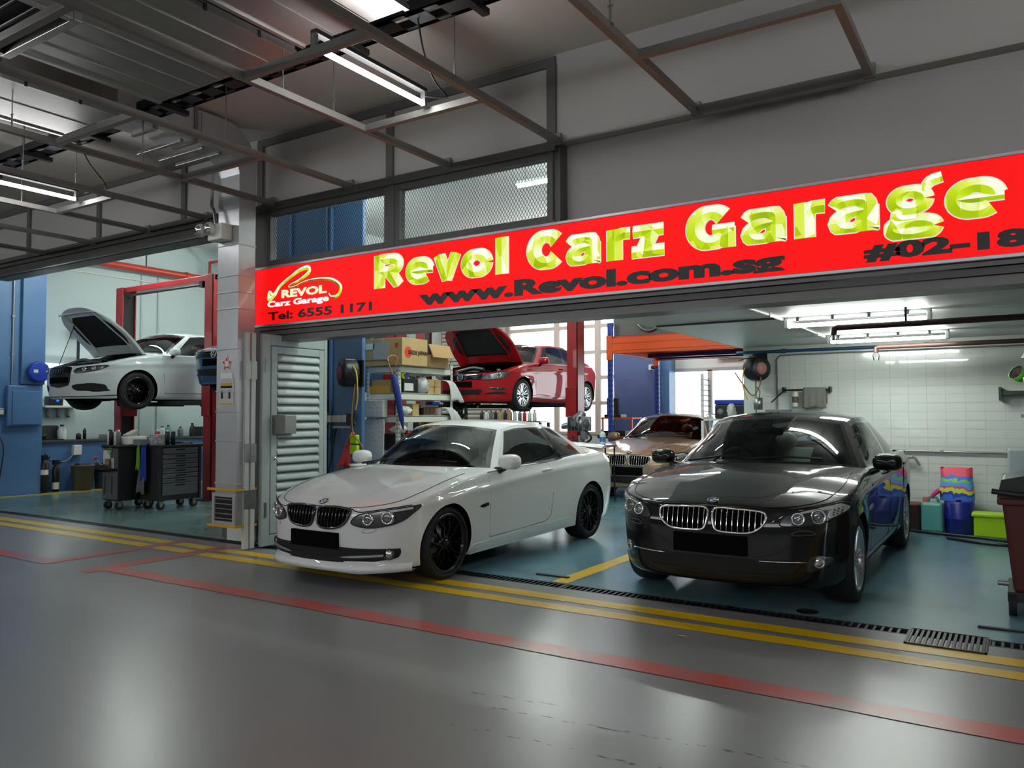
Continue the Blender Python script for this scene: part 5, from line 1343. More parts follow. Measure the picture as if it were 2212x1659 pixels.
# twin-head emergency light
el = thing('emergency_light', 'white twin-head emergency lamp on the silver duct', 'emergency light', (-7.36, 5.44, 3.38))
MB().box(-7.42, -7.18, 5.36, 5.50, 3.36, 3.54).build('lamp_case', mat('offwhite_plastic', (216, 214, 206), .45), el, bevel=.012)
for x in (-7.50, -7.34):
    hd = MB().lathe([(.001, .05), (.05, .045), (.07, .02), (.074, -.02), (.05, -.06), (.001, -.07)], (x, 5.33, 3.48), (-.15, -.9, -.25), 18).build('lamp_head', mat('offwhite_plastic', (216, 214, 206), .45), el)
    MB().lathe([(.001, .056), (.045, .054), (.066, .03)], (x, 5.33, 3.48), (-.15, -.9, -.25), 18).build('lamp_glass', M_CHROME, hd)
MB().tube(smoothpath([(-7.35, 5.42, 3.54), (-7.40, 5.42, 3.72), (-7.46, 5.44, 3.80), (-7.46, 5.45, 4.2)], 6), .018, 8).build('lamp_conduit', M_STEEL, el)
# ------------------------------------------------------------ folding louvred door, leaf swung into the bay
M_DOOR = mat('door_grey_paint', (168, 178, 176), .42, noise=.06, nscale=3)
M_DOORW = mat('door_edge_white', (196, 200, 198), .42)
d = thing('louvre_door', 'grey steel louvred folding door leaf beside the white convertible', 'door', (-7.03, 6.3, .02))
X0, X1 = -7.05, -7.00; ya, yb = 5.78, 6.74
fr = MB()
fr.box(X0, X1, ya, ya+.11, .02, 2.36).box(X0, X1, yb-.05, yb, .02, 2.36).box(X0, X1, ya+.11, yb-.05, 2.24, 2.36).box(X0, X1, ya+.11, yb-.05, .02, .14)
fr.build('door_frame', M_DOOR, d, bevel=.004)
inn = MB(); inn.box(X0+.004, X1+.006, ya+.118, ya+.20, .15, 2.23).box(X0+.004, X1+.006, yb-.13, yb-.058, .15, 2.23).box(X0+.004, X1+.006, ya+.20, yb-.13, 2.15, 2.23).box(X0+.004, X1+.006, ya+.20, yb-.13, .15, .23)
inn.build('wicket_frame', M_DOOR, d, bevel=.004)
MB().box(X0-.004, X0+.004, ya+.2, yb-.13, .2, 2.18).build('louvre_backing', M_DARK, d)
ns = 20; lo0 = None
for i in range(ns):
    z = .245+i*(2.15-.245)/ns; hgt = (2.15-.245)/ns
    pr = [(X0+.002, z+hgt*1.10), (X0+.022, z+hgt*1.0), (X1+.004, z+hgt*.62), (X1+.016, z+hgt*.22), (X1+.008, z+.006), (X1-.004, z+.004)]
    if lo0 is None:
        mbl = MB().prism(pr, lambda a, b: (a, ya+.205, b), (0, yb-ya-.34, 0)); mbl.s = [True]*len(mbl.s)
        lo0 = mbl.build('louvre_slat', M_DOOR, d, bevel=.003)
    else: dup(lo0, d, (0, 0, i*hgt))
lb = MB().box(X1, X1+.075, ya+.13, ya+.42, 1.25, 1.46).build('lock_box', M_STEEL, d, bevel=.006)
MB().box(X1+.075, X1+.082, ya+.13, ya+.25, 1.25, 1.46).build('lock_plate', M_DARK, lb)
MB().lathe([(.001, .03), (.018, .028), (.02, .0)], (X1+.005, ya+.155, .98), (1, 0, 0), 14).build('door_knob', M_CHROME, d)
for z in (2.02, .42): MB().box(X1, X1+.006, ya+.035, ya+.065, z-.08, z+.08).cyl((X1+.004, ya+.05, z+.03), (X1+.012, ya+.05, z+.03), .01, n=8).build('bolt_plate', M_STEEL, d)
for (xx, y0, y1, lb_) in ((-7.06, 5.58, 5.635, 'narrow folded door leaf edge nearest the silver duct'), (-7.055, 5.655, 5.71, 'narrow folded door leaf edge beside the louvred leaf')):
    t = thing('folded_leaf', lb_, 'door', (xx, (y0+y1)/2, .02), group='folded door leaves')
    MB().box(xx-.02, xx+.03, y0, y1, .02, 2.36).build('leaf_edge', M_DOORW, t, bevel=.004)
    for z in (1.95, 1.05, .55): MB().box(xx+.03, xx+.036, y0-.01, y1+.01, z-.10, z+.10).build('leaf_hinge', M_STEEL, t)
# ------------------------------------------------------------ two-post lifts
def lift(xl, xr, y, h, zarm, yf, yr, label, beam=True, xs=.62, xc=None):
    t = thing('car_lift', label, 'car lift', ((xl+xr)/2, y, 0)); xc = xc if xc is not None else (xl+xr)/2
    for sg, x in ((1, xl), (-1, xr)):
        c = MB().box(x-.16*(sg > 0)-.02, x+.16*(sg < 0)+.02, y-.15, y+.15, 0.02, h)
        c = MB()
        xo = x-sg*.14
        c.box(min(xo, xo+sg*.02), max(xo, xo+sg*.02), y-.14, y+.14, .02, h); c.box(min(xo, x+sg*.08), max(xo, x+sg*.08), y-.14, y-.12, .02, h); c.box(min(xo, x+sg*.08), max(xo, x+sg*.08), y+.12, y+.14, .02, h)
        c.build('lift_column', M_LIFT, t, bevel=.004)
        MB().box(x-.09, x+.05, y-.11, y+.11, .03, h-.02).build('column_inner', M_IRON, t)
        MB().box(x-.26, x+.26, y-.28, y+.28, 0, .02).build('base_plate', M_IRON, t)
        ca = MB().box(x-.10, x+.12, y-.17, y+.17, zarm-.30, zarm+.25).build('lift_carriage', M_LIFT, t, bevel=.006)
        for yy in (yf, yr):
            p0 = Vector((x+sg*.06, y+(.10 if yy > y else -.10), zarm-.07)); p1 = Vector((xc-sg*xs, yy, zarm-.07)); d = p1-p0
            rot = Matrix.Rotation(math.atan2(d.y, d.x), 4, 'Z')
            ar = MB().obox((p0+p1)/2, (d.length, .10, .08), rot).build('lift_arm', M_IRON, t, bevel=.006)
            MB().cyl((p1.x, p1.y, zarm-.07), (p1.x, p1.y, zarm+.008), .06, n=14).build('lift_pad', M_TYRE, ar)
        MB().box(x-sg*.20-.05, x-sg*.20+.05, y-.06, y+.06, 1.0, 1.35).build('motor_box', mat('control_box_grey', (120, 122, 124), .4), t, bevel=.01)
    if beam:
        MB().box(xl-.14, xr+.14, y-.10, y+.10, h-.10, h).build('cross_beam', M_LIFT, t, bevel=.006)
        MB().cyl((xl+.15, y-.12, h-.17), (xr-.15, y-.12, h-.17), .022, n=10).build('safety_bar', M_IRON, t)
        for x in (xl+.2, xr-.2): MB().box(x-.05, x+.05, y-.14, y-.04, h-.21, h-.10).build('bar_switch', M_IRON, t)
    return t
lift(-14.52, -11.85, 8.72, 3.92, LZ1+.19, 8.2, 9.5, 'red two-post lift with cross beam carrying the white hatchback', xc=-13.2)
lg_ = lift(-10.55, -6.98, 12.95, 4.6, LZ2+.19, 13.35, 14.9, 'red two-post lift carrying the red hatchback', beam=False, xc=-8.85)
lb2 = lift(-11.48, -8.72, 9.9, 4.3, 1.75+.19, 8.9, 10.2, 'red two-post lift carrying the dark blue car', beam=False, xc=-10.15)
# vertical maker's plate with a generic white-on-red strip, and rubber stops on the nearest column
MB().box(-6.855, -6.85, 12.83, 12.88, 1.70, 2.22).build('column_decal', mat('decal_white', (228, 222, 218), .5), lg_)
for k in range(7): MB().box(-6.85, -6.848, 12.838, 12.872, 1.73+.068*k, 1.775+.068*k).build('decal_letter', mat('decal_red', (190, 50, 46), .5), lg_)
for k in range(6): MB().box(-6.855, -6.845, 12.82, 12.90, .95+.12*k, 1.02+.12*k).build('column_label', (M_WHITEE if k % 2 else M_IRON), lg_)
# ------------------------------------------------------------ small things
def bottle(name, label, x, y, z, h, r, m, capm, cat='bottle', group=None, handle=False, lab=None):
    t = thing(name, label, cat, (x, y, z), group=group)
    if handle:
        MB().lathe([(.001, 0), (r*.95, 0), (r, h*.04), (r, h*.55), (r*.8, h*.72), (r*.35, h*.86), (r*.3, h*.92)], (x, y, z), (0, 0, 1), 14).build('bottle_body', m, t)
        MB().tube(smoothpath([(x+r*.3, y, z+h*.86), (x+r*1.0, y, z+h*.80), (x+r*.95, y, z+h*.6)], 4), r*.14, 6).build('bottle_handle', m, t)
    else:
        MB().lathe([(.001, 0), (r*.96, 0), (r, h*.03), (r, h*.68), (r*.9, h*.75), (r*.42, h*.84), (r*.38, h*.9)], (x, y, z), (0, 0, 1), 14).build('bottle_body', m, t)
    MB().lathe([(r*.42, h*.88), (r*.44, h*.89), (r*.44, h*.99), (r*.38, h), (.001, h)], (x, y, z), (0, 0, 1), 12).build('bottle_cap', capm, t)
    if lab: MB().lathe([(r*1.012, h*.2), (r*1.012, h*.52)], (x, y, z), (0, 0, 1), 14).build('bottle_label', lab, t)
    return t
def can(name, label, x, y, z, h, r, m, topm, group=None):
    t = thing(name, label, 'spray can', (x, y, z), group=group)
    MB().lathe([(.001, 0), (r, 0), (r, h*.8), (r*.75, h*.86), (r*.5, h*.88)], (x, y, z), (0, 0, 1), 14).build('can_body', m, t)
    MB().lathe([(r*.55, h*.87), (r*.55, h*.98), (r*.4, h), (.001, h)], (x, y, z), (0, 0, 1), 12).build('can_cap', topm, t)
    return t
def carton(label, x0, x1, y0, y1, z0, z1, m, flaps=False, name='cardboard_box', tape=True, group=None):
    t = thing(name, label, 'box', ((x0+x1)/2, (y0+y1)/2, z0), group=group)
    MB().box(x0, x1, y0, y1, z0, z1).build('box_body', m, t, bevel=.004)
    if tape: MB().box((x0+x1)/2-.025, (x0+x1)/2+.025, y0-.002, y1+.002, z1-.05, z1+.002).build('packing_tape', mat('packing_tape', (196, 178, 140), .3), t)
    if flaps: MB().obox((x1+.05, (y0+y1)/2, z1+.03), (.16, y1-y0, .006), Matrix.Rotation(R(35), 4, 'Y')).build('box_flap', m, t)
    return t
M_CARD = mat('brown_cardboard', (172, 138, 92), .85, noise=.1, nscale=6); M_CARD2 = mat('tan_cardboard', (190, 160, 108), .85, noise=.1, nscale=5); M_CARD3 = mat('dark_cardboard', (112, 74, 52), .85, noise=.1, nscale=5)
M_WPL = mat('white_plastic', (222, 222, 216), .4); M_BPL = mat('black_plastic', (26, 26, 28), .4); M_GPL = mat('grey_plastic', (112, 114, 116), .5); M_LIME = mat('lime_plastic', (176, 220, 20), .4); M_ROYAL = mat('royal_blue_plastic', (28, 60, 176), .4)
M_REDP = mat('red_plastic', (196, 40, 36), .4); M_TROL = mat('charcoal_enamel', (88, 91, 96), .4, metal=.2); M_TROLB = mat('black_enamel', (16, 16, 18), .5); M_TEALP = mat('teal_translucent_plastic', (96, 168, 160), .3)
M_FILM = mat('clear_polythene', (206, 208, 206), .25, noise=.15, nscale=14, bump=.5, bscale=25)
# ------------------------------------------------------------ left bay
struct(bx('wall_left_dado', M_BLUEP, -16.22, -15.80, 7.72, 13.5, 0, .94), 'blue painted low wall with a counter in the left bay')
ct = tag(bx('wall_counter', mat('dark_counter_top', (64, 66, 66), .6, noise=.15), -16.2, -15.74, 7.72, 13.5, .94, .985, bevel=.006), 'long dark grey counter top along the pale green wall', 'counter')
# pier details: conduit, electrical panel box, sockets, hose
o = thing('conduit', 'thin grey conduit running down the blue pier', 'conduit', (-15.57, 7.16, 1.9)); MB().cyl((-15.575, 7.16, 2.05), (-15.575, 7.16, 5.3), .014, n=8).build('conduit_pipe', M_STEEL, o)
for z in (2.6, 3.3, 4.0): MB().box(-15.6, -15.555, 7.13, 7.19, z-.01, z+.01).build('conduit_clip', M_STEEL, o)
struct(bx('wall_left_blue_rib', M_BLUEP, -15.64, -15.53, 7.30, 7.72, 2.05, 5.4, bevel=.01))
o = thing('panel_box', 'blue painted recess box on the lower pier', 'panel box', (-15.55, 7.36, 1.27))
MB().box(-15.62, -15.50, 7.06, 7.66, 1.27, 2.02).build('box_casing', M_BLUEP, o, bevel=.02); MB().box(-15.50, -15.485, 7.14, 7.62, 1.30, 1.92).build('box_door', M_BLUEP, o, bevel=.008)
o = thing('wall_socket', 'small grey socket on the blue pier at the left edge', 'socket', (-15.58, 6.98, 1.5)); MB().box(-15.62, -15.54, 6.93, 7.03, 1.46, 1.60).build('socket_plate', M_STEEL, o, bevel=.008); MB().box(-15.54, -15.53, 6.95, 7.01, 1.49, 1.57).build('socket_face', M_WPL, o)
o = thing('extinguisher', 'red fire extinguisher at the left picture edge', 'extinguisher', (-15.42, 6.82, .45))
MB().lathe([(.001, 0), (.07, .0), (.075, .03), (.075, .5), (.05, .57), (.025, .6)], (-15.48, 6.84, .55), (0, 0, 1), 16).build('cylinder', M_REDP, o); MB().box(-15.51, -15.45, 6.80, 6.88, 1.15, 1.22).build('valve', M_IRON, o)
MB().tube(smoothpath([(-15.46, 6.87, 1.16), (-15.38, 6.95, .9), (-15.42, 6.93, .45), (-15.48, 6.9, .12)], 6), .012, 6).build('hose', M_BPL, o); MB().box(-15.60, -15.54, 6.78, 6.90, .7, .8).build('bracket', M_IRON, o)
# blue hose reel behind the white hatchback's nose
o = thing('hose_reel', 'round blue hose reel on the blue pier behind the white hatchback', 'hose reel', (-15.5, 7.56, 2.28))
MB().lathe([(.001, 0), (.18, 0), (.2, .02), (.2, .10), (.18, .12), (.001, .12)], (-15.50, 7.56, 2.28), (1, 0, 0), 12).build('reel_drum', M_ROYAL, o, bevel=.01); MB().box(-15.53, -15.50, 7.48, 7.64, 2.2, 2.36).build('reel_bracket', M_ROYAL, o); MB().box(-15.38, -15.375, 7.44, 7.52, 2.26, 2.32).build('reel_label', M_WPL, o)
# wall shelf with hooks and a lit device
o = thing('wall_shelf', 'small wall shelf with coat hooks under the white hatchback nose', 'shelf', (-16.1, 8.3, 1.62))
MB().box(-16.2, -15.95, 7.95, 8.62, 1.62, 1.66).build('shelf_board', M_WPL, o, bevel=.004)
for y in (8.1, 8.3, 8.5): MB().box(-16.2, -16.17, y-.02, y+.02, 1.42, 1.60).cyl((-16.18, y, 1.46), (-16.1, y, 1.43), .012, n=8).build('coat_hook', M_STEEL, o)
o = thing('charger', 'black charger with a blue light on the small wall shelf', 'charger', (-16.05, 8.15, 1.66)); MB().box(-16.15, -15.98, 8.02, 8.30, 1.66, 1.84).build('charger_case', M_BPL, o, bevel=.01); MB().ball((-15.975, 8.19, 1.76), (.01, .03, .03)).build('charger_light', emit('blue_led', (40, 80, 255), 1.2), o)
o = thing('socket_box', 'grey socket box with a cable below the counter', 'socket', (-15.78, 8.45, .7)); MB().box(-15.80, -15.70, 8.38, 8.54, .68, .88).build('socket_case', M_WPL, o, bevel=.01); MB().tube(smoothpath([(-15.74, 8.40, .70), (-15.7, 8.2, .56), (-15.72, 7.95, .60), (-15.74, 7.85, .75)], 6), .018, 8).build('socket_cable', M_GPL, o)
# things on the counter
bottle('oil_jug', 'white oil jug standing on the left counter', -15.97, 8.28, .985, .30, .085, M_WPL, M_BPL, handle=True)
o = thing('laptop', 'black laptop lid standing open on the left counter', 'laptop', (-16.0, 8.08, .985)); MB().obox((-16.05, 8.08, 1.13), (.02, .36, .28), Matrix.Rotation(R(-12), 4, 'Y')).build('screen', M_BPL, o); MB().box(-16.02, -15.8, 7.92, 8.24, .985, 1.005).build('keyboard', M_BPL, o)
o = thing('cable_heap', 'heap of dark cables at the left end of the counter', 'cables', (-15.95, 7.85, .985))
for k in range(4): MB().tube([(-15.95+.08*math.cos(a+k)+.02*k, 7.86+.07*math.sin(a+k), 1.0+.022*k+.02*math.sin(2*a)) for a in np.linspace(0, 2*PI, 14)], .014, 6, True).build('cable_loop', M_BPL, o)
can('spray_can', 'dark spray can on the counter right of the white jug', -15.95, 8.72, .985, .22, .033, M_BPL, M_BPL); can('spray_can', 'short black tin on the counter beside the dark spray can', -15.95, 8.60, .985, .13, .05, M_BPL, M_GPL)
carton('flat grey parts box on the counter before the lift column', -16.1, -15.82, 9.1, 9.42, .985, 1.07, M_GPL, tape=False)
carton('low dark carton on the counter near the red lift', -16.1, -15.85, 9.5, 9.7, .985, 1.05, M_BPL, tape=False)
for k, (y, h, m, cm, lb) in enumerate(((10.45, .24, M_WPL, M_BPL, 'first white bottle on the counter right of the lift column'), (10.6, .26, M_TEALP, M_BPL, 'pale green bottle on the counter right of the lift column'), (10.9, .22, M_GPL, M_BPL, 'grey bottle on the counter in the middle right'), (11.2, .30, M_BPL, M_BPL, 'tall black oil bottle on the counter'), (11.62, .24, mat('amber_bottle', (190, 120, 40), .3), M_BPL, 'amber bottle on the counter far right'))):
    bottle('bottle', lb, -15.97, y, .985, h, .06, m, cm, handle=(k == 3))
carton('black cased tool on the counter near its right end', -16.1, -15.85, 11.35, 11.55, .985, 1.2, M_BPL, tape=False)
o = thing('tyre_ring', 'black rubber ring lying on the counter right end', 'ring', (-15.95, 12.0, .99)); MB().tube([(-15.98, 12.0+.2*math.cos(a), 1.01+.2*abs(math.sin(a))) for a in np.linspace(0, PI, 12)], .03, 8).build('ring_body', M_TYRE, o)
o = thing('parts_tray', 'lime green tray of yellow parts below the counter end', 'tray', (-15.6, 11.75, .80)); MB().box(-15.73, -15.40, 11.5, 12.1, .86, .95).build('tray_tub', mat('green_tray', (90, 176, 40), .4), o, bevel=.01); MB().box(-15.68, -15.45, 11.6, 12.0, .95, .99).build('tray_parts', M_LIME, o, bevel=.01); MB().box(-15.78, -15.40, 11.5, 12.1, .0, .86).build('tray_stand', M_BPL, o)
# cylinders and bin in front of the dado
for k, (y, h, r, lb) in enumerate(((7.78, .62, .075, 'black gas cylinder with white collar standing by the blue pier'), (8.0, .52, .06, 'second dark gas cylinder by the blue low wall'))):
    o = thing('gas_cylinder', lb, 'gas cylinder', (-15.6, y, 0), group='gas cylinders'); MB().lathe([(.001, 0), (r, 0), (r, h*.85), (r*.7, h*.95), (.03, h)], (-15.62, y, .0), (0, 0, 1), 16).build('cylinder_body', M_BPL, o); MB().lathe([(r*1.02, h*.55 if k == 0 else h*.1), (r*1.02, h*.7 if k == 0 else h*.35)], (-15.62, y, 0), (0, 0, 1), 16).build('cylinder_band', M_WPL, o)
    MB().box(-15.66, -15.58, y-.05, y+.05, h, h+.09).cyl((-15.62, y, h), (-15.62, y+.1, h+.05), .02, n=8).build('cylinder_valve', M_IRON, o)
o = thing('waste_bin', 'brown grey plastic waste bin by the low blue wall', 'bin', (-15.5, 8.45, 0)); MB().lathe([(.001, .01), (.17, 0), (.21, .46), (.225, .47), (.225, .5), (.20, .5), (.16, .03)], (-15.50, 8.45, 0), (0, 0, 1), 20).build('bin_body', mat('brown_bin_plastic', (86, 78, 70), .5), o); MB().box(-15.60, -15.40, 8.33, 8.57, .4, .53).build('bin_liner', M_BPL, o, bevel=.03)
o = thing('waste_bin', 'dark blue bin right of the brown bin', 'bin', (-15.5, 8.88, 0)); MB().lathe([(.001, .01), (.15, 0), (.18, .46), (.19, .5), (.17, .5)], (-15.52, 8.88, 0), (0, 0, 1), 20).build('bin_body', mat('navy_plastic', (30, 52, 92), .5), o)
# overhead pipes of the left bay
o = thing('fire_pipe', 'thick red fire main along the pale green wall', 'pipe', (-15.95, 11.0, 4.6)); MB().cyl((-15.95, 6.5, 4.64), (-15.95, 17.5, 4.64), .075, n=14).build('pipe_run', M_RPIPE, o)
for y in (8.6, 11.0, 13.5): MB().cyl((-15.95, y-.04, 4.64), (-15.95, y+.04, 4.64), .09, n=14).build('pipe_collar', M_RPIPE, o)
MB().tube([(-15.95, 11.6, 4.70), (-15.95, 11.6, 5.05), (-15.4, 11.6, 5.05), (-13.0, 11.6, 5.05)], .035, 8).build('pipe_branch', M_RPIPE, o); MB().box(-15.96, -15.94, 9.99, 10.01, 4.7, 5.4).build('pipe_hanger', M_IRON, o); MB().box(-16.03, -15.86, 8.78, 8.86, 4.56, 4.73).build('pipe_band', M_YSTRAP, o)
o = thing('conduit', 'thin pale conduit under the red fire main', 'conduit', (-16.18, 11, 4.35)); MB().cyl((-16.18, 7.8, 4.42), (-16.18, 15, 4.42), .012, n=8).build('conduit_pipe', M_WPL, o)
o = thing('conduit', 'pale vertical conduits on the green wall behind the white hatchback', 'conduit', (-16.18, 10.2, 0))
for y in (10.05, 10.45): MB().cyl((-16.18, y, .99), (-16.18, y, 4.6), .012, n=8).build('conduit_pipe', M_PALE, o)
o = thing('wall_bracket', 'grey steel bracket arm on the green wall behind the raised bonnet', 'bracket', (-16.1, 8.65, 2.4)); MB().box(-16.2, -16.1, 8.52, 8.66, 3.05, 3.2).build('bracket_plate', M_STEEL, o); MB().box(-16.12, -16.08, 8.62, 8.66, 2.35, 3.05).build('bracket_arm', M_IRON, o)
for k in range(2):
    x = -12.0-2.2*k; struct(bx('trim_ceiling_beam_%d' % k, M_WHITEIN, x-.12, x+.12, 6.4, 18, 5.15, 5.4))
# wall lamp glow plate behind the nose: lit tube
fitting_x = thing('tube_lamp', 'lit wall tube lamp behind the white hatchback nose', 'lamp', (-16.1, 8.3, 2.45)); MB().box(-16.2, -16.14, 7.75, 9.0, 2.44, 2.5).build('lamp_body', M_WPL, fitting_x); MB().cyl((-16.12, 7.8, 2.42), (-16.12, 8.95, 2.42), .016, n=8).build('lamp_tube', M_TUBE2, fitting_x)
# ------------------------------------------------------------ tool trolleys
def caster(t, x, y, front=True):
    o = MB().cyl((x-.018, y, .06), (x+.018, y, .06), .064, n=18).build('caster_wheel', M_TYRE, t)
    MB().box(x-.03, x-.022, y-.03, y+.03, .05, .13).box(x+.022, x+.03, y-.03, y+.03, .05, .13).box(x-.04, x+.04, y-.04, y+.04, .125, .135).build('caster_fork', M_STEEL, o)
    MB().cyl((x-.022, y, .06), (x+.022, y, .06), .02, n=10).build('caster_hub', M_STEEL, o)
t1 = thing('tool_trolley', 'dark tool trolley seen from its narrow end, nearer the camera', 'tool trolley', (-11.91, 7.24, 0))
x0, x1, y0, y1 = -12.12, -11.70, 6.92, 7.55
MB().box(x0, x1, y0+.004, y1, .14, .98).build('trolley_body', M_TROLB, t1, bevel=.012); MB().box(x0+.01, x1-.01, y0-.008, y0+.006, .16, .60).build('end_panel', M_TROL, t1, bevel=.006); MB().box(x0+.01, x1-.01, y0-.006, y0+.006, .64, .95).build('end_panel', M_TROL, t1, bevel=.006)
MB().box(x0-.02, x1+.02, y0-.02, y1+.02, .96, 1.0).build('trolley_top', M_TROLB, t1, bevel=.01)
MB().box(x0+.02, x1-.1, y0-.13, y0, .60, .62).box(x0+.02, x1-.1, y0-.13, y0-.12, .60, .70).build('end_shelf', M_TROLB, t1); MB().box(x0+.03, x0+.22, y0-.012, y0-.004, .70, .92).build('paper_pad', M_WPL, t1, bevel=.02)
MB().tube([(-11.9+.045*math.cos(a), y0-.014, .91+.045*math.sin(a)) for a in np.linspace(0, 2*PI, 16)], .008, 6, True).build('green_ring', mat('green_tape', (70, 180, 60), .5), t1); MB().box(-11.86, -11.80, y0-.016, y0-.006, .64, .80).build('hanging_tag', M_WPL, t1)
for x in (x0+.09, x0+.28): MB().box(x-.008, x+.008, y0-.014, y0-.004, .24, .52).build('vent_slot', M_BLACK, t1)
for x in (x0+.06, x1-.06):
    for y in (y0+.06, y1-.06): caster(t1, x, y)
t2 = thing('tool_trolley', 'charcoal tool trolley with eight drawers and silver lines', 'tool trolley', (-11.375, 7.62, 0))
x0, x1, y0, y1 = -11.62, -11.15, 7.24, 7.98
MB().box(x0, x1, y0, y1, .14, .98).build('trolley_body', M_TROLB, t2, bevel=.012); MB().box(x0-.02, x1+.03, y0-.02, y1+.03, .96, 1.0).build('trolley_top', M_TROLB, t2, bevel=.01)
hs = [.10, .075, .075, .075, .075, .075, .075, .19]; z = .955
for i, h in enumerate(hs):
    dr = MB().box(x1, x1+.022, y0+.06, y1-.06, z-h+.006, z-.004).build('drawer', M_TROL, t2, bevel=.004)
    MB().box(x1+.02, x1+.034, y0+.06, y1-.06, z-.018, z-.008).build('drawer_lip', M_STEEL, dr, bevel=.003)
    MB().box(x1+.016, x1+.026, (y0+y1)/2-.08, (y0+y1)/2+.08, z-.042, z-.018).build('drawer_grip', M_BLACK, dr); z -= h
for yy in (y0+.02, y1-.02): MB().box(x1-.005, x1+.03, yy-.02, yy+.02, .14, .97).build('corner_post', M_TROLB, t2, bevel=.006)
MB().tube([(x1-.1, y1+.02, .93), (x1-.1, y1+.10, .93), (x0+.1, y1+.10, .93), (x0+.1, y1+.02, .93)], .012, 8).build('push_handle', M_STEEL, t2)
for x in (x0+.06, x1-.06):
    for y in (y0+.08, y1-.08): caster(t2, x, y)
# on the trolleys
o = thing('plastic_tub', 'white plastic tub on the nearer trolley', 'tub', (-11.82, 7.18, 1.0)); MB().box(-11.95, -11.70, 7.06, 7.40, 1.0, 1.13).build('tub_body', M_WPL, o, bevel=.015); MB().obox((-11.82, 7.2, 1.17), (.16, .2, .06), Matrix.Rotation(R(25), 4, 'X')).build('tub_contents', mat('beige_parts', (176, 168, 152), .6), o, bevel=.01)
for k, (x, y, m, c, lb) in enumerate(((-12.05, 6.98, M_WPL, M_BPL, 'white spray can at the near corner of the end-on trolley'), (-11.98, 6.97, M_BPL, M_BPL, 'black spray can at the near corner of the end-on trolley'), (-11.90, 7.0, M_WPL, M_REDP, 'white can with red cap on the end-on trolley'), (-11.83, 7.0, M_GPL, M_WPL, 'grey can with white cap on the end-on trolley'), (-11.2, 7.42, M_BPL, M_WPL, 'black can with white cap on the drawer trolley, left'), (-11.2, 7.52, M_BPL, M_WPL, 'black can with white cap on the drawer trolley, right'), (-11.55, 7.48, M_REDP, M_WPL, 'red can behind the tub on the trolleys'))):
    can('spray_can', lb, x, y, 1.0, .24, .033, m, c, 'cans on the trolleys')
carton('white box with black print on the drawer trolley', -11.45, -11.24, 7.26, 7.44, 1.0, 1.16, mat('printed_white_carton', (212, 212, 208), .6, noise=.01, nscale=26, col2=(40, 40, 42)), tape=False)
carton('small grey carton beside the printed box on the trolley', -11.6, -11.42, 7.1, 7.26, 1.0, 1.09, M_GPL, tape=False)
o = thing('tool_heap', 'small heap of dark tools on the drawer trolley', 'tools', (-11.35, 7.78, 1.0))
for k in range(5): MB().obox((-11.42+.05*k, 7.66+.05*k, 1.02+.008*(k % 2)), (.18, .025, .02), Matrix.Rotation(R(35*k), 4, 'Z')).build('tool', (M_BPL, M_STEEL)[k % 2], o)
def cloth(name, label, m, pts, w0, w1, cat='cloth', ax='y'):
    P = []
    for i, (x, y, z) in enumerate(smoothpath(pts, 4)):
        w = w0+(w1-w0)*i/(4*(len(pts)-1)); P.append([(x+w*(k/8-.5), y+.015*math.sin(k*1.3+i*.25), z-.02*math.cos(k*.9)*(i/12)) for k in range(9)] if ax == 'x' else [(x+.02*math.sin(k*1.3+i*.25), y+w*(k/8-.5), z-.02*math.cos(k*.9)*(i/12)) for k in range(9)])
    o = MB().grid(P, True).build(name, m); md = o.modifiers.new('t', 'SOLIDIFY'); md.thickness = .008
    return tag(o, label, cat)
cloth('rag', 'lime green rag hanging between the two trolleys', mat('green_cloth', (112, 178, 40), .9), [(-11.60, 7.30, 1.01), (-11.60, 7.205, 1.0), (-11.61, 7.20, .8), (-11.62, 7.195, .62)], .10, .08, ax='x')
cloth('rag', 'blue rag hanging on the end of the drawer trolley', mat('blue_cloth', (30, 56, 150), .9), [(-11.46, 7.30, 1.012), (-11.46, 7.20, 1.0), (-11.45, 7.185, .75), (-11.45, 7.18, .46)], .17, .15, ax='x')
cloth('rag', 'grey rag below the blue rag on the drawer trolley', mat('grey_cloth', (96, 98, 100), .9), [(-11.50, 7.215, .60), (-11.50, 7.19, .56), (-11.50, 7.17, .42), (-11.51, 7.17, .26)], .22, .20, ax='x')
o = thing('brush_tin', 'tin of brushes with a red handle on the trolley end shelf', 'brushes', (-11.9, 6.86, .62)); MB().lathe([(.001, 0), (.04, 0), (.04, .17), (.034, .17)], (-11.86, 6.85, .62), (0, 0, 1), 14).build('tin', mat('rusty_tin', (130, 104, 88), .5, metal=.4), o)
MB().cyl((-11.95, 6.85, .64), (-12.08, 6.8, .78), .012, n=8).build('brush_shaft', M_STEEL, o); MB().ball((-12.10, 6.79, .80), (.03, .03, .03)).build('brush_handle', M_REDP, o)
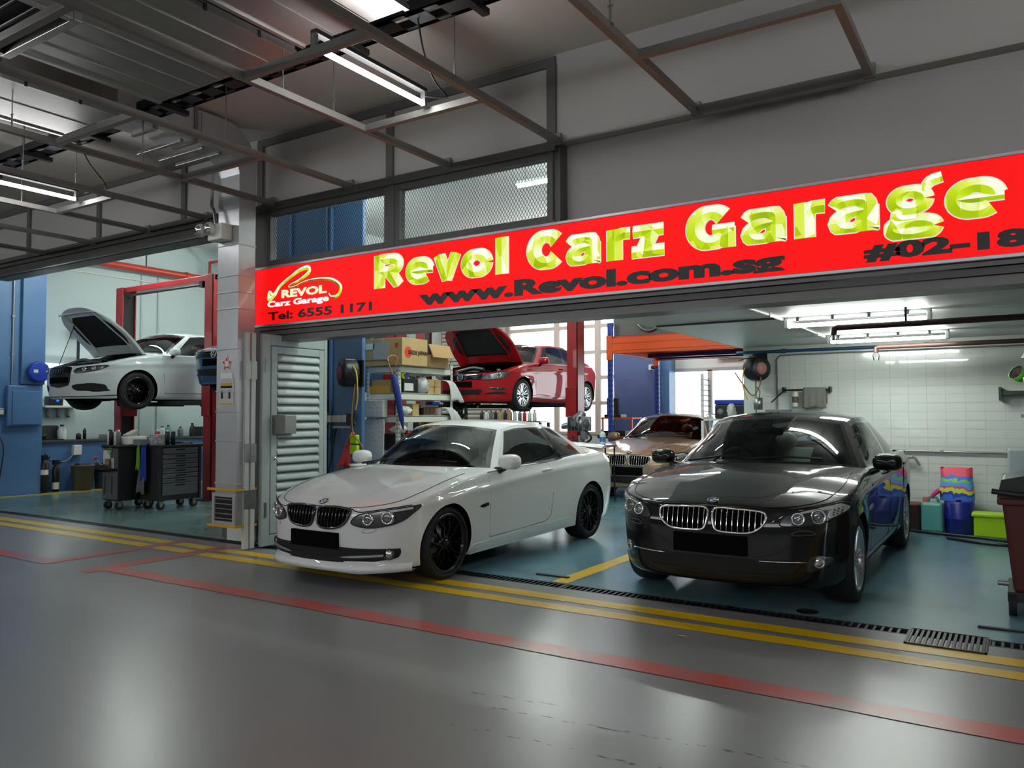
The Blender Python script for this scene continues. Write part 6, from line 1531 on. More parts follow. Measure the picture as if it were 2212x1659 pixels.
# ------------------------------------------------------------ middle: column fittings, shelf rack and its load
for x in (-8.40, -7.69, -7.60): 
    struct(bx('trim_column_rib_%d' % int(-x*100), M_BLUEP, x-.018, x+.018, 7.36, 7.4, .0, 5.4, bevel=.008))
def hose_reel(label, c, d, disc, hosep, br):
    o = thing('hose_reel', label, 'hose reel', c); c = Vector(c); d = Vector(d).normalized()
    prof = [(.001, -.11), (.12, -.11), (.165, -.095), (.175, -.06), (.175, .06), (.165, .095), (.12, .11), (.001, .11)]
    MB().lathe(prof, c, d, 22).build('reel_case', M_BPL, o); MB().lathe([(.001, .118), (.085, .116), (.09, .10)], c, d, 18).build('reel_disc', disc, o)
    MB().obox(c+Vector((0, 0, .12)), (.16, .16, .12), Matrix.Rotation(math.atan2(d.y, d.x), 4, 'Z')).build('reel_hood', M_BPL, o, bevel=.02)
    MB().obox(c+Vector(br), (.03, .2, .34) if abs(br[0]) > abs(br[1]) else (.2, .03, .34)).build('reel_bracket', M_IRON, o)
    for k, hp in enumerate(hosep): MB().tube(smoothpath(hp, 6), .009, 6).build('hose', mat('yellow_hose', (206, 176, 36), .5) if k == 0 else mat('amber_hose', (150, 100, 40), .5) if k == 1 else M_BPL, o)
    return o
hose_reel('black hose reel with red disc on the blue column', (-7.13, 7.22, 1.99), (-.45, -.9, 0), mat('faded_red_disc', (168, 72, 78), .5),
    [[(-6.99, 7.16, 2.08), (-6.91, 7.14, 1.98), (-6.89, 7.14, 1.8), (-6.89, 7.14, 1.66), (-6.93, 7.15, 1.52)], [(-6.99, 7.2, 1.84), (-7.03, 7.2, 1.6), (-7.04, 7.2, 1.4), (-7.01, 7.2, 1.22), (-6.87, 7.2, 1.08), (-6.89, 7.2, .98)], [(-6.93, 7.15, 1.52), (-6.96, 7.15, 1.4), (-6.93, 7.15, 1.34)]], (0, .17, 0))
o = thing('socket_strip', 'row of white switched sockets on the blue column', 'sockets', (-7.42, 7.36, 1.40)); MB().box(-7.62, -7.26, 7.34, 7.40, 1.36, 1.46).build('socket_back', M_GPL, o, bevel=.006)
for k in range(4): MB().box(-7.61+.085*k, -7.535+.085*k, 7.325, 7.345, 1.365, 1.455).build('socket_unit', M_WPL, o, bevel=.008)
MB().box(-7.27, -7.18, 7.33, 7.40, 1.33, 1.48).build('plug_box', M_BPL, o, bevel=.008); MB().box(-7.53, -7.25, 7.35, 7.39, 1.29, 1.315).build('cable_duct', M_WPL, o); MB().box(-7.70, -7.62, 7.34, 7.40, 1.50, 1.68).build('charger_block', M_BPL, o, bevel=.006)
MB().tube(smoothpath([(-7.6, 7.36, 1.37), (-7.66, 7.34, 1.22), (-7.56, 7.33, 1.15), (-7.50, 7.34, 1.28)], 6), .006, 6).build('flex', M_BPL, o)
cloth('red_bag', 'red plastic bag hanging at the foot of the blue column', mat('red_bag_film', (206, 64, 66), .4), [(-7.10, 7.28, 1.24), (-7.16, 7.26, 1.1), (-7.2, 7.25, .95), (-7.24, 7.24, .80)], .06, .24, 'bag')
for z, lb in ((1.10, 'upper yellow foam pad hanging beside the red bag'), (.97, 'lower yellow foam pad hanging beside the red bag')):
    o = tag(bx('foam_pad', M_LIME, -7.10, -6.98, 7.22, 7.28, z, z+.11, bevel=.012), lb, 'foam pad')
# paint pots, polythene and carton at the foot of the column
o = thing('plastic_pot', 'translucent plastic pot with paper label at the foot of the shelf', 'pot', (-6.95, 7.25, .60)); MB().lathe([(.001, 0), (.10, 0), (.12, .22), (.125, .23)], (-6.95, 7.25, .60), (0, 0, 1), 18).build('pot_body', M_FILM, o); MB().lathe([(.113, .05), (.119, .15)], (-6.95, 7.25, .60), (0, 0, 1), 18).build('pot_label', mat('cream_label', (216, 208, 168), .6), o); MB().lathe([(.128, .225), (.13, .25), (.001, .255)], (-6.95, 7.25, .6), (0, 0, 1), 18).build('pot_lid', M_WPL, o)
carton('brown carton at the foot of the blue column beneath polythene', -7.35, -6.75, 7.08, 7.38, 0, .60, M_CARD)
def heap(name, label, c, r, m, cat, n_=16, seed=1):
    rd = random.Random(seed); P = []
    for i in range(9):
        th = PI*i/8; P.append([])
        for k in range(n_+1):
            a = 2*PI*(k % n_)/n_; f = 1+.22*math.sin(3*a+seed+i)+.15*math.sin(7*a+2*i+seed)
            P[-1].append((c[0]+r[0]*math.sin(th)*math.cos(a)*f, c[1]+r[1]*math.sin(th)*math.sin(a)*f, c[2]+r[2]*(1+math.cos(th))*(1+.12*math.sin(5*a+i))))
    return tag(MB().grid(P, True).build(name, m), label, cat)
heap('polythene_bundle', 'crumpled clear polythene on the brown carton by the column', (-7.15, 7.2, .60), (.12, .08, .06), M_FILM, 'plastic wrap', seed=3)
# rack
M_RACK = mat('cream_rack_enamel', (214, 214, 200), .45)
rk = thing('shelf_rack', 'cream slotted-angle shelf rack loaded with boxes behind the white convertible', 'shelf rack', (-7.08, 8.38, 0))
RX0, RX1, RY0, RY1 = -7.36, -6.80, 7.80, 8.97
for x in (RX0, RX1):
    for y in (RY0, RY1):
        sx = 1 if x == RX0 else -1; sy = 1 if y == RY0 else -1
        po = MB().box(min(x, x+sx*.045), max(x, x+sx*.045), min(y, y+sy*.004), max(y, y+sy*.004), 0, 2.16).box(min(x, x+sx*.004), max(x, x+sx*.004), min(y, y+sy*.045), max(y, y+sy*.045), 0, 2.16).build('rack_post', M_RACK, rk)
        sl = MB()
        for k in range(38): sl.box(x+sx*.018, x+sx*.028, y-sy*.002, y-sy*.0005, .08+.054*k, .105+.054*k); sl.box(x-sx*.002, x-sx*.0005, y+sy*.018, y+sy*.028, .08+.054*k, .105+.054*k)
        o = sl.build('post_slots', M_BLACK, po); o['kind'] = 'stuff'
SHELVES = [2.02, 1.66, 1.36, .9, .45]
for z in SHELVES:
    MB().box(RX0+.004, RX1-.004, RY0+.004, RY1-.004, z+.075, z+.09).build('shelf_board', M_RACK, rk)
    for a in ((RX0+.045, RX1-.045, RY0+.004, RY0+.02), (RX0+.045, RX1-.045, RY1-.02, RY1-.004), (RX0+.004, RX0+.02, RY0+.045, RY1-.045), (RX1-.02, RX1-.004, RY0+.045, RY1-.045)): MB().box(*a, z, z+.09).build('shelf_beam', M_RACK, rk, bevel=.006)
S1, S2, S3, S4 = (z+.09 for z in SHELVES[:4])
# load, top shelf
c1 = carton('large kraft carton with printed red dot on top of the shelf rack', -7.40, -6.72, 7.78, 8.30, S1, S1+.36, M_CARD2)
MB().add([(-6.718, 7.90+.075*math.cos(2*PI*k/24), S1+.17+.075*math.sin(2*PI*k/24)) for k in range(24)], [tuple(range(24))]).build('red_dot_print', mat('red_print', (206, 58, 36), .7), c1)
text('BRIDE JAPAN', 7.90, 8.29, S1+.125, S1+.20, -6.716, M_SBLK, c1, 'box_lettering', .03, axis='y')
text('MADE IN JAPAN', -7.36, -7.2, S1+.06, S1+.08, 7.776, M_SBLK, c1, 'box_small_print', .02); MB().box(-7.36, -7.2, 7.774, 7.778, S1+.22, S1+.30).build('shipping_label', M_WPL, c1); MB().box(-7.22, -6.95, 7.774, 7.778, S1+.08, S1+.31).build('torn_paper', mat('torn_grey_paper', (176, 174, 168), .8), c1); MB().box(-6.83, -6.79, 7.774, 7.778, S1+.24, S1+.29).build('red_mark', mat('red_print', (206, 58, 36), .7), c1)
c2 = carton('small open kraft carton right of the large one on the rack', -7.1, -6.75, 8.36, 8.80, S1, S1+.17, M_CARD, tape=False)
MB().obox((-6.70, 8.58, S1+.22), (.012, .46, .20), Matrix.Rotation(R(-25), 4, 'Y')).build('box_flap', M_CARD, c2)
# second shelf
carton('open tan carton on the second shelf, left end', -7.30, -6.98, 7.83, 8.2, S2, S2+.18, M_CARD, tape=False); carton('yellow carton under the tan one on the second shelf', -7.33, -7.0, 7.815, 7.83, S2, S2+.09, mat('yellow_carton', (196, 150, 50), .8), tape=False)
carton('black boxed kit with white label on the second shelf', -7.05, -6.82, 7.92, 8.22, S2, S2+.19, M_BPL, tape=False, name='kit_box'); MB().box(-6.819, -6.815, 7.94, 8.12, S2+.03, S2+.13).build('kit_label', M_WPL, D.objects['kit_box'])
o = thing('blister_pack', 'lime and purple blister pack leaning on the second shelf', 'packet', (-6.84, 7.95, S2)); MB().obox((-6.84, 7.98, S2+.21), (.02, .12, .16), Matrix.Rotation(R(30), 4, 'X')).build('pack_card', M_LIME, o); MB().obox((-6.828, 8.0, S2+.23), (.01, .09, .07), Matrix.Rotation(R(30), 4, 'X')).build('pack_print', mat('violet_print', (60, 44, 130), .5), o); MB().box(-6.83, -6.82, 7.84, 7.88, S2, S2+.18).build('pack_side', M_LIME, o)
heap('polythene_bundle', 'white polythene bundle on the second shelf', (-6.88, 8.36, S2), (.1, .12, .11), M_FILM, 'plastic wrap', seed=5)
for k, (y, z, lb) in enumerate(((8.52, 0, 'small kraft box on the second shelf, lower left of four'), (8.68, 0, 'small kraft box on the second shelf, lower right of four'), (8.54, .10, 'small kraft box on the second shelf, upper left of four'), (8.68, .10, 'small kraft box on the second shelf, upper right of four'))):
    carton(lb, -6.98, -6.84, y-.065, y+.065, S2+z, S2+z+.098, M_CARD2, group='small kraft boxes on the second shelf')
cloth('polythene_bag', 'white plastic bag drooping off the end of the second shelf', M_FILM, [(-6.9, 8.86, S2+.20), (-6.80, 8.92, S2+.17), (-6.77, 8.97, S2+.05), (-6.76, 9.02, S2-.10)], .12, .30, 'bag')
# third shelf
heap('polythene_bundle', 'grey film bundle on the third shelf at the near post', (-6.86, 7.98, S3), (.08, .10, .06), M_FILM, 'plastic wrap', seed=8)
carton('grey part box on the third shelf', -7.1, -6.85, 8.15, 8.28, S3, S3+.16, M_CARD2, tape=False); 
o = thing('wire_basket', 'chrome framed wicker basket on the third shelf', 'basket', (-6.9, 8.52, S3)); MB().box(-7.0, -6.83, 8.36, 8.68, S3, S3+.02).box(-6.84, -6.83, 8.36, 8.68, S3+.12, S3+.14).box(-7.0, -6.99, 8.36, 8.68, S3+.12, S3+.14).build('basket_rim', M_CHROME, o)
for k in range(11): MB().box(-6.838, -6.832, 8.37+.03*k, 8.378+.03*k, S3, S3+.13).build('basket_rod', mat('brown_cane', (120, 84, 50), .6), o)
MB().box(-6.98, -6.85, 8.38, 8.66, S3+.02, S3+.11).build('basket_load', M_BPL, o, bevel=.02)
carton('blue lidded box on the basket of the third shelf', -6.95, -6.84, 8.56, 8.72, S3+.15, S3+.19, M_ROYAL, tape=False)
cloth('polythene_bag', 'white plastic bag drooping off the end of the third shelf', M_FILM, [(-6.9, 8.8, S3+.10), (-6.81, 8.90, S3+.10), (-6.77, 8.97, S3), (-6.76, 9.04, S3-.14)], .14, .30, 'bag')
carton('silver film wrapped panel stacked at the left of the third shelf', -7.40, -6.98, 7.70, 7.79, S3-.02, S3+.20, M_FILM, tape=False, name='wrapped_panel')
# lower
carton('brown carton on the lower shelf at the right end', -7.1, -6.84, 8.45, 8.93, S4+.2, S4+.38, M_CARD3); carton('red tool case on the lower shelf', -7.05, -6.85, 8.05, 8.2, S4+.0, S4+.26, M_REDP, tape=False, name='tool_case'); carton('dark machine crate on the lower shelf, left', -7.3, -6.86, 7.84, 8.02, S4, S4+.22, M_BPL, tape=False, name='crate')
heap('polythene_bundle', 'clear film heap on the lower shelf at the near post', (-6.88, 7.9, S4+.22), (.12, .08, .06), M_FILM, 'plastic wrap', seed=11)
tag(bx('clear_panel', M_FILM, -7.42, -6.98, 7.72, 7.735, .72, 1.40, bevel=.004), 'clear acrylic panel leaning at the left of the rack', 'panel')
# umbrella hooked on the rack's top beam
um = thing('umbrella', 'folded blue umbrella with wooden crook hanging on the rack', 'umbrella', (-6.78, 7.78, 1.1))
MB().tube(smoothpath([(-6.80, 7.60, 2.14), (-6.82, 7.62, 2.19), (-6.80, 7.68, 2.225), (-6.77, 7.74, 2.20), (-6.79, 7.73, 2.1)], 6)[:], .011, 8).build('crook_handle', mat('bamboo_handle', (176, 120, 68), .5), um)
MB().cyl((-6.83, 7.615, 2.16), (-6.80, 7.69, 1.98), .011, n=8).build('handle_shaft', mat('bamboo_handle', (176, 120, 68), .5), um)
MB().tube([(-6.80, 7.69, 1.99), (-6.79, 7.71, 1.93), (-6.77, 7.75, 1.72), (-6.74, 7.80, 1.4), (-6.73, 7.82, 1.27)], [.02, .042, .045, .032, .008], 10).build('furled_canopy', mat('navy_umbrella_cloth', (26, 48, 128), .6), um); MB().cyl((-6.73, 7.82, 1.28), (-6.725, 7.83, 1.17), .005, n=6).build('ferrule', M_STEEL, um)
# lean pole
o = tag(MB().cyl((-7.40, 7.0, .0), (-7.50, 7.385, 1.3), .012, n=8).build('broom_pole', M_IRON), 'thin black pole leaning against the blue column', 'pole')
# ------------------------------------------------------------ rear of the workshop
sh = thing('roller_shutter', 'white horizontally ribbed shutter panel left of the tall window', 'shutter', (-12.8, 17.9, 1.6)); o0 = None
MB().box(-13.95, -11.80, 17.93, 17.95, 1.2, 4.3).build('shutter_back', M_DARK, sh)
for i in range(26):
    if o0 is None: o0 = MB().cyl((-13.92, 17.90, 1.30), (-11.83, 17.90, 1.30), .055, n=10).build('shutter_slat', mat('shutter_cream', (206, 200, 190), .4, metal=.2), sh)
    else: dup(o0, sh, (0, 0, .115*i))
for x in (-13.98, -11.79): MB().box(x-.04, x+.04, 17.82, 17.95, 1.2, 4.3).build('shutter_rail', M_MULL, sh)
# parts bench under the window with a row of bottles
pb = thing('parts_bench', 'steel parts bench in front of the rear window', 'bench', (-11.3, 16.9, 0)); MB().box(-12.5, -9.9, 16.6, 17.1, 1.26, 1.30).build('bench_top', M_STEEL, pb)
MB().box(-12.5, -10.9, 16.8, 17.1, 1.66, 1.69).build('bench_shelf', M_WPL, pb)
for x in (-12.47, -9.93): MB().box(x-.03, x+.03, 16.62, 16.68, 0, 1.26).build('bench_leg', M_IRON, pb); MB().box(x-.03, x+.03, 17.02, 17.08, 0, 1.26).build('bench_leg', M_IRON, pb)
MB().box(-12.5, -12.44, 17.0, 17.06, 1.3, 1.7).box(-10.96, -10.9, 17.0, 17.06, 1.3, 1.7).build('shelf_post', M_IRON, pb)
cols = [M_BPL, M_WPL, M_GPL, M_BPL, M_CARD2, M_BPL, M_CARD, M_WPL, M_GPL, M_REDP, M_WPL, M_WPL]
nms = 'first second third fourth fifth sixth seventh eighth ninth tenth eleventh twelfth'.split()
for k in range(12): bottle('oil_bottle', nms[k]+' oil bottle from the left on the parts bench under the red hatchback', -11.75+.145*k, 16.75, 1.30, .27, .055, cols[k], M_BPL if k % 3 else M_REDP, group='oil bottles on the parts bench', handle=(k % 2 == 0))
for k in range(5): carton(nms[k]+' small carton from the left on the bench shelf behind the red hatchback', -12.4+.3*k, -12.18+.3*k, 16.85, 17.05, 1.69, 1.84, (M_CARD3, M_WPL, M_CARD2, M_WPL, M_CARD2)[k], tape=False, group='cartons on the bench shelf')
# oil drainer under the red hatchback
od = thing('oil_drainer', 'black oil drain pan on a stand below the red hatchback', 'oil drainer', (-9.2, 12.2, 0)); MB().lathe([(.03, .0), (.10, .05), (.25, .14), (.27, .2), (.26, .2), (.2, .12)], (-9.2, 12.2, 1.28), (0, 0, 1), 22).build('drain_pan', M_BPL, od); MB().cyl((-9.2, 12.2, .35), (-9.2, 12.2, 1.30), .035, n=12).build('drain_pole', M_IRON, od); MB().lathe([(.001, .08), (.2, .08), (.22, .12), (.22, .4), (.18, .48), (.001, .5)], (-9.2, 12.2, 0), (0, 0, 1), 18).build('drain_tank', M_REDP, od)
for k in range(3): MB().cyl((-9.2+.2*math.cos(2.1*k), 12.2+.2*math.sin(2.1*k), .04), (-9.2+.22*math.cos(2.1*k), 12.2+.22*math.sin(2.1*k), .04), .04, n=10).build('drain_caster', M_TYRE, od)
can('tin', 'white tin standing in the oil drain pan', -9.28, 12.12, 1.40, .2, .06, M_WPL, M_REDP); can('tin', 'black tin standing beside the white tin in the drain pan', -9.1, 12.25, 1.40, .22, .05, M_BPL, M_BPL)
# transmission jack with a gearbox casing
gj = thing('gearbox_stand', 'grey gearbox casing on a wheeled stand beside the red lift column', 'gearbox stand', (-6.35, 11.95, 0))
MB().cyl((-6.35, 11.95, .12), (-6.35, 11.95, 1.1), .04, n=10).build('stand_post', M_STEEL, gj); MB().box(-6.65, -6.05, 11.9, 12.0, .06, .12).box(-6.4, -6.3, 11.65, 12.25, .06, .12).build('stand_base', M_IRON, gj)
MB().ball((-6.35, 11.95, 1.30), (.20, .16, .13), 16, 10).build('gearbox_casing', M_ENG2, gj); MB().cyl((-6.35, 11.95, 1.36), (-6.28, 11.95, 1.5), .14, .06, 14).build('bell_housing', M_ENG2, gj); MB().cyl((-6.55, 11.95, 1.27), (-6.68, 11.95, 1.25), .06, .05, 12).cyl((-6.35, 11.80, 1.3), (-6.35, 11.74, 1.3), .05, n=10).build('output_flange', M_STEEL, gj)
for k in range(5): MB().obox((-6.35+.07*(k-2), 11.95, 1.30), (.012, .34, .25)).build('casing_rib', M_ENG2, gj, bevel=.03)
MB().tube(smoothpath([(-6.2, 11.9, 1.2), (-6.1, 11.9, 1.05), (-6.3, 11.88, .95), (-6.45, 11.9, 1.08)], 5), .02, 8).build('linkage', M_IRON, gj)
wb2 = thing('work_table', 'cluttered steel work table between white convertible and window', 'table', (-6.7, 11.3, 0)); MB().box(-7.3, -6.3, 11.0, 11.5, .86, .90).build('table_top', M_STEEL, wb2)
for x in (-7.27, -6.33):
    for y in (11.03, 11.47): MB().box(x-.02, x+.02, y-.02, y+.02, 0, .86).build('table_leg', M_STEEL, wb2)
carton('black cased meter on the cluttered work table', -7.2, -6.95, 11.1, 11.35, .90, 1.15, M_BPL, tape=False, name='meter_case'); carton('white parts box on the cluttered work table', -6.9, -6.65, 11.1, 11.3, .90, 1.02, M_WPL, tape=False, name='parts_box')
bottle('spray_bottle', 'blue and white spray bottle near the gold saloon', -5.86, 11.85, .95, .26, .05, M_WPL, M_ROYAL, lab=mat('blue_label', (60, 130, 200), .4))
o = thing('side_stool', 'tall steel stool under the spray bottle near the gold saloon', 'stool', (-5.95, 11.85, 0)); MB().box(-6.2, -5.7, 11.65, 12.05, .92, .95).build('stool_top', M_GPL, o)
for x in (-6.17, -5.73):
    for y in (11.68, 12.02): MB().cyl((x, y, 0), (x, y, .92), .014, n=8).build('stool_leg', M_IRON, o)
# ------------------------------------------------------------ pallet rack over the gold saloon
M_ORANGE = mat('orange_beam_enamel', (232, 88, 24), .4); M_RBLUE = mat('blue_upright_enamel', (34, 62, 158), .4)
pr_ = thing('pallet_rack', 'blue and orange pallet rack standing over the gold saloon', 'pallet rack', (-5.4, 15.2, 0))
PX0, PX1, PY0, PY1 = -6.74, -3.9, 14.0, 16.35
for x in (PX0, PX1):
    for y in (PY0, PY1):
        po = MB().box(x-.05, x+.05, y-.035, y+.035, 0, 3.25).build('rack_upright', M_RBLUE, pr_, bevel=.006); sl = MB()
        for k in range(30): sl.box(x-.012, x+.012, y-.038, y-.035, .1+.1*k, .14+.1*k); sl.box(x+.05, x+.053, y-.012, y+.012, .1+.1*k, .14+.1*k)
        o = sl.build('upright_slots', M_BLACK, po); o['kind'] = 'stuff'
for y in (PY0, PY1):
    MB().box(PX0, PX1, y-.05, y-.0, 2.64, 2.95).build('rack_beam', M_ORANGE, pr_, bevel=.012); MB().box(PX0, PX1, y-.062, y-.05, 2.70, 2.74).box(PX0, PX1, y-.062, y-.05, 2.84, 2.88).build('beam_rib', M_ORANGE, pr_)
    for x in (PX0, PX1): MB().box(x-.06, x+.06, y-.06, y-.036, 2.52, 3.0).build('beam_connector', M_ORANGE, pr_)
for x in (PX0, PX1): MB().box(x-.025, x+.025, PY0, PY1, 2.66, 2.93).build('rack_side_beam', M_ORANGE, pr_, bevel=.01)
MB().box(PX0, PX1, PY0, PY1, 2.95, 2.98).build('rack_deck', mat('orange_deck', (196, 66, 30), .5), pr_)
for y in (14.6, 15.2): MB().box(-6.2, PX1, y-.03, y+.03, 2.58, 2.66).build('deck_bar', mat('navy_bar', (24, 26, 92), .4), pr_)
fu = thing('fan_unit', 'grey extractor fan unit on top of the pallet rack', 'fan unit', (-6.2, 14.5, 2.98)); MB().box(-6.7, -5.2, 14.1, 14.9, 2.98, 3.75).build('fan_case', M_TRACK, fu, bevel=.02); MB().lathe([(.26, 0), (.28, .02), (.26, .04), (.24, .02)], (-5.95, 14.06, 3.32), (0, -1, 0), 28).build('fan_ring', M_STEEL, fu)
for k in range(4): MB().obox((-5.95, 14.08, 3.32), (.5, .01, .07), Matrix.Rotation(PI*k/4, 4, 'Y')).build('fan_blade', M_DARK, fu)
struct(bx('wall_back_blue', mat('violet_blue_paint', (78, 92, 140), .45, noise=.08), -8.25, -7.25, 17.3, 18.0, 0, 5.4, bevel=.01))
struct(bx('wall_back_blue_side', M_BLUEP, -7.25, -6.95, 17.6, 18.0, 0, 5.4))
o = thing('wall_camera', 'small black camera on the blue rear column', 'camera', (-7.2, 17.2, 2.6)); MB().box(-7.3, -7.2, 17.2, 17.35, 2.5, 2.62).build('camera_mount', M_WPL, o); MB().cyl((-7.2, 17.2, 2.56), (-7.05, 17.1, 2.53), .05, n=12).build('camera_body', M_BPL, o)
text('MX', -8.0, -7.6, 2.72, 2.98, 17.29, mat('faint_white_print', (150, 158, 186), .5), None, 'column_lettering'); D.objects.remove(D.objects['column_lettering'])
og = thing('tool_cart', 'orange two-tier cart with black cases near the blue rear column', 'cart', (-7.3, 15.8, 0))
for z in (.95, 1.36): MB().box(-7.75, -7.0, 15.6, 16.1, z, z+.03).build('cart_tier', M_ORANGE, og)
for x in (-7.72, -7.03):
    for y in (15.63, 16.07): MB().box(x-.015, x+.015, y-.015, y+.015, .08, 1.4).build('cart_post', M_ORANGE, og)
for x in (-7.65, -7.1): MB().cyl((x, 15.7, .05), (x+.03, 15.7, .05), .05, n=12).build('cart_wheel', M_TYRE, og)
carton('black flat cases stacked on the lower tier of the orange cart', -7.72, -7.2, 15.65, 16.0, .98, 1.10, M_BPL, tape=False, name='flat_case'); carton('black scanner on the upper tier of the orange cart', -7.7, -7.3, 15.65, 15.95, 1.39, 1.46, M_BPL, tape=False, name='scanner')
o = thing('office_chair', 'black chair back beside the blue rear column', 'chair', (-8.1, 16.9, 0)); MB().box(-8.2, -7.9, 16.8, 16.86, 1.35, 1.85).build('backrest', M_BPL, o, bevel=.02); MB().cyl((-8.05, 16.85, .1), (-8.05, 16.85, 1.4), .03, n=8).build('stem', M_IRON, o); MB().box(-8.3, -7.8, 16.5, 16.9, .9, .98).build('seat', M_BPL, o, bevel=.02); MB().lathe([(.001, .02), (.25, .02), (.25, .06), (.001, .1)], (-8.05, 16.75, 0), (0, 0, 1), 10).build('base', M_IRON, o)
# steel shelf with tool boxes left of the wash wall
ts = thing('tool_shelf', 'white steel shelf with power tool boxes beside the low window', 'shelf', (-4.1, 13.2, 0))
for x in (-4.55, -3.75): MB().box(x-.02, x+.02, 13.0, 13.04, 0, 2.15).build('shelf_post', M_WPL, ts); MB().box(x-.02, x+.02, 13.4, 13.44, 0, 2.15).build('shelf_post', M_WPL, ts)
for z in (.9, 1.35): MB().box(-4.57, -3.73, 13.0, 13.44, z, z+.03).build('shelf_board', M_WPL, ts)
for k in range(7): MB().box(-4.57, -4.55, 13.0, 13.44, 1.5+.09*k, 1.52+.09*k).build('shelf_rung', M_STEEL, ts)
o = thing('tool_case', 'blue and black power tool case on the white shelf by the wash wall', 'tool case', (-4.1, 13.2, 1.38)); MB().box(-4.35, -3.80, 13.05, 13.35, 1.38, 1.62).build('case_body', M_BPL, o, bevel=.02); MB().box(-4.35, -3.80, 13.03, 13.36, 1.62, 1.70).build('case_lid', M_ROYAL, o, bevel=.015); MB().lathe([(.001, .02), (.05, .018), (.055, 0)], (-4.25, 13.05, 1.5), (0, -1, 0), 14).build('case_dial', M_GPL, o)
heap('polythene_bundle', 'clear bag beside the power tool case', (-4.05, 13.02, 1.38), (.08, .05, .12), M_FILM, 'plastic wrap', seed=15)
carton('red machine carton on the lower white shelf', -4.3, -3.95, 13.05, 13.35, .93, 1.2, M_CARD3, tape=False)
lw = thing('wall_lamp', 'lit square lamp on the grey wall above the low window', 'lamp', (-5.4, 17.9, 2.9)); MB().box(-5.9, -4.9, 17.86, 18.0, 2.75, 3.1).build('lamp_case', M_WPL, lw, bevel=.02); MB().box(-5.85, -4.95, 17.85, 17.86, 2.79, 3.06).build('lamp_panel', M_TUBE2, lw)
# ------------------------------------------------------------ wash bay
def pipe(name, label, pts, r, m, clips=(), cm=None, cat='pipe', n=10):
    o = thing(name, label, cat, pts[0]); MB().tube(pts, r, n).build('pipe_run', m, o)
    for c in clips: MB().obox(c, (r*2.8, r*2.8, r*2.8)).build('pipe_clip', cm or m, o, bevel=.004)
    return o
M_BROWNP = mat('brown_sprinkler_pipe', (70, 46, 40), .45)
for y, x0, lb in ((7.86, -1.44, 'nearer brown sprinkler pipe with a caged head below the soffit'), (10.45, -1.44, 'farther brown sprinkler pipe with a caged head below the soffit')):
    o = pipe('sprinkler_pipe', lb, [(3.0, y, 2.27), (x0, y, 2.27)], .028, M_BROWNP); MB().tube([(x0+.005, y, 2.27), (x0-.02, y, 2.265), (x0-.025, y, 2.20)], .028, 10).build('pipe_elbow', M_BROWNP, o)
    MB().cyl((x0-.025, y, 2.21), (x0-.025, y, 2.15), .014, n=10).build('sprinkler_head', M_STEEL, o)
    for k in range(4):
        a = PI/4+PI/2*k; MB().tube([(x0-.025+.03*math.cos(a), y+.03*math.sin(a), 2.19), (x0-.025+.05*math.cos(a), y+.05*math.sin(a), 2.17), (x0-.025+.035*math.cos(a), y+.035*math.sin(a), 2.11)], .004, 5).build('head_cage', M_IRON, o)
    MB().box(-.86, -.84, y-.01, y+.01, 2.29, 2.42).build('pipe_hanger', M_IRON, o)
pipe('conduit', 'white conduit crossing the mezzanine soffit to the lamps', [(-2.05, 6.32, 2.405), (-1.98, 8.0, 2.405), (-2.0, 10.15, 2.405)], .018, M_WPL, [(-2.0, 7.6, 2.405), (-2.0, 9.7, 2.405)], cat='conduit')
pipe('conduit', 'thin grey conduit across the soffit from its left edge', [(-3.3, 8.0, 2.41), (-1.96, 8.0, 2.41)], .01, M_GPL, cat='conduit')
pipe('water_pipe', 'blue water pipe along the top of the wash wall', [(-3.45, 11.36, 2.345), (2.9, 11.36, 2.345)], .022, mat('blue_pipe_paint', (34, 74, 112), .4), [(-2.78, 11.36, 2.345), (-1.0, 11.36, 2.345)])
pipe('conduit', 'thin grey conduit bending down the wash wall', [(3, 11.385, 2.29), (-2.6, 11.385, 2.29), (-2.84, 11.385, 2.285), (-2.89, 11.385, 2.23), (-2.89, 11.385, .9)], .011, M_GPL, cat='conduit')
hose_reel('black hose reel with pink disc on the wash wall', (-3.12, 11.20, 2.10), (.8, -.6, 0), mat('pink_disc', (196, 140, 132), .5),
    [[(-3.2, 11.1, 2.2), (-3.27, 11.08, 2.05), (-3.28, 11.08, 1.85), (-3.22, 11.08, 1.66)], [(-3.04, 11.12, 1.98), (-3.06, 11.12, 1.85), (-3.16, 11.12, 1.72), (-3.3, 11.1, 1.9), (-3.4, 11.1, 2.05)], [(-3.34, 11.1, 2.22), (-3.24, 11.1, 2.24), (-3.14, 11.12, 2.24)]], (0, .18, .05))
o = thing('drop_light', 'steel cup hanging on a rod below the wash wall reel', 'cup', (-3.15, 11.25, 1.45)); MB().cyl((-3.15, 11.25, 1.95), (-3.15, 11.25, 1.45), .012, n=8).build('rod', M_STEEL, o); MB().lathe([(.001, 0), (.06, 0), (.065, .17), (.06, .17)], (-3.12, 11.25, 1.52), (0, 0, 1), 16).build('cup', M_STEEL, o); MB().tube([(-3.10, 11.25, 1.69), (-3.09, 11.25, 1.78), (-3.14, 11.25, 1.84)], .006, 6).build('cup_hook', M_IRON, o)
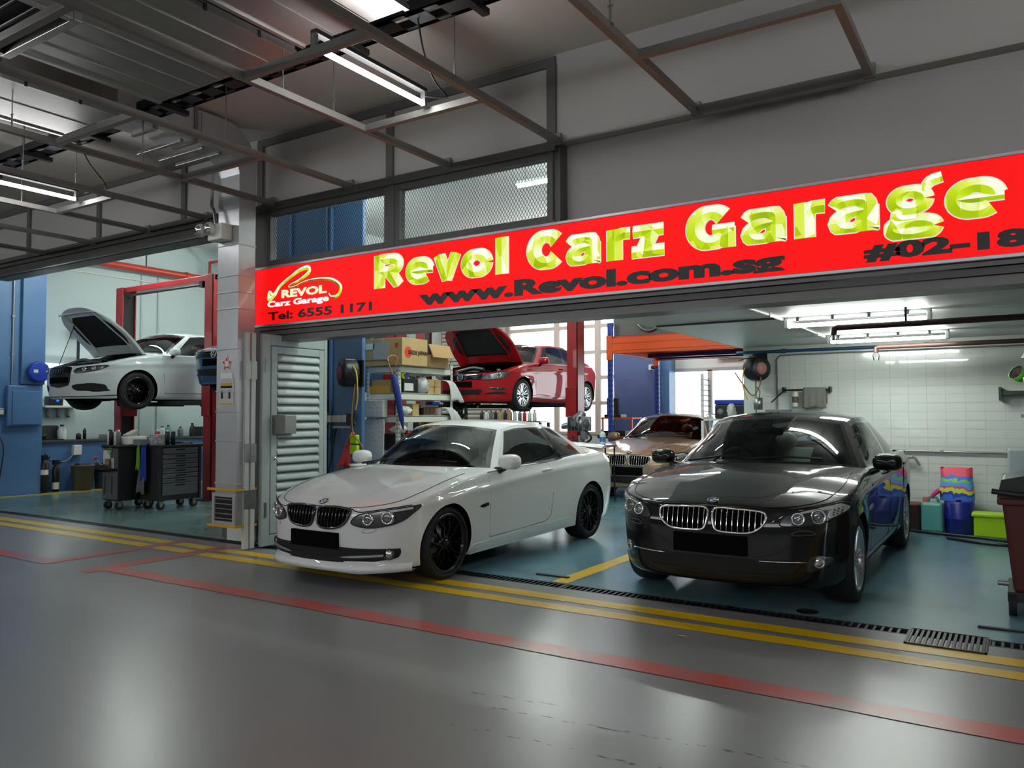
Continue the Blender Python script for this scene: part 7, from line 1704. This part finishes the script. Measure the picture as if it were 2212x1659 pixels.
# towel rail
o = thing('towel_rail', 'dark towel rail on the wash wall', 'rail', (-2.5, 11.3, 1.78)); MB().cyl((-2.78, 11.28, 1.79), (-2.17, 11.28, 1.79), .012, n=8).build('rail_bar', M_IRON, o)
for x in (-2.78, -2.17): MB().box(x-.012, x+.012, 11.27, 11.41, 1.76, 1.83).build('rail_bracket', M_IRON, o)
MB().cyl((-2.78, 11.30, 1.78), (-2.95, 11.30, 1.62), .009, n=8).build('rail_arm', M_IRON, o)
o = cloth('towel', 'grey towel hung over the dark rail on the wash wall', mat('grey_towel', (122, 122, 114), .95, noise=.12, nscale=20), [(-2.36, 11.33, 1.62), (-2.36, 11.30, 1.81), (-2.36, 11.26, 1.81), (-2.36, 11.25, 1.56)], .02, .02)
D.objects.remove(o); P = []
for i, (yy, zz) in enumerate(((11.32, 1.60), (11.315, 1.72), (11.30, 1.805), (11.275, 1.812), (11.255, 1.79), (11.25, 1.68), (11.25, 1.57), (11.252, 1.54))):
    P.append([(-2.51+.30*k/12, yy+.008*math.sin(k*1.9+i*.4), zz-.012*math.sin(k*.8)*(i > 5)) for k in range(13)])
o = MB().grid(P, True).build('towel', mat('grey_towel', (122, 122, 114), .95, noise=.12, nscale=20)); o.modifiers.new('t', 'SOLIDIFY').thickness = .01; tag(o, 'grey towel hung over the dark rail on the wash wall', 'towel')
bottle('wash_bottle', 'clear bottle with brown label hanging at the towel rail', -2.63, 11.33, 1.56, .27, .04, M_WPL, M_WPL, lab=mat('brown_label', (96, 84, 60), .5))
o = thing('wall_ledge', 'small grey ledge on the wash wall above the black roof', 'ledge', (-2.85, 11.3, 1.5)); MB().box(-3.02, -2.70, 11.25, 11.41, 1.49, 1.52).build('ledge_plate', M_GPL, o, bevel=.006)
# right shelf bracket and spray gun rail
o = thing('shelf_bracket', 'dark green bracket on the wash wall near the right edge', 'bracket', (-.1, 11.3, 1.65)); MB().box(-.22, .1, 11.2, 11.41, 1.68, 1.73).build('bracket_arm', mat('dark_green_paint', (48, 62, 54), .5), o); MB().box(-.22, -.19, 11.18, 11.41, 1.62, 1.78).build('bracket_stop', mat('dark_green_paint', (48, 62, 54), .5), o)
pipe('wall_rail', 'thin steel rail low on the wash wall behind the black saloon', [(-1.75, 11.37, .98), (1.2, 11.37, .965)], .014, M_STEEL, [(-.85, 11.37, .98)], cat='rail')
o = thing('spray_gun', 'grey spray gun hanging on the wall rail', 'spray gun', (-1.25, 11.3, .85)); MB().box(-1.33, -1.17, 11.29, 11.33, .88, .92).build('gun_barrel', M_STEEL, o, bevel=.008); MB().obox((-1.13, 11.31, .85), (.03, .03, .12), Matrix.Rotation(R(-30), 4, 'Y')).build('gun_grip', M_STEEL, o); MB().lathe([(.001, 0), (.04, 0), (.045, .1), (.02, .12)], (-1.28, 11.31, .76), (0, 0, 1), 14).build('gun_cup', M_GPL, o); MB().cyl((-1.28, 11.33, .92), (-1.28, 11.34, .99), .004, n=6).build('gun_hook', M_IRON, o)
# floor things by the wash wall
o = thing('bucket', 'brown bucket behind the black saloon rear wheel', 'bucket', (-1.17, 11.12, 0)); MB().lathe([(.001, .01), (.10, 0), (.125, .30), (.14, .31), (.14, .34), (.12, .34), (.095, .03)], (-1.17, 11.12, 0), (0, 0, 1), 20).build('bucket_body', mat('terracotta_plastic', (112, 66, 56), .5), o); MB().tube([(-1.17+.14*math.cos(a), 11.12, .33+.05*math.sin(a)*-1) for a in np.linspace(0, PI, 9)], .004, 5).build('bucket_bail', M_STEEL, o)
o = thing('jerrycan', 'pale teal jerrycan with red cap on the wash bay floor', 'jerrycan', (-.95, 11.1, 0)); MB().box(-1.07, -.83, 10.98, 11.22, .0, .36).build('can_body', M_TEALP, o, bevel=.03); MB().tube([(-1.0, 11.1, .36), (-.98, 11.1, .42), (-.90, 11.1, .42), (-.88, 11.1, .36)], .018, 8).build('can_handle', M_TEALP, o); MB().cyl((-1.02, 11.1, .35), (-1.02, 11.1, .42), .035, n=12).build('can_cap', mat('salmon_cap', (206, 110, 100), .4), o)
o = thing('drum', 'royal blue plastic drum on the wash bay floor', 'drum', (-.66, 11.12, 0)); MB().lathe([(.001, 0), (.15, 0), (.165, .02), (.165, .17), (.17, .18), (.165, .19), (.165, .37), (.15, .39), (.001, .39)], (-.66, 11.12, 0), (0, 0, 1), 24).build('drum_body', mat('deep_blue_drum', (24, 36, 130), .35), o); MB().cyl((-.66, 11.03, .38), (-.66, 11.03, .41), .03, n=12).build('drum_bung', M_BPL, o)
def bagmat():
    m = D.materials.new('detergent_bag_print'); m.use_nodes = True; nt = m.node_tree; b = nt.nodes['Principled BSDF']; L = nt.links.new
    tc = nt.nodes.new('ShaderNodeTexCoord'); sp = nt.nodes.new('ShaderNodeSeparateXYZ'); L(tc.outputs['Generated'], sp.inputs[0])
    n_ = nt.nodes.new('ShaderNodeTexNoise'); n_.inputs['Scale'].default_value = 4; L(tc.outputs['Generated'], n_.inputs['Vector'])
    a = nt.nodes.new('ShaderNodeMath'); a.operation = 'MULTIPLY_ADD'; a.inputs[1].default_value = .35; L(n_.outputs['Fac'], a.inputs[0]); L(sp.outputs[2], a.inputs[2])
    r = nt.nodes.new('ShaderNodeValToRGB'); r.color_ramp.interpolation = 'CONSTANT'; el = r.color_ramp.elements; el[0].position = 0; el[0].color = (*lin((70, 120, 214)), 1); el[1].position = .34; el[1].color = (*lin((40, 70, 190)), 1)
    for p, c in ((.42, (214, 220, 60)), (.52, (206, 70, 140)), (.58, (90, 160, 226)), (.74, (130, 190, 70)), (.82, (60, 110, 210)), (.92, (226, 60, 90)), (1.02, (70, 140, 220)), (1.12, (40, 60, 170))):
        if p <= 1: q = el.new(p); q.color = (*lin(c), 1)
    L(a.outputs[0], r.inputs[0]); L(r.outputs[0], b.inputs['Base Color']); b.inputs['Roughness'].default_value = .4
    return m
P = []
for i in range(11):
    t_ = i/10; z = .39+.40*t_; w = .185-.015*t_**2+.006*math.sin(7*t_); dp = .085*(1-t_**3)+.008; P.append([])
    for k in range(25):
        a = 2*PI*(k % 24)/24; ca, sa = math.cos(a), math.sin(a)
        P[-1].append((-.68+w*math.copysign(abs(ca)**.5, ca), 11.12+dp*math.copysign(abs(sa)**.8, sa)+.004*math.sin(5*a+4*t_), z+.012*math.sin(3*a)*(i == 10)))
dbg = thing('detergent_bag', 'bright printed detergent bag standing on the blue drum', 'bag', (-.68, 11.12, .39)); MB().grid(P, True).build('bag_body', bagmat(), dbg); MB().tube([(-.86, 11.03, .52), (-.93, 11.02, .46), (-.95, 11.02, .42)], [.03, .025, .02], 8).build('bag_spout', mat('pink_spout', (200, 60, 130), .4), dbg)
o = thing('storage_box', 'lime green storage box on the wash bay floor', 'box', (-.37, 10.95, 0)); MB().box(-.50, -.16, 10.84, 11.1, 0, .26).build('box_body', M_LIME, o, bevel=.02); MB().box(-.52, -.14, 10.82, 11.12, .24, .28).build('box_lid', M_LIME, o, bevel=.01)
o = thing('floor_hose', 'black hose lying along the foot of the wash wall', 'hose', (-.8, 10.8, .02)); MB().tube(smoothpath([(-1.5, 11.2, .02), (-1.1, 10.85, .02), (-.6, 10.7, .02), (-.2, 10.55, .02), (.1, 10.3, .02), (-.3, 10.2, .02), (-.75, 10.45, .02)], 8), .018, 8).build('hose_run', M_BPL, o)
# right edge: wheelie bin, shelf with buckets
wbn = thing('wheelie_bin', 'dark red wheelie bin with black lid at the right picture edge', 'bin', (.14, 7.05, 0))
BX0, BX1, BY0, BY1 = -.13, .42, 6.72, 7.40
P = [[(BX0+.06, BY0+.06), (BX1-.06, BY0+.06), (BX1-.06, BY1-.06), (BX0+.06, BY1-.06)], [(BX0, BY0), (BX1, BY0), (BX1, BY1), (BX0, BY1)]]
vs = [(a, b, .16) for a, b in P[0]]+[(a, b, .82) for a, b in P[1]]
MB().add(vs, [(3, 2, 1, 0), (4, 5, 6, 7)]+[(i, (i+1) % 4, 4+(i+1) % 4, 4+i) for i in range(4)]).build('bin_body', mat('dark_red_bin_plastic', (86, 32, 28), .45, noise=.15), wbn, bevel=.03)
MB().box(BX0-.03, BX1+.03, BY0-.03, BY1+.03, .80, .85).build('bin_rim', mat('dark_red_bin_plastic', (86, 32, 28), .45), wbn, bevel=.012); MB().prism([(BX0-.03, .85), (BX1+.03, .85), (BX1+.0, 1.0), (.16, 1.05), (BX0+.0, .98)], lambda a, b: (a, BY0-.02, b), (0, BY1-BY0+.04, 0)).build('bin_lid', M_BPL, wbn, bevel=.02)
MB().tube([(BX0-.06, BY0-.06, .90), (BX0+.1, BY0-.07, .88), (BX1, BY0-.07, .90)], .02, 8).build('bin_handle', M_BPL, wbn)
for y in (BY0+.08, BY1-.08):
    for x in (BX0+.05, BX1-.05): MB().cyl((x-.025, y, .08), (x+.025, y, .08), .08, n=16).build('bin_wheel', M_TYRE, wbn); 
MB().cyl((BX0-.04, BY0+.06, .23), (BX0+.03, BY0+.06, .23), .02, n=8).build('axle_stub', M_STEEL, wbn)
MB().box(BX0+.02, BX1-.02, BY0+.05, BY1-.05, .10, .17).build('bin_base', M_BPL, wbn)
sb = thing('steel_cabinet', 'grey steel cabinet at the right picture edge behind the bin', 'cabinet', (.35, 8.9, 0)); MB().box(.03, .75, 8.55, 9.2, .72, 1.42).build('cabinet_body', M_STEEL, sb, bevel=.008); MB().box(.0, .78, 8.52, 9.23, 1.42, 1.45).build('cabinet_top', M_STEEL, sb, bevel=.004)
for x in (.06, .72):
    for y in (8.58, 9.17): MB().box(x-.02, x+.02, y-.02, y+.02, 0, .72).build('cabinet_leg', mat('teal_leg', (30, 92, 96), .5), sb)
o = thing('plastic_crate', 'pale grey crate under the steel cabinet', 'crate', (.1, 9.3, .5)); MB().box(-.12, .35, 9.25, 9.6, .70, 1.10).build('crate_body', mat('pale_grey_plastic', (176, 186, 190), .5), o, bevel=.02); MB().box(-.1, .33, 9.27, 9.58, 0, .7).build('crate_stand', M_GPL, o)
o = thing('lime_bucket', 'lime yellow bucket with black text on the steel cabinet', 'bucket', (.16, 8.75, 1.45)); MB().lathe([(.001, 0), (.105, 0), (.13, .30), (.14, .31), (.14, .345), (.001, .35)], (.165, 8.75, 1.45), (0, 0, 1), 24).build('bucket_body', M_LIME, o)
text('NON', .07, .13, 1.60, 1.625, 8.632, M_SBLK, o, 'bucket_text', .03)
for k in range(4): MB().box(.068, .16, 8.634, 8.636, 1.57-.022*k, 1.576-.022*k).build('text_rule', M_SBLK, o)
o = thing('glass_lamp', 'clear glass cone lamp hanging at the right picture edge', 'lamp', (.12, 8.7, 1.9)); MB().lathe([(.03, .22), (.05, .16), (.12, .02), (.13, 0)], (.14, 8.7, 1.97), (0, 0, 1), 20).build('glass_shade', M_FILM, o); MB().cyl((.14, 8.7, 2.18), (.14, 8.7, 2.42), .012, n=8).build('lamp_cord', M_LIME, o); MB().box(.10, .2, 8.66, 8.74, 2.15, 2.22).build('lamp_cap', mat('yellow_tape', (190, 190, 40), .5), o, bevel=.01)
o = thing('mug', 'green and brown cup hanging on the bracket at the right edge', 'cup', (-.02, 9.0, 1.75)); MB().lathe([(.001, 0), (.06, .01), (.075, .1), (.07, .1)], (.03, 8.95, 1.80), (-.6, -.6, .5), 16).build('cup_body', mat('green_plastic', (90, 190, 60), .4), o); MB().lathe([(.001, .07), (.066, .09)], (.03, 8.95, 1.80), (-.6, -.6, .5), 16).build('cup_inside', mat('dark_brown', (60, 30, 26), .6), o); MB().cyl((.05, 8.95, 1.85), (.05, 8.95, 2.42), .005, n=6).build('cup_cord', M_IRON, o)
# litter and marks on the driveway
for k, (x, y, lb) in enumerate(((-1.95, 5.0, 'small yellow leaf on the driveway'), )):
    tag(MB().add([(x, y, .004), (x+.05, y+.01, .006), (x+.09, y, .004), (x+.04, y-.015, .005)], [(0, 3, 2, 1)]).build('leaf', mat('dry_leaf', (206, 176, 96), .8)), lb, 'leaf')
o = thing('floor_bolt_strip', 'black steel strip on the blue floor by the bay line', 'strip', (-3.6, 6.22, 0)); MB().box(-3.75, -3.42, 6.20, 6.24, 0, .012).build('strip_bar', M_IRON, o)
o = thing('floor_bolt_strip', 'black steel strip on the wash bay floor near the wide grate', 'strip', (-.1, 6.3, 0)); MB().box(-.28, .06, 6.28, 6.32, 0, .012).build('strip_bar', M_IRON, o)
o = tag(MB().lathe([(.001, .004), (.075, .004), (.08, .0)], (-1.36, 6.12, 0), (0, 0, 1), 24).build('floor_drain', M_IRON), 'round black floor drain cap in front of the black saloon', 'floor drain')  # small round cap of a floor drain
